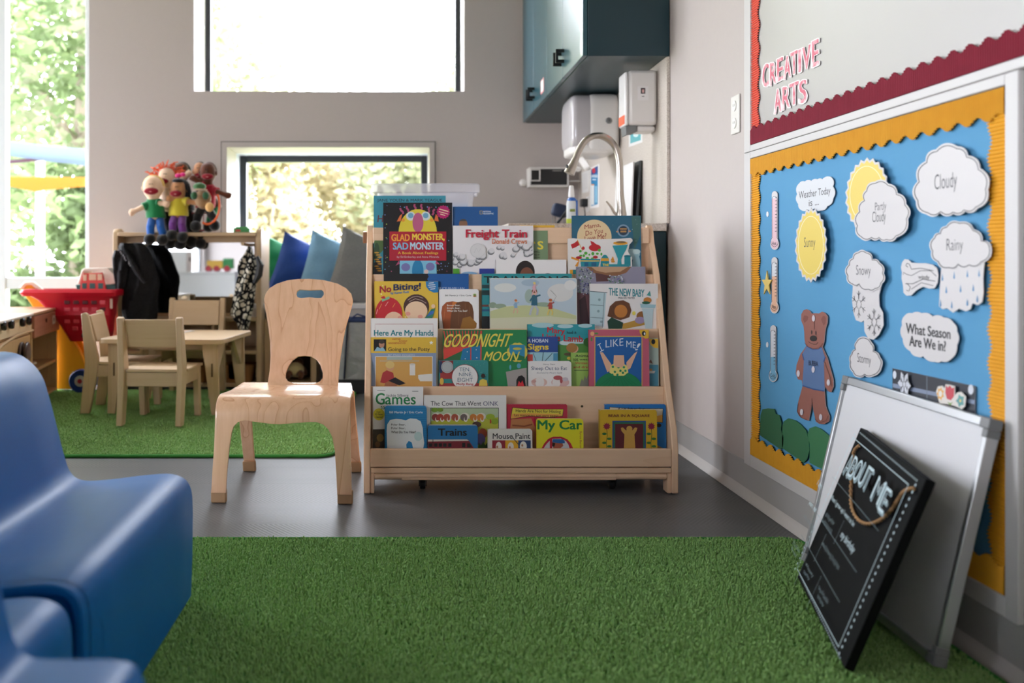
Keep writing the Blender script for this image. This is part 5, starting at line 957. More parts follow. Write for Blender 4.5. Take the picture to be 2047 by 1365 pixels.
# ================================================================== SINK COUNTER AND UPPER CABINETS
YC = 3.631
QZ = NT('speckled_quartz', .4, .5); q1 = QZ.noise(QZ.coord(), 300, 2); QZ.col(QZ.ramp(q1, [(.35, '#a89c90'), (.5, '#cfc6bc'), (.7, '#d9d2ca')])); QZ = QZ.m
TEAL = paint('#163640', .36, 0, .5); TEALD = paint('#24505c', .30, 0, .5, .25)
single('countertop', MB().box(.4175, 1.036, YC, YB-.002, .831, .861, QZ), 'beige speckled quartz countertop by the sink', 'countertop', bevel=.002)
single('backsplash', MB().box(1.036, XW-.0005, YC, YB-.002, .862, 1.512, QZ), 'speckled quartz backsplash panel behind the tap', 'backsplash', bevel=.002)
lc = thing('base_cabinet', 'dark teal base cabinet under the quartz counter', 'cabinet', (.74, 4.5, 0))
part('body', MB().box(.462, 1.04, YC+.02, YB-.03, .09, .830, TEAL).box(.53, 1.04, YC+.06, YB-.03, .001, .09, paint('#202a2e', .6)), lc, bevel=.002)
for i in range(3):
    a = YC+.03+i*.6; dd = part('door', MB().box(.444, .462, a, a+.59, .10, .825, TEALD), lc, bevel=.002)
    part('handle', MB().box(.42, .428, a+.05, a+.058, .70, .77, paint('#111214', .4)).box(.428, .444, a+.05, a+.058, .70, .708, paint('#111214', .4)).box(.428, .444, a+.05, a+.058, .762, .77, paint('#111214', .4)), dd)
uc = thing('upper_cabinet', 'dark teal wall cabinet with black pulls above the sink counter', 'cabinet', (.88, 4.5, 1.514))
part('body', MB().box(.729, 1.0465, YC, 5.42, 1.514, 2.45, TEAL), uc, bevel=.0015)
ys = [YC, 4.085, 4.535, 4.985, 5.42]; HB = paint('#0e0f11', .45)
for i in range(4):
    dd = part('door', MB().box(.709, .727, ys[i]+.002, ys[i+1]-.002, 1.516, 2.45, TEALD), uc, bevel=.0015)
    yh = ys[i+1]-.035 if i % 2 == 0 else ys[i]+.035; z0, z1 = 1.575, 1.635; h = MB(); b = .009
    h.box(.672, .683, yh-b/2, yh+b/2, z0, z1, HB).box(.683, .709, yh-b/2, yh+b/2, z0, z0+.014, HB).box(.683, .709, yh-b/2, yh+b/2, z1-.014, z1, HB); part('handle', h, dd)
    if i == 2: part('door_label', MB().box(.7075, .709, 4.62, 4.72, 1.555, 1.625, paint('#d88a90', .5)).box(.707, .7075, 4.63, 4.71, 1.563, 1.617, paint('#f0ecea', .5)), dd)
# towel dispenser
WP = paint('#dedbd8', .3, 0, .5); WG = paint('#b9b5b8', .15, 0, .6)
td = thing('paper_towel_dispenser', 'white rounded paper towel dispenser under the wall cabinet', 'dispenser', (.93, 4.53, 1.2))
part('housing', MB().ell((.955, 4.53, 1.365), (.079, .158, .142), WP, pw=.3, nu=36, nv=18), td, ang=.9)
part('cover', MB().ell((.872, 4.53, 1.372), (.074, .152, .133), WG, pw=.36, nu=36, nv=18), td, 'grey smoked front cover', ang=.9)
part('tray', MB().ell((.90, 4.53, 1.245), (.095, .14, .03), WP, pw=.4, nu=28), td)
part('lock', MB().lathe([(.005, -.006), (.013, -.005), (.015, 0), (.015, .01)], (.976, 4.37, 1.372), GREYP, 20, 'y').box(.9745, .9775, 4.362, 4.3645, 1.367, 1.377, paint('#222222')), td)
pt = MB(); pt.ringsurf([[V((.86+.012*i+.006*sin(j), 4.45+.03*j, 1.225-.018*i)) for j in range(5)] for i in range(5)], paint('#ebe8e6', .8), close=False); part('towel', pt, td, solid=.0008)
single('paper_towel', MB().ell((.845, 4.50, 1.16), (.024, .04, .009), paint('#eceae8', .8), Matrix.Rotation(.3, 3, 'Y'), pw=.7), 'crumpled white paper end hanging below the towel dispenser', 'paper')
sd_ = thing('soap_dispenser', 'white soap dispenser with an orange strip, near end of the backsplash', 'dispenser', (.97, 3.81, 1.24))
part('housing', MB().box(.918, 1.034, 3.752, 3.87, 1.262, 1.485, WP), sd_, bevel=.014)
part('front_cover', MB().box(.903, .918, 3.757, 3.865, 1.262, 1.478, paint('#e9e7e6', .2, 0, .6)), sd_, bevel=.007)
part('strip', MB().box(.902, .9035, 3.762, 3.86, 1.268, 1.305, paint('#e2623c', .5)), sd_, 'orange strip')
part('nozzle', MB().prism([(.908, 3.765, 1.26), (.955, 3.765, 1.262), (.952, 3.765, 1.235), (.93, 3.765, 1.232), (.91, 3.765, 1.222)], (0, .08, 0), GREYP), sd_, bevel=.003)
part('base', MB().box(.955, 1.03, 3.77, 3.86, 1.238, 1.262, WP), sd_, bevel=.008)
lab = MB().box(.953, .997, 3.7512, 3.752, 1.362, 1.418, paint('#e4e2e2', .5)).box(.966, .984, 3.7506, 3.7512, 1.388, 1.411, paint('#4a4444', .5)).box(.971, .979, 3.750, 3.7506, 1.392, 1.405, paint('#d8a8a4', .5)).box(.970, .980, 3.7504, 3.7512, 1.376, 1.3785, paint('#444444', .5))
part('sticker', lab, sd_)
def sheet_on(name, label, pts, art, col='#e2e0de', x=1.0355, grp=None, off=0.0):
    A = Art((x-off, 0, 0), V((-1, 0, 0)), base=0, eps=1e-4); mb = MB(); mb.prism([A.pt(*p) for p in pts], (.0004, 0, 0), paint(col, .6)); A.k = 2; A.draw(art); o = len(mb.v); mb.v += A.mb.v; ks = [mb.m(q) for q in A.mb.mats]
    for f_, m_ in zip(A.mb.f, A.mb.mi): mb.f.append([q+o for q in f_]); mb.mi.append(ks[m_])
    return single(name, mb, label, 'poster', grp, smooth=False)
sheet_on('wall_notice', 'white notice with a teal panel below the soap dispenser', [(1257, 263), (1284, 255), (1284, 284), (1257, 294)], [('p', [(1260, 264), (1281, 258), (1281, 280), (1260, 287)], '#5aaeb4'), ('e', 1271, 270, 5, 4, '#cfe4e4')])
sheet_on('wall_notice', 'blue hand washing poster on the backsplash behind the tap', [(1179, 336), (1198, 327), (1197, 414), (1179, 417)], [('p', [(1181.5, 339), (1195.5, 331), (1195, 408), (1181.5, 412)], '#2a86b8'), ('p', [(1181.5, 339), (1195.5, 331), (1195.5, 345), (1181.5, 352)], '#1d4a8a'), ('e', 1187, 341, 3.2, 5.5, '#c8283a'), ('t', 'WASH', 1182.5, 349, 1194.5, 355, '#e8eef2', .03), ('r', 1184, 358, 1192, 360, '#d8e6ee'), ('p', [(1182, 370), (1188, 368), (1188, 409), (1182, 410)], '#e4e6e6'), ('r', 1182, 368, 1188, 370.5, '#d8906a'), ('r', 1190, 372, 1194, 405, '#8cc2da')])
sheet_on('wall_notice', 'white sheet of printed lines on the backsplash near the corner', [(1162, 345), (1178, 338), (1177, 383), (1164, 386)], [('l', [(1166, 350+i*4), (1175, 347+i*4)], .7, '#b0aeae') for i in range(8)])
# tap
NK = NT('brushed_nickel', .28); NK.b.inputs['Metallic'].default_value = 1; NK.b.inputs['Base Color'].default_value = HX('#b9b1a8'); NK = NK.m
YT = 3.85; tp = thing('kitchen_tap', 'brushed nickel gooseneck tap over the sink', 'tap', (.912, YT, .861))
path = prof_tab([(1243, 450), (1242, 415), (1240, 392), (1239, 345), (1237, 316), (1228, 290), (1209, 274), (1189, 271.5), (1172, 280), (1160, 296), (1152.5, 313), (1147, 328)], 6)[0]
pp = [P(q.x, q.y, YT) for q in path]; rr = []
for q in path: rr.append(.021 if q.y > 425 and q.x > 1200 else .0185-.004*min(1, max(0, (425-q.y)/45)) if q.x > 1200 else .0138)
part('spout', MB().tube(pp, rr, NK, 18), tp, ang=1.2)
hp = [P(1150, 318, YT), P(1146.5, 328, YT), P(1142, 337, YT), P(1137.5, 347, YT)]
part('spray_head', MB().tube(hp, [.0142, .017, .0205, .0225], NK, 18), tp)
part('button', MB().ell(P(1134.5, 334, YT-.006), (.006, .008, .012), paint('#22262a', .4), Matrix.Rotation(-.4, 3, 'Y')), tp)
part('lever', MB().tube([P(1236, 432, YT), P(1228, 425, YT), P(1222, 414, YT), P(1212, 402, YT)], [.011, .010, .008, .005], NK, 12, sq=(1, .6)), tp)
part('collar', MB().lathe([(.021, 0), (.027, .0), (.027, .006), (.021, .009)], (P(1243, 0, YT).x, YT, .8612), NK, 24), tp)
# bottle
bo = thing('spray_bottle', 'white labelled bottle with a white cap beside the tap', 'bottle', (.735, 4.02, .861)); bx, by = .735, 4.02
part('body', MB().lathe([(.018, .0), (.021, .004), (.021, .10), (.019, .112), (.012, .122)], (bx, by, .8612), paint('#dfe3e6', .3), 24).lathe([(.0214, .002), (.0214, .034)], (bx, by, .8612), paint('#c8d83a', .4), 24).box(bx-.010, bx+.012, by-.0225, by-.021, .925, .937, paint('#8a9a4a', .5)), bo)
part('shoulder', MB().lathe([(.0205, .111), (.020, .119), (.0125, .126)], (bx+.002, by, .8612), paint('#2f68b8', .3), 24).box(bx+.017, bx+.026, by-.01, by+.01, .90, .975, paint('#2f68b8', .3)), bo, 'blue shoulder')
part('cap', MB().lathe([(.0135, .126), (.012, .15), (.0095, .176), (.008, .178), (.0005, .178)], (bx, by, .8612), paint('#eceae8', .3), 24), bo)
nv = thing('navy_case', 'small navy case with black strap on the counter left of the bottle', 'case', (.77, 4.72, .861)); rm = Matrix.Rotation(.25, 3, 'Y')
c_ = P(1119, 421, 4.72); part('shell', MB().ell(c_, (.042, .03, .034), paint('#1b2a48', .5), rm, pw=.5), nv)
st = MB().tube([P(1136, 418, 4.66), P(1126, 431, 4.66), P(1114, 446, 4.66)], .007, paint('#17181c', .6), 8); part('strap', st, nv)
for u in (1105, 1110, 1127): part('leg', MB().tube([P(u, 432, 4.72), V((P(u, 446, 4.72).x, 4.72, .862))], .0025, GREYP, 8), nv)
single('tape_roll', MB().tube([V((.985+.03*cos(a), 4.75, .897+.03*sin(a))) for a in [2*pi*i/24 for i in range(24)]], .012, paint('#d8cfc4', .6), 10, True), 'cream tape roll standing on the counter behind the tap', 'tape')
single('black_box', MB().obox((.905, 4.45, .862), (.07, .0, .012), (0, .08, 0), (-.003, 0, .03), paint('#18181a', .5)), 'flat black box lying on the counter under the hand washing poster', 'box', bevel=.003)
single('black_pouch', MB().ell((.80, 4.3, .888), (.035, .03, .026), paint('#16181c', .7), pw=.7), 'small black pouch on the counter between bottle and box', 'pouch')
ad = thing('wall_adapter', 'black plug-in adapter in the backsplash outlet', 'adapter', (1.0, 5.2, 1.0)); za = zv(406.5, 5.2)
part('cover_plate', MB().box(1.030, 1.0358, 5.11, 5.19, za-.05, za+.035, WP), ad, bevel=.002)
part('plug', MB().box(.995, 1.030, 5.13, 5.185, za-.022, za+.022, paint('#141518', .45)), ad, bevel=.004)
part('cable', MB().tube([V((1.01, 5.14, za-.02)), V((1.012, 5.12, za-.06)), V((1.0, 5.10, .875)), V((.95, 5.0, .864))], .003, paint('#1a1a1c', .5), 8), ad)
single('tray', MB().prism([(.985, 4.0, .8615), (.993, 4.0, .8615), (1.003, 4.0, 1.14), (.996, 4.0, 1.14)], (0, .31, 0), paint('#e6e4e3', .4)), 'white tray leaning on the backsplash, nearer of two', 'tray', 'leaning trays by the tap', bevel=.002)
single('tray', MB().prism([(1.006, 3.99, .8615), (1.016, 3.99, .8615), (1.0335, 3.99, 1.145), (1.0235, 3.99, 1.145)], (0, .29, 0), paint('#3a3f42', .4)), 'dark grey tray leaning directly on the backsplash behind the white one', 'tray', 'leaning trays by the tap', bevel=.002)
# rack on the back wall
YK = 5.33; f_ = lambda u: (u-U0)*YK/F; z_ = lambda v: zv(v, YK)
wr = thing('wall_rack', 'white framed black rack on the back wall behind the tap', 'rack', (f_(1097), YK, z_(372)))
fm = MB(); 
for a, b, c, d in ((1058, 334, 1137, 337.5), (1058, 369.5, 1137, 373.5), (1058, 337.5, 1061.5, 369.5), (1134.5, 337.5, 1137, 369.5)): fm.box(f_(a), f_(c), YK, YB-.001, z_(d), z_(b), paint('#dcd8d4', .4))
part('frame', fm, wr, bevel=.002); part('panel', MB().box(f_(1061.5), f_(1134.5), YK+.012, YK+.02, z_(369.5), z_(337.5), paint('#1d1c1c', .5)).box(f_(1105), f_(1124), YK+.011, YK+.012, z_(341.5), z_(340), paint('#a8a4a0', .5)), wr)
hd = MB()
for a, b, c, d in ((1060, 338, 1080, 340.5), (1060, 360, 1080, 362.5), (1060, 340.5, 1062, 360), (1077.5, 340.5, 1080, 360)): hd.box(f_(a), f_(c), YK-.012, YK-.001, z_(d), z_(b), paint('#d8d4d0', .4))
part('holder', hd, wr, bevel=.003)
for v in (341.5, 361): part('bracket', MB().box(f_(1137), 1.035, YK+.03, YK+.05, z_(v+1.2), z_(v-1.2), paint('#c4c0bc', .4)), wr)
single('wall_hook', MB().lathe([(.003, 0), (.018, .008), (.022, .02), (.018, .03), (.004, .034)], (P(1047, 0, 5.4).x, 5.41, zv(364.5, 5.4)), paint('#e0dcd8', .4), 18, 'y'), 'small white hook left of the wall rack', 'hook')
# ------------------------------------------------ storage behind the book rack
cb = thing('storage_cabinet', 'low maple storage cabinet standing behind the book rack', 'cabinet', (.11, 4.11, 0))
part('body', MB().box(-.09, .31, 3.95, 4.27, .001, .76, MAPLE_V), cb, bevel=.004); part('top', MB().box(-.095, .315, 3.945, 4.275, .76, .78, MAPLE), cb, bevel=.004)
cb2 = thing('clear_bin', 'clear plastic bin with a translucent lid behind the top left of the book rack', 'bin', (.11, 4.11, .78))
def clearp():
    t = NT('clear_plastic', .12, .5); tr = t.n('ShaderNodeBsdfTransparent'); mx = t.n('ShaderNodeMixShader'); mx.inputs[0].default_value = .5; t.b.inputs['Base Color'].default_value = HX('#e6e8f2')
    t.l(tr.outputs[0], mx.inputs[1]); t.l(t.b.outputs[0], mx.inputs[2]); t.l(mx.outputs[0], t.out.inputs[0]); return t.m
CP = clearp(); rot = Matrix.Rotation(R(-2), 3, 'Z'); oc = V((.108, 4.11, .781))
def ringz(hx, hy, z, r=.03): return [oc+rot @ V((a-hx, b-hy, z)) for a, b in rrect(2*hx, 2*hy, r, 5)]
part('tub', MB().ringsurf([ringz(.19, .13, .0), ringz(.2, .14, .15), ringz(.208, .146, .222)], CP), cb2)
part('lid', MB().ringsurf([ringz(.222, .157, .222), ringz(.232, .164, .226), ringz(.232, .164, .255), ringz(.226, .158, .262)], CP), cb2)
single('blue_folder', MB().box(.13, .295, 4.10, 4.112, .784, .965, paint('#6aa4d8', .4)), 'blue folder standing inside the clear bin', 'folder')
single('yellow_notebook', MB().box(P(1040, 0, 3.12).x, P(1107.5, 0, 3.12).x, 3.108, 3.16, zv(455, 3.12)+.0003, zv(455, 3.12)+.0075, paint('#e2b03a', .5)), 'thin yellow notebook lying on the top rail of the book rack', 'notebook')
# ================================================================== DRESS-UP STAND, PUPPETS
YS_ = 5.08
dx = lambda u, y=YS_: (u-U0)*y/F
st = thing('dress_up_stand', 'birch dress-up stand with a mirror, top shelf and cubbies by the back wall', 'stand', (-1.17, 5.2, 0))
xa, xb = dx(225), dx(522)
for x in (xa, xb-.028):
    pr = [(5.08, .84), (5.085, .87), (5.10, .885), (5.16, .89), (5.20, .875), (5.40, .875), (5.40, .001), (5.09, .001)]
    part('side_panel', MB().prism([(x, y, z) for y, z in pr], (.028, 0, 0), PLY_V), st, bevel=.004)
part('shelf', MB().box(xa+.028, xb-.028, 5.075, 5.40, .848, .868, PLY), st, bevel=.003)
part('shelf_rail', MB().box(xa+.028, xb-.028, 5.20, 5.215, .815, .848, PLY), st)
MIR = paint('#d5d9dc', .02, 1.0)
part('back_panel', MB().box(xa+.028, xb-.028, 5.385, 5.399, .02, .848, PLY_V), st)
part('mirror', MB().box(xa+.06, xb-.06, 5.225, 5.23, .42, .815, MIR), st)
part('mirror_backing', MB().box(xa+.028, xb-.028, 5.231, 5.24, .40, .848, PLY_V), st)
for z in (.40, .22, .04): part('cubby_shelf', MB().box(xa+.028, xb-.028, 5.09, 5.38, z-.018, z, PLY), st, bevel=.002)
for x in (-1.30, -1.04): part('divider', MB().box(x, x+.018, 5.095, 5.38, .04, .382, PLY_V), st, bevel=.002)
for u in (262, 488): part('peg', MB().tube([(dx(u), 5.22, .80), (dx(u), 5.02, .805)], .009, PLY, 10), st)
# baskets in cubbies
WIK = NT('wicker', .8, .2); wv = WIK.n('ShaderNodeTexWave'); wv.inputs['Scale'].default_value = 60; wv.bands_direction = 'Z'; WIK.l(WIK.coord(), wv.inputs[0]); WIK.col(WIK.mixc(wv.outputs['Fac'], '#7a5230', '#b88a58')); WIK.bump(wv.outputs['Fac'], .6, .004); WIK = WIK.m
for u, lb in ((475, 'wicker basket in the bottom cubby beside the table leg'), (385, 'wicker basket in the bottom cubby behind the toddler table')):
    x = dx(u, 5.15); mb = MB(); mb.ringsurf([[V((x+(a-.09)*k, 5.13+b*k*.9, z)) for a, b in rrect(.18, .18, .04, 5)] for z, k in ((.041, .86), (.09, .94), (.135, 1), (.138, 1.03), (.132, .96), (.06, .9))], WIK, True, True, False)
    single('wicker_basket', mb, lb, 'basket', 'wicker baskets in the cubbies')
# clothing
BLK = NT('black_sequins', .8, .25); vv = BLK.n('ShaderNodeTexVoronoi'); vv.inputs['Scale'].default_value = 70; BLK.l(BLK.coord(), vv.inputs[0]); BLK.col(BLK.ramp(vv.outputs[0], [(0, '#050506'), (.6, '#17171a')])); BLK.bump(vv.outputs[0], .5, .004); BLK = BLK.m
LEO = NT('leopard_print', .8, .2); v2 = LEO.n('ShaderNodeTexVoronoi'); v2.feature = 'DISTANCE_TO_EDGE'; v2.inputs['Scale'].default_value = 34; LEO.l(LEO.coord((1, 1, 1)), v2.inputs[0]); n2 = LEO.noise(LEO.coord(), 26, 2); LEO.col(LEO.ramp(LEO.math('ADD', v2.outputs['Distance'], LEO.math('MULTIPLY', n2, .28)), [(.255, '#101012'), (.275, '#c9c2b2')], 'CONSTANT')); LEO = LEO.m
def garment(name, label, cat, rows, Y, dep, mat, seed):
    r = random.Random(seed); mb = MB(); rings = []
    for u0, u1, v in rows:
        a, b = P(u0, v, Y), P(u1, v, Y); c = (a+b)/2; hw = (b.x-a.x)/2; ring = []
        for j in range(28):
            t = 2*pi*j/28; ring.append(V((c.x+hw*cos(t), Y+dep*sin(t)*(.8+.3*sin(5*t+v*.05)), a.z)))
        rings.append(ring)
    return rings
t_ = thing('dress_up_vest', 'black sequinned vest hanging at the left side of the dress-up stand', 'vest', P(275, 640, 5.0))
part('body', MB().ringsurf(garment('', '', '', [(240, 285, 486), (236, 294, 494), (240, 302, 508), (246, 308, 525), (248, 313, 540), (246, 319, 555), (247, 320, 568), (246, 318, 580), (244, 316, 600), (243, 316, 620), (246, 314, 638)], 5.0, .05, BLK, 1), BLK), t_)
part('sleeve', MB().ringsurf(garment('', '', '', [(228, 262, 500), (224, 262, 515), (226, 258, 540), (230, 254, 565), (232, 250, 578)], 4.97, .035, BLK, 2), BLK), t_)
part('frill', MB().tube([P(250, 500, 4.94), P(262, 520, 4.94), P(275, 545, 4.93), P(290, 565, 4.93)], [.012, .016, .016, .01], BLK, 8), t_)
sq = MB(); r = random.Random(3)
for i in range(16): sq.ell(P(238+i*2.6+r.uniform(-2, 2), 500+i*3.4, 4.93), (.004, .003, .004), paint('#b8b8c0', .2, .6), nu=8, nv=5)
part('sequins', sq, t_)
t_ = thing('dress_up_dress', 'leopard print dress hanging at the right side of the dress-up stand', 'dress', P(495, 660, 5.0))
part('skirt', MB().ringsurf(garment('', '', '', [(476, 513, 548), (472, 512, 565), (468, 510, 590), (462, 507, 615), (460, 503, 630), (472, 500, 645), (478, 496, 660), (480, 492, 672)], 5.0, .045, LEO, 4), LEO), t_)
part('bodice', MB().ringsurf(garment('', '', '', [(496, 503, 493), (490, 506, 505), (478, 514, 522), (474, 518, 535), (476, 513, 550)], 5.0, .04, LEO, 5), LEO), t_)
part('trim', MB().tube([P(514, 512, 4.95), P(520, 530, 4.95), P(517, 550, 4.95), P(508, 566, 4.95)], [.008, .02, .02, .01], paint('#141416', .6), 8), t_)

YP = 5.13
FELT = {}
def felt(h):
    if h not in FELT: FELT[h] = cloth('plush_'+h.strip('#'), h, h, 120, .95, .4)
    return FELT[h]
def lerp(a, b, t): return a+(b-a)*t
def body_mesh(P_head, rh, neck, pelvis, hands, feet, mat, thick):
    """head, trunk and arms as a single ring-swept surface with arms fused into the trunk by remesh"""
    mb = MB(); mb.ell(P_head, rh, mat, nu=20, nv=14, pw=.9)
    mb.tube([P_head-V((0, 0, rh[2]*.7)), neck, lerp(neck, pelvis, .5), pelvis], [rh[0]*.62, thick*.85, thick*1.1, thick], mat, 14)
    for h, mid in hands:
        sh_ = neck-V((0, 0, thick*.3)); mb.tube([sh_, mid, lerp(mid, h, .6), h], [thick*.5, thick*.46, thick*.44, thick*.5], mat, 10); mb.ell(h, (thick*.62, thick*.5, thick*.6), mat, nu=12, nv=8)
        d = (h-mid).normalized(); sd = V((-d.z, 0, d.x)); mb.tube([h, h+sd*thick*.6+d*thick*.5], [thick*.26, thick*.18], mat, 8)
    return mb
def puppet(label, head, hr, chest, hip, handL, handR, feet, skin, hairc, shirt, pants, Y, mouth=(0, .35), hairstyle='cap', group='felt hand puppets on the dress-up stand'):
    s = Y/F; H = P(*head, Y); N = P(chest[0], chest[1], Y+.01); PE = P(hip[0], hip[1], Y+.01); th = .034
    t = thing('hand_puppet', label, 'puppet', P(hip[0], feet[0][1], Y), group); S = felt(skin)
    hands = []
    for hd in (handL, handR):
        if hd: hh = P(hd[0], hd[1], Y-.02); mid = lerp(N, hh, .5)+V((0, -.01, -.004)); hands.append((hh, mid))
    b = body_mesh(H, (hr[0]*s, .045, hr[1]*s), N, PE, hands, feet, S, th)
    o = part('body', b, t); m = o.modifiers.new('fuse', 'REMESH'); m.mode = 'VOXEL'; m.voxel_size = .007; m.use_smooth_shade = True
    sm = o.modifiers.new('soft', 'SMOOTH'); sm.iterations = 4
    if shirt:
        SM = felt(shirt); mb = MB(); rings = []
        for k, f in ((-.06, .55), (.06, .95), (.3, 1.08), (.6, 1.15), (.85, 1.22), (1.0, 1.2)):
            c = lerp(N, PE, k)+V((0, 0, .012)); rings.append([c+V((th*1.32*f*cos(a), th*1.15*f*sin(a), 0)) for a in [2*pi*j/22 for j in range(22)]])
        mb.ringsurf(rings, SM)
        for hh, mid in hands:
            sh_ = N-V((0, 0, .006)); mb.tube([sh_, lerp(sh_, mid, .6), lerp(sh_, mid, .95)], [th*.66, th*.68, th*.72], SM, 14)
        part('shirt', mb, t)
    PM = felt(pants or '#222226')
    for k, (fu, fv) in enumerate(feet):
        sgn = -1 if k == 0 else 1; a = PE+V((sgn*.019, 0, 0)); f = P(fu, fv, Y-.06); kn = V((lerp(a.x, f.x, .6), Y-.045, lerp(a.z, f.z, .45)))
        part('trouser_leg', MB().tube([a+V((0, 0, .01)), kn, f+V((0, .015, .015))], [.024, .0225, .0215], PM, 12), t)
        part('shoe', MB().ell(f+V((0, -.01, -.012)), (.030, .036, .030), felt('#121214'), pw=.9), t)
    hm = MB(); HM = felt(hairc)
    if hairstyle == 'cap':
        for i in range(1): hm.ell(H+V((0, .016, hr[1]*s*.18)), (hr[0]*s*1.12, .043, hr[1]*s*.95), HM, nu=18, nv=12)
    elif hairstyle == 'yarn':
        hm.ell(H+V((0, .018, hr[1]*s*.2)), (hr[0]*s*1.15, .043, hr[1]*s*.95), HM, nu=18, nv=12); r = random.Random(2)
        for i in range(46):
            a = r.uniform(-.3, pi+.3); q = H+V((cos(a)*hr[0]*s*1.1, r.uniform(-.03, .03), sin(a)*hr[1]*s*1.0+.006)); hm.tube([q, q+V((cos(a)*.02+r.gauss(0, .01), r.gauss(0, .01), .012+r.gauss(0, .012))), q+V((cos(a)*.045+r.gauss(0, .012), r.gauss(0, .012)-.01, .01+r.gauss(0, .016)))], [.004, .004, .0025], HM, 6)
    elif hairstyle == 'long':
        hm.ell(H+V((.012, .018, hr[1]*s*.12)), (hr[0]*s*1.15, .043, hr[1]*s*1.0), HM, nu=18, nv=12); hm.tube([H+V((hr[0]*s*.95, .012, .02)), H+V((hr[0]*s*1.15, .012, -.03)), H+V((hr[0]*s*1.1, .015, -.075))], [.02, .022, .012], HM, 10); hm.ell(H+V((0, -.012, hr[1]*s*.86)), (hr[0]*s*.75, .034, hr[1]*s*.25), HM)
    part('hair', hm, t)
    mo = H+V((mouth[0]*s, -.041, -hr[1]*s*mouth[1])); mm = MB(); mm.ell(mo, (hr[0]*s*.74, .014, hr[1]*s*.31), felt('#8e1426'), nu=18, nv=10); part('mouth', mm, t)
    part('teeth', MB().ell(mo+V((0, -.007, -.003)), (hr[0]*s*.4, .007, hr[1]*s*.11), felt('#e8a8a8'), nu=12, nv=8), t, 'pink felt tongue')
    fc = MB()
    for k in (-1, 1): fc.tube([H+V((k*hr[0]*s*.12+q*.004-.0, -.0445+abs(q)*.001, hr[1]*s*.22+.004-q*q*.003)) for q in (-1, 0, 1)], .0014, felt('#2a2020'), 6)
    fc.ell(H+V((0, -.045, 0)), (.006, .006, .005), S, nu=8, nv=6); part('face', fc, t)
    for k in (-1, 1): part('ear', MB().ell(H+V((k*hr[0]*s*1.03, .0, -.004)), (.007, .012, .013), S, nu=10, nv=8), t)
    return t
puppet('blond felt puppet in a green shirt and blue trousers sitting on the shelf edge', (306, 375), (20, 23), (308, 402), (312, 440), (264, 424), (333, 408), ((300, 474), (325, 475)), '#e6c4a6', '#dcb860', '#1c7a48', '#1c58a4', YP-.03)
puppet('felt puppet with pink hair bow, yellow shirt and purple trousers', (357, 380), (16, 21), (357, 398), (357, 436), (339, 396), (398, 406), ((344, 466), (365, 470)), '#b8845c', '#18161a', '#ccbc3a', '#6a3480', YP-.02, (-2, .38), 'long')
part('hair_bow', MB().ell(P(357, 351, 5.07), (.02, .012, .012), felt('#d8287a')).ell(P(366, 349, 5.07), (.014, .012, .012), felt('#d8287a')), [o for o in COL.objects if o.get('label', '').startswith('felt puppet with pink hair bow')][0])
puppet('felt puppet with orange yarn hair behind the green and yellow shirted ones', (334, 354), (17, 19), (336, 380), (338, 425), None, (377, 347), ((341, 483), (362, 484)), '#e4c6aa', '#e2643c', '#c8b0a0', '#1a1a1e', YP+.06, (-6, .5), 'yarn')
puppet('brown felt puppet with black hair mostly hidden at the back of the group', (363, 344), (16, 19), (366, 385), (370, 425), None, None, ((384, 480), (402, 483)), '#6a4028', '#141416', '#202024', '#1a1a1e', YP+.13, (0, .5), 'cap')
puppet('dark brown felt puppet in a red shirt leaning at the right of the group', (416, 345), (16, 20), (416, 374), (410, 420), (386, 356), (456, 391), ((392, 448), (430, 446)), '#5e3220', '#4a2616', '#a81c32', '#141416', YP+.03, (2, .45))
puppet('felt puppet with black hair and green trousers peeking from behind the red shirted one', (399, 342), (12, 18), (404, 378), (425, 418), None, None, ((428, 447), (418, 449)), '#c8926e', '#141416', '#5a3a2a', '#1c7a48', YP+.09, (0, .6))
t_ = thing('turtle_puppet', 'green and tan plush turtle lying on the puppets\' knees', 'puppet', P(402, 415, 5.06), 'felt hand puppets on the dress-up stand')
part('shell', MB().ell(P(406, 398, 5.08), (.045, .035, .055), felt('#9a7a58')), t_); part('head', MB().ell(P(399, 373, 5.03), (.036, .034, .022), felt('#3f6a3c')).ell(P(401, 379, 5.02), (.037, .03, .005), felt('#b89a70')), t_)
for u in (388, 411): part('flipper', MB().ell(P(u, 391, 5.03), (.018, .016, .022), felt('#2f5a3a')), t_)
part('tail', MB().ell(P(419, 414, 5.03), (.024, .014, .026), felt('#e0b070')), t_)
single('orange_ring', MB().tube([P(415+24*cos(a), 410+38*sin(a), 5.06-.0) for a in [-.6+2.6*i/16 for i in range(17)]], .006, paint('#e0622c', .5), 8), 'orange curved plastic band beside the turtle puppet', 'toy')
wk = thing('wire_basket', 'red wire basket behind the puppets on the shelf', 'basket', P(408, 462, 5.2))
for u in (390, 398, 407, 416, 424): part('wire', MB().tube([P(u, 462, 5.2), P(u, 425, 5.2)], .003, paint('#8a1a28', .4), 6), wk)
part('rim', MB().tube([P(384, 460.5, 5.2), P(432, 460.5, 5.2)], .005, paint('#8a1a28', .4), 8).tube([P(384, 426, 5.2), P(430, 426, 5.2)], .004, paint('#8a1a28', .4), 8), wk)
single('toy_truck', MB().box(dx(468, 5.12), dx(500, 5.12), 5.10, 5.16, .869, .892, paint('#2c8a3c', .4)).box(dx(472, 5.12), dx(482, 5.12), 5.0995, 5.10, .873, .883, paint('#c8342c', .5)).box(dx(472, 5.12), dx(496, 5.12), 5.105, 5.155, .892, .899, paint('#37993f', .4)), 'small green toy at the right end of the puppet shelf', 'toy', bevel=.003)

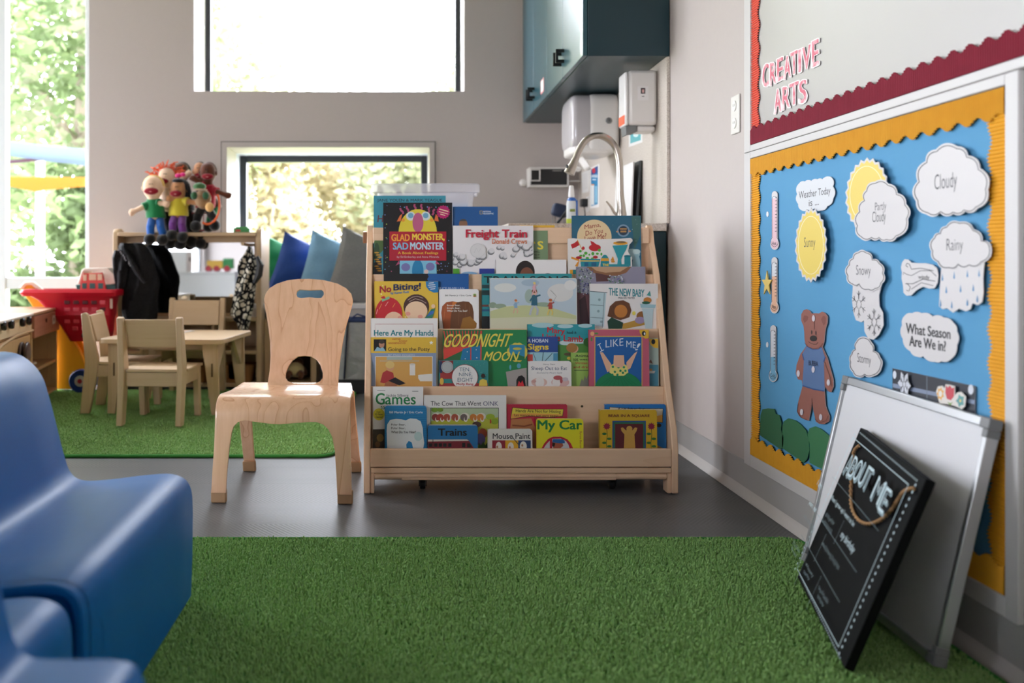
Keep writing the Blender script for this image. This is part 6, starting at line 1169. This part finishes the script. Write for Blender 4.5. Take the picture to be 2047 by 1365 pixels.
# ================================================================== WINDOW SEAT: CUSHIONS, DOLLS, TOTE
cbx = thing('doll_cubby', 'birch cubby under the window seat holding dolls', 'cubby', (-.65, 5.3, 0))
for u in (535, 627): x = dx(u, 5.2); part('post', MB().box(x-.016, x+.016, 5.19, 5.42, .001, .438, PLY_V), cbx, bevel=.002)
for z in (.035, .22, .438): part('shelf', MB().box(dx(535, 5.2)+.016, dx(627, 5.2)-.016, 5.195, 5.42, z-.018, z, PLY), cbx, bevel=.002)
part('back_panel', MB().box(dx(535, 5.2)-.016, dx(627, 5.2)+.016, 5.421, 5.428, .001, .438, paint('#2a211a', .8)), cbx)
def doll(label, u, v, skin, cloth_, Y=5.28):
    c = P(u, v, Y); c.z = max(c.z, .09); t = thing('baby_doll', label, 'doll', (c.x, Y, .036), 'dolls in the cubby'); S = felt(skin)
    b = MB(); b.ell(c+V((0, .03, .0)), (.045, .05, .04), S); b.ell(c+V((0, .09, .02)), (.036, .036, .04), S)
    for k in (-1, 1): b.tube([c+V((k*.02, 0, -.01)), c+V((k*.038, -.04, -.02)), c+V((k*.034, -.06, -.035))], [.024, .02, .014], S, 10)
    for k in (-1, 1): b.tube([c+V((k*.035, .05, .01)), c+V((k*.055, .03, -.01)), c+V((k*.06, .0, -.02))], [.016, .013, .012], S, 8)
    o = part('body', b, t); m = o.modifiers.new('fuse', 'REMESH'); m.mode = 'VOXEL'; m.voxel_size = .007; m.use_smooth_shade = True
    part('outfit', MB().ell(c+V((0, .012, .004)), (.05, .048, .042), felt(cloth_)), t); part('hair', MB().ell(c+V((0, .098, .03)), (.037, .036, .036), felt('#3a2a20')), t)
doll('brown baby doll in a yellow nappy behind the front chair\'s round hole', 590, 750, '#6a4634', '#d8cc9a')
doll('pink clothed baby doll at the left of the lower cubby shelf', 545, 745, '#d89a90', '#cf7a80')
single('doll_blanket', MB().ell(P(548, 680, 5.25), (.04, .06, .06), felt('#b87a70'), pw=.8), 'folded pink doll blanket on the upper cubby shelf', 'blanket')
def cushion(label, mat, c, yaw, roll, lean, s=.40, th=.13):
    M_ = Matrix.Rotation(yaw, 3, 'Z') @ Matrix.Rotation(lean, 3, 'X') @ Matrix.Rotation(roll, 3, 'Y'); n = 22; rows = [[], []]; mb = MB(); c = V(c); r = random.Random(len(label))
    for sd in (1, -1):
        g = []
        for i in range(n+1):
            row = []
            for j in range(n+1):
                a, b = -1+2*i/n, -1+2*j/n; k = max(0, (1-a*a))*max(0, (1-b*b)); pin = 1-.07*(1-abs(a)**2)*(abs(b)**3)-.0; pin2 = 1-.07*(1-abs(b)**2)*(abs(a)**3)
                wr_ = .006*sin(7*a+3*b+len(label))*(1-k)+.004*sin(11*b-5*a)
                row.append(c+M_ @ V((a*s/2*pin2, -sd*(th/2*k**.42+wr_*k**.3), b*s/2*pin)))
            g.append(row)
        mb.ringsurf(g, mat, close=False)
    return single('cushion', mb, label, 'cushion', 'cushions on the window seat')
CG = cloth('green_cotton', '#15774a', '#1c8a56', 80); CNV = cloth('navy_cotton', '#1f3f86', '#284c9a', 80); CLB = cloth('light_blue_cotton', '#74a2c6', '#86b2d2', 80); CGY = cloth('grey_cotton', '#7c7c7e', '#8f8f90', 80)
cushion('green cushion at the left end of the window seat', CG, P(562, 552, 5.66), R(24), R(22), R(-14), .43)
cushion('navy blue cushion between the green and light blue ones', CNV, P(613, 553, 5.58), R(26), R(23), R(-14), .43)
cushion('light blue cushion on the window seat', CLB, P(672, 550, 5.50), R(27), R(20), R(-12), .43)
cushion('grey cushion beside the book rack\'s left edge', CGY, P(735, 546, 5.44), R(26), R(20), R(-12), .44)
tb = thing('tote_bag', 'grey tote bag with navy trim and straps under the window seat', 'bag', (dx(712, 5.1), 5.1, 0))
ub = lambda u: dx(u, 5.08)
GT = NT('grey_vinyl', .3, .5); GT.col(GT.mixc(GT.noise(GT.coord(), 14, 3), '#7f8284', '#b2b4b4')); GT.bump(GT.noise(GT.coord(), 22, 3), .5, .02); GT = GT.m
def bagring(x0, x1, z, y0=5.0, y1=5.16): return [V((x0+a, y0+b, z)) for a, b in rrect(x1-x0, y1-y0, .04, 5)]
part('body', MB().ringsurf([bagring(ub(672), ub(790), .075), bagring(ub(668), ub(792), .2), bagring(ub(672), ub(790), .34), bagring(ub(678), ub(786), .385)], GT), tb)
part('base', MB().ringsurf([bagring(ub(668), ub(795), .002, 4.98, 5.17), bagring(ub(668), ub(795), .075, 4.98, 5.17)], paint('#16181e', .7)), tb)
part('trim', MB().tube([bagring(ub(676), ub(788), .392)[i] for i in range(24)], .011, paint('#1b2f5c', .7), 8, True), tb)
part('strap', MB().tube([V((ub(690), 4.99, .08)), V((ub(694), 4.985, .25)), V((ub(697), 4.99, .39))], .012, paint('#151d33', .8), 8, sq=(1, .4)).tube([V((ub(697), 4.99, .39)), V((ub(715), 5.02, .425)), V((ub(745), 5.02, .40))], .009, paint('#1b2f5c', .8), 8, sq=(1, .5)), tb)

# ================================================================== TODDLER TABLE AND CHAIRS
tb = thing('toddler_table', 'low square birch table on the rear rug', 'table', (0, 0, 0)); TZ = .362; hw = .285
part('tabletop', MB().prism([(a-hw, b-hw, TZ-.022) for a, b in rrect(2*hw, 2*hw, .045, 6)], (0, 0, .022), PLY), tb, bevel=.003)
LEGZ = .018
for sx in (-1, 1):
    for sy in (-1, 1):
        mb = MB(); x, y = sx*.21, sy*.235
        mb.prism([(x-sx*.03, y, TZ-.024), (x+sx*.045, y, TZ-.024), (x+sx*.05, y, LEGZ), (x+sx*.015, y, LEGZ)], (0, -sy*.018, 0), PLY_V); part('leg', mb, tb, bevel=.002)
        part('slot', MB().box(x+sx*.018-.004, x+sx*.018+.004, y-.0005 if sy < 0 else y, y if sy < 0 else y+.0005, .19, .25, paint('#5a4028', .8)), tb)
        part('gusset', MB().prism([(x+sx*.02, y-sy*.02, TZ-.024), (x+sx*.02, y-sy*.17, TZ-.024), (x+sx*.02, y-sy*.03, .2)], (sx*.016, 0, 0), PLY), tb, bevel=.001)
for s_ in (-1, 1): part('brace', MB().obox((-.2, s_*.12-.01, TZ-.06), (.4, 0, 0), (0, .02, 0), (0, 0, .034), PLY), tb)
tb.location = (-1.06, 4.45, 0); tb.rotation_euler = (0, 0, R(-5))
def kidchair():
    t = thing('birch_chair', 'x', 'chair', (0, 0, 0), 'birch chairs round the toddler table')
    for s_ in (-1, 1):
        x = s_*.127; mb = MB(); mb.prism([(x-.013, y, z) for y, z in ((-.035, .018), (.008, .018), (.045, .21), (.048, .27), (.0, .47), (-.012, .478), (-.03, .472), (-.012, .25))], (.026, 0, 0), PLY_V); part('post', mb, t, bevel=.003)
        mb = MB(); x2 = s_*.125; mb.prism([(x2-.013, y, z) for y, z in ((.245, .018), (.275, .018), (.265, .24), (.22, .24))], (.026, 0, 0), PLY_V); part('leg', mb, t, bevel=.003)
        part('side_rail', MB().box(x2-.01, x2+.01, .04, .225, .185, .24, PLY), t, bevel=.002)
    part('seat', MB().prism([(-.112, .0, .241), (.112, .0, .241), (.112, .045, .241), (.143, .05, .241), (.143, .28, .241), (-.143, .28, .241), (-.143, .05, .241), (-.112, .045, .241)], (0, 0, .013), PLY), t, bevel=.003)
    part('backrest', MB().prism([(-.114, y, z) for y, z in ((.026, .345), (.038, .345), (.006, .465), (-.006, .465))], (.228, 0, 0), PLY), t, bevel=.003)
    part('apron', MB().box(-.114, .114, .008, .024, .18, .24, PLY), t, bevel=.002)
    return t
k0 = kidchair(); k0.location = (-1.06, 3.945, 0); k0.rotation_euler = (0, 0, R(-4)); k0['label'] = 'birch toddler chair with its back to us, in front of the low table'
k1 = copy_tree(k0); k1.location = (-1.435, 4.375, 0); k1.rotation_euler = (0, 0, R(-87)); k1['label'] = 'birch toddler chair seen side on between low table and red cart'
k2 = copy_tree(k0); k2.location = (-1.09, 4.97, 0); k2.rotation_euler = (0, 0, R(180)); k2.scale = (1.06, 1.06, 1.08); k2['label'] = 'birch toddler chair on the far side of the low table, facing us'
cdm = MB().prism([(-1.18, 4.53, TZ+.0005), (-1.06, 4.53, TZ+.0005), (-1.03, 4.65, TZ+.0005), (-1.15, 4.65, TZ+.0005)], (0, 0, .003), paint('#e8e2dc', .6)).prism([(-1.165, 4.545, TZ+.0036), (-1.075, 4.545, TZ+.0036), (-1.05, 4.635, TZ+.0036), (-1.14, 4.635, TZ+.0036)], (0, 0, .0003), paint('#d0a898', .6))
single('paper_card', cdm, 'white printed card lying on the low table', 'card')

# ================================================================== RED SHOPPING CART WITH TOY BARN
KR = paint('#c8102e', .35, 0, .5); KY = paint('#f0a818', .38, 0, .5); YK2 = 4.98
ct = thing('toy_shopping_cart', 'red and yellow plastic toy shopping cart beside the play kitchen', 'cart', (-1.7, YK2, 0))
def cart_ring(uL, uR, v, y0, y1, r=.03): a, b = P(uL, v, YK2), P(uR, v, YK2); return [V((a.x+p, y0+q, a.z)) for p, q in rrect(b.x-a.x, y1-y0, r, 4)]
mb = MB(); mb.ringsurf([cart_ring(62, 246, 590, 4.84, 5.05), cart_ring(58, 247, 583, 4.83, 5.06), cart_ring(62, 246, 577, 4.84, 5.05), cart_ring(74, 238, 577, 4.86, 5.03), cart_ring(80, 234, 592, 4.865, 5.025)], KR, True, False, False); part('rim', mb, ct)
mb = MB(); mb.ringsurf([cart_ring(74, 236, 590, 4.86, 5.03), cart_ring(114, 232, 612, 4.88, 5.02), cart_ring(116, 231, 628, 4.875, 5.02), cart_ring(120, 230, 632, 4.885, 5.01), cart_ring(146, 226, 680, 4.91, 5.0), cart_ring(148, 224, 678, 4.92, 4.99), cart_ring(114, 228, 628, 4.89, 5.0), cart_ring(80, 232, 590, 4.87, 5.02)], KR, True, False, False)
part('basket', mb, ct)
hb = MB(); HD = paint('#5e0a18', .6)
for rv, us in ((605, (134, 152, 170, 188, 205)), (619, (134, 152, 170, 188, 205)), (643, (134, 152, 170, 186)), (657, (150, 168, 184)), (671, (168,))):
    yy = 4.86+(rv-590)*.00075 if rv < 628 else 4.885+(rv-632)*.0005
    for u in us: p = P(u, rv, yy-.004); hb.box(p.x-.015, p.x+.015, yy-.005, yy+.002, p.z-.009, p.z+.012, HD if (u+rv) % 3 else paint('#e0485a', .4))
part('grid_hole', hb, ct, bevel=.003); ct.children[-1]['label'] = 'moulded grid openings'
p = P(222, 607, 4.855); part('sticker', MB().box(p.x-.006, p.x+.006, 4.857, 4.866, p.z-.025, p.z+.025, paint('#d8b8a8', .5)), ct)
fr_ = [(40, 574), (52, 568), (78, 566), (88, 574), (150, 660), (180, 700), (182, 780), (118, 783), (113, 770), (113, 690)]
mb = MB(); mb.prism([P(u, v, 5.005) for u, v in [(40, 578), (46, 568), (70, 567), (86, 590), (120, 640), (160, 700), (182, 760), (182, 778), (113, 778), (113, 700), (70, 620)]], (0, .035, 0), KY); part('side_frame', mb, ct, bevel=.006)
mb = MB(); mb.prism([P(u, v, 5.03) for u, v in [(118, 600), (160, 672), (182, 730), (190, 778), (120, 778), (113, 700)]], (0, .03, 0), KY); part('side_frame', mb, ct, bevel=.006)
part('handle', MB().tube([P(42, 576, 5.0), P(52, 566, 5.0), P(66, 566, 5.0), P(88, 585, 5.0)], .012, paint('#e8dccc', .4), 10), ct, 'pale grip')
for yy in (4.955, 5.045):
    p = P(165, 763, 4.975); wl = part('wheel', MB().lathe([(.01, -.02), (.056, -.02), (.0625, -.012), (.0625, .012), (.056, .02), (.01, .02)], (p.x, yy, .074), paint('#1c3f8c', .45), 28, 'y'), ct)
    part('hub', MB().lathe([(.002, -.026), (.012, -.0255), (.013, -.024)], (p.x, yy, .074), paint('#b02838', .4), 20, 'y').lathe([(.013, -.0235), (.028, -.022), (.030, -.0195)], (p.x, yy, .074), paint('#d8d4d0', .4), 24, 'y'), wl)
YBN = 5.0; bn = thing('toy_barn', 'toy barn with red front and cream roof sitting in the red cart', 'toy barn', P(198, 581, YBN))
part('front', MB().prism([P(u, v, YBN-.04) for u, v in ((160, 580), (161, 568), (167, 546), (204, 545), (210, 568), (211, 580))], (0, .012, 0), paint('#cc3a34', .4)), bn)
wn = MB(); 
for (a, b, c, d_) in ((166, 549, 173, 561), (178, 548, 192, 560), (195, 548, 204, 560), (164, 566, 173, 577), (179, 566, 190, 577), (196, 566, 206, 577)):
    q0, q1 = P(a, d_, YBN-.042), P(c, b, YBN-.042); wn.box(q0.x, q1.x, YBN-.0425, YBN-.040, q0.z, q1.z, paint('#d8c0a0' if b < 560 else '#1d5a58', .4))
part('window', wn, bn, bevel=.001)
part('roof', MB().prism([P(u, v, YBN-.03) for u, v in ((154, 567), (163, 540), (168, 536), (215, 535), (228, 548), (231, 566), (226, 568), (212, 568), (205, 543), (167, 543), (160, 568))], (0, .15, 0), paint('#e4dace', .45)), bn, bevel=.004)
part('base', MB().prism([P(u, v, YBN-.028) for u, v in ((151, 569), (235, 569), (233, 581), (154, 581))], (0, .14, 0), paint('#16605e', .45)), bn, bevel=.003)

# ================================================================== PLAY KITCHEN
kN, kF = V((-1.647, 3.78, 0)), V((-1.842, 4.985, 0)); e1 = (kF-kN).normalized(); e2 = V((e1.y, -e1.x, 0)); KH = .467
KA = Art(kN, e2, base=0, eps=1e-3)
def kp(u, v, k=0): KA.k = k; return KA.pt(u, v)
def kd(u): return (kp(u, 600)-kN).dot(e1)
UPz = V((0, 0, 1)); LK = (kF-kN).length
KW = wood('kitchen_birch', '#cda878', '#a87c4c', 'z', .5, .3, 6); KRD = wood('kitchen_red_oak', '#b87c62', '#8a4c3a', 'y', .5, .5, 9)
d1 = kd(63)
def kbox(d0, d1_, dep0, dep1, z0, z1, mat, mb=None):   # along e1, depth behind the front, height
    return (mb or MB()).obox(kN+e1*d0-e2*dep1+UPz*z0, e1*(d1_-d0), e2*(dep1-dep0), UPz*(z1-z0), mat)
sv_ = thing('play_stove', 'wooden play kitchen stove with black knobs and a dark round oven handle', 'toy stove', kN+e1*(d1/2)-e2*.17)
part('body', kbox(-.35, d1-.002, .012, .36, .019, KH-.012, KW), sv_, bevel=.003)
part('control_panel', kbox(-.35, d1-.002, 0, .012, .385, KH-.012, wood('kitchen_pale', '#dcc4a0', '#c8a880', 'y', .5)), sv_, bevel=.002)
part('top', kbox(-.36, d1-.002, -.012, .37, KH-.012, KH, paint('#dcd2ca', .35)), sv_, bevel=.004)
ov = part('oven_door', kbox(.02, d1-.05, -.006, .012, .05, .37, KW), sv_, bevel=.004)
part('oven_window', MB().tube([kp(-40, 735, 8), kp(0, 690, 8), kp(28, 672, 8), kp(62, 660, 8)], .006, paint('#c8a880', .4), 8), ov)
hp_ = kp(37, 705); hh = MB()
def disc(mb, c, ax, prof, mat, n=28):
    u_ = UPz; w2 = ax.cross(u_).normalized(); rings = []
    for r_, h in prof: rings.append([c+ax*h+(w2*cos(2*pi*j/n)+u_*sin(2*pi*j/n))*r_ for j in range(n)])
    return mb.ringsurf(rings, mat)
DKW = paint('#46302a', .4); disc(hh, hp_, e2, [(.012, .004), (.045, .008), (.048, .014), (.045, .02), (.012, .022)], DKW); disc(hh, hp_, e2, [(.012, .028), (.046, .032), (.048, .038), (.044, .044), (.003, .046)], DKW); disc(hh, hp_, e2, [(.012, .0), (.012, .03)], DKW); part('handle', hh, ov)
for u, v in ((3, 651), (18, 648), (41, 644), (54, 641)):
    c = kp(u, v); kb_ = MB(); disc(kb_, c, e2, [(.016, 0), (.02, .003), (.0205, .014), (.016, .02), (.002, .021)], paint('#161214', .35), 8); disc(kb_, c, e2, [(.0025, .0212), (.0025, .0222)], paint('#b82030', .4), 8); part('knob', kb_, sv_)
for d in (-.12, .25): 
    bm_ = MB(); bm_.lathe([(.002, 0), (.07, 0), (.072, .003), (.06, .006), (.002, .006)], kN+e1*d-e2*.17+UPz*(KH+.0005), paint('#2a2626', .5), 28); part('burner', bm_, sv_)
sh2 = thing('play_shelf_unit', 'wooden play kitchen unit with red oak drawer and open shelf, next to the stove', 'toy cabinet', kN+e1*((d1+LK)/2)-e2*.17)
t_k = .02
for a in (d1+.001, LK-t_k): part('side_panel', kbox(a, a+t_k, .0, .36, .019, KH-.014, KW), sh2, bevel=.002)
part('back_panel', kbox(d1+.02, LK-.02, .345, .358, .03, KH-.02, KW), sh2)
part('top', kbox(d1+.001, LK+.006, -.012, .37, KH-.014, KH, wood('kitchen_top', '#c49a78', '#9a6a4c', 'y', .4, .4)), sh2, bevel=.004)
for z in (.04, .19): part('shelf', kbox(d1+.02, LK-.02, .004, .345, z-.016, z, KW), sh2, bevel=.002)
dr = part('drawer', kbox(d1+.012, LK-.004, -.012, .30, .345, KH-.018, KRD), sh2, bevel=.003)
c = kp(87, 640, 13); kb_ = MB(); disc(kb_, c, e2, [(.009, 0), (.011, .002), (.009, .004), (.001, .005)], paint('#6a342a', .5), 16); part('knob', kb_, dr)
A2 = Art(kN+e2*.0125, e2, base=1, eps=1e-4); A2.poly([(105, 631), (110.5, 629.5), (110.5, 646), (105, 648)], '#e0d4c8'); A2.r(106.5, 635, 109, 642, '#8a8078'); part('sticker', A2.mb, dr, smooth=False)
single('toy_spoon', MB().tube([kN+e1*(d1+.06)-e2*.04+UPz*.199, kN+e1*(d1+.2)-e2*.05+UPz*.20, kN+e1*(d1+.26)-e2*.05+UPz*.203], [.008, .009, .02], paint('#e8e0d0', .4), 10, sq=(1, .45)), 'cream toy spoon on the middle shelf of the play unit', 'toy')
single('toy_bowl', MB().lathe([(.02, 0), (.045, .01), (.055, .03), (.05, .03), (.04, .014), (.004, .008)], kN+e1*(d1+.22)-e2*.12+UPz*.041, paint('#1f4f9c', .4), 24), 'blue toy bowl on the bottom shelf of the play unit', 'bowl')

# ================================================================== THINGS SEEN IN THE MIRROR (behind and left of the view), PLUS AN ADDED LIGHT BLOCKER
ms = thing('toy_shelf', 'low white toy shelf reflected in the dress-up mirror', 'shelf', (-1.9, 1.35, 0)); WPL = paint('#dcd8d8', .5)
for x in (-2.3, -1.62): part('side_panel', MB().box(x, x+.02, 1.2, 1.5, .001, .6, WPL), ms, bevel=.002)
for z in (.03, .31, .6): part('shelf', MB().box(-2.28, -1.62, 1.2, 1.5, z-.02, z, WPL), ms, bevel=.002)
part('back_panel', MB().box(-2.28, -1.62, 1.47, 1.485, .03, .58, WPL), ms)
mbk = Art((-1.92, 1.512, .36), V((0, 1, 0)), frame=(V((-.19, 0, 0)), V((0, 0, -.26))), eps=2e-4, base=1); mb = MB().box(-2.11, -1.92, 1.486, 1.5115, .10, .36, paint('#2f7fb0', .4))
mbk.r(0, 0, 1, 1, '#3a94c4'); mbk.t('COME', .1, .06, .9, .26, '#e4eef0', .04); mbk.r(0, .42, 1, .5, '#1d4f80'); mbk.e(.5, .62, .4, .07, '#cfe4ec'); mbk.r(0, .78, 1, .9, '#3a9a7a'); o = len(mb.v); mb.v += mbk.mb.v; ks = [mb.m(q) for q in mbk.mb.mats]
for f_, m_ in zip(mbk.mb.f, mbk.mb.mi): mb.f.append([q+o for q in f_]); mb.mi.append(ks[m_])
single('display_book', mb, 'blue book lettered COME standing on the white toy shelf, seen in the mirror', 'book', smooth=False)
tk = thing('toy_train', 'yellow, red and green toy train on the white shelf, seen in the mirror', 'toy', (-1.8, 1.35, .6))
part('body', MB().box(-1.9, -1.74, 1.3, 1.38, .63, .71, paint('#e0b048', .4)).box(-1.74, -1.64, 1.3, 1.38, .63, .73, paint('#2a8a4c', .4)), tk, bevel=.01)
for x in (-1.88, -1.80, -1.70): part('wheel', MB().lathe([(.005, -.05), (.028, -.05), (.03, -.045), (.03, .045), (.028, .05), (.005, .05)], (x, 1.34, .631), paint('#b02038', .4), 18, 'y'), tk)
bxw = thing('white_box', 'white box with a hand slot on the toy shelf, seen in the mirror', 'box', (-2.18, 1.35, .6)); part('body', MB().box(-2.29, -2.07, 1.22, 1.48, .601, .80, paint('#e2dedd', .5)), bxw, bevel=.004); part('handhold', MB().box(-2.069, -2.068, 1.3, 1.38, .70, .74, paint('#333333')), bxw)
pst = Art((-1.25, YR+.003, 1.45), V((0, 1, 0)), frame=(V((-.8, 0, 0)), V((0, 0, -.55))), eps=5e-4, base=0); pst.r(0, 0, 1, 1, '#e2dede'); pst.l([(.05, .2), (.3, .1), (.6, .3), (.95, .15)], .03, '#b84a60'); pst.l([(.1, .6), (.4, .5), (.7, .75), (.95, .6)], .03, '#c45a6a'); pst.l([(.3, .1), (.35, .5), (.3, .9)], .03, '#b84a60'); pst.l([(.05, .95), (.5, .8), (.95, .9)], .03, '#3a3438')
single('wall_drawing', pst.mb, 'drawing with red lines on the rear wall, seen in the mirror', 'drawing', smooth=False, solid=.001)
ls = thing('blocker_shelf', 'low birch shelf unit beside the blue seats, just outside the photo', 'shelf', (-1.15, .15, 0))  # added unseen shelf, keeps low window light off the lower right
for y in (-.6, .13, .86): part('side_panel', MB().box(-1.3, -1.0, y, y+.02, .023, .84, PLY_V), ls, bevel=.002)
for z in (.06, .45, .86): part('shelf', MB().box(-1.3, -1.0, -.6, .88, z-.02, z, PLY), ls, bevel=.002)
part('back_panel', MB().box(-1.0, -.99, -.6, .88, .023, .86, PLY_V), ls)
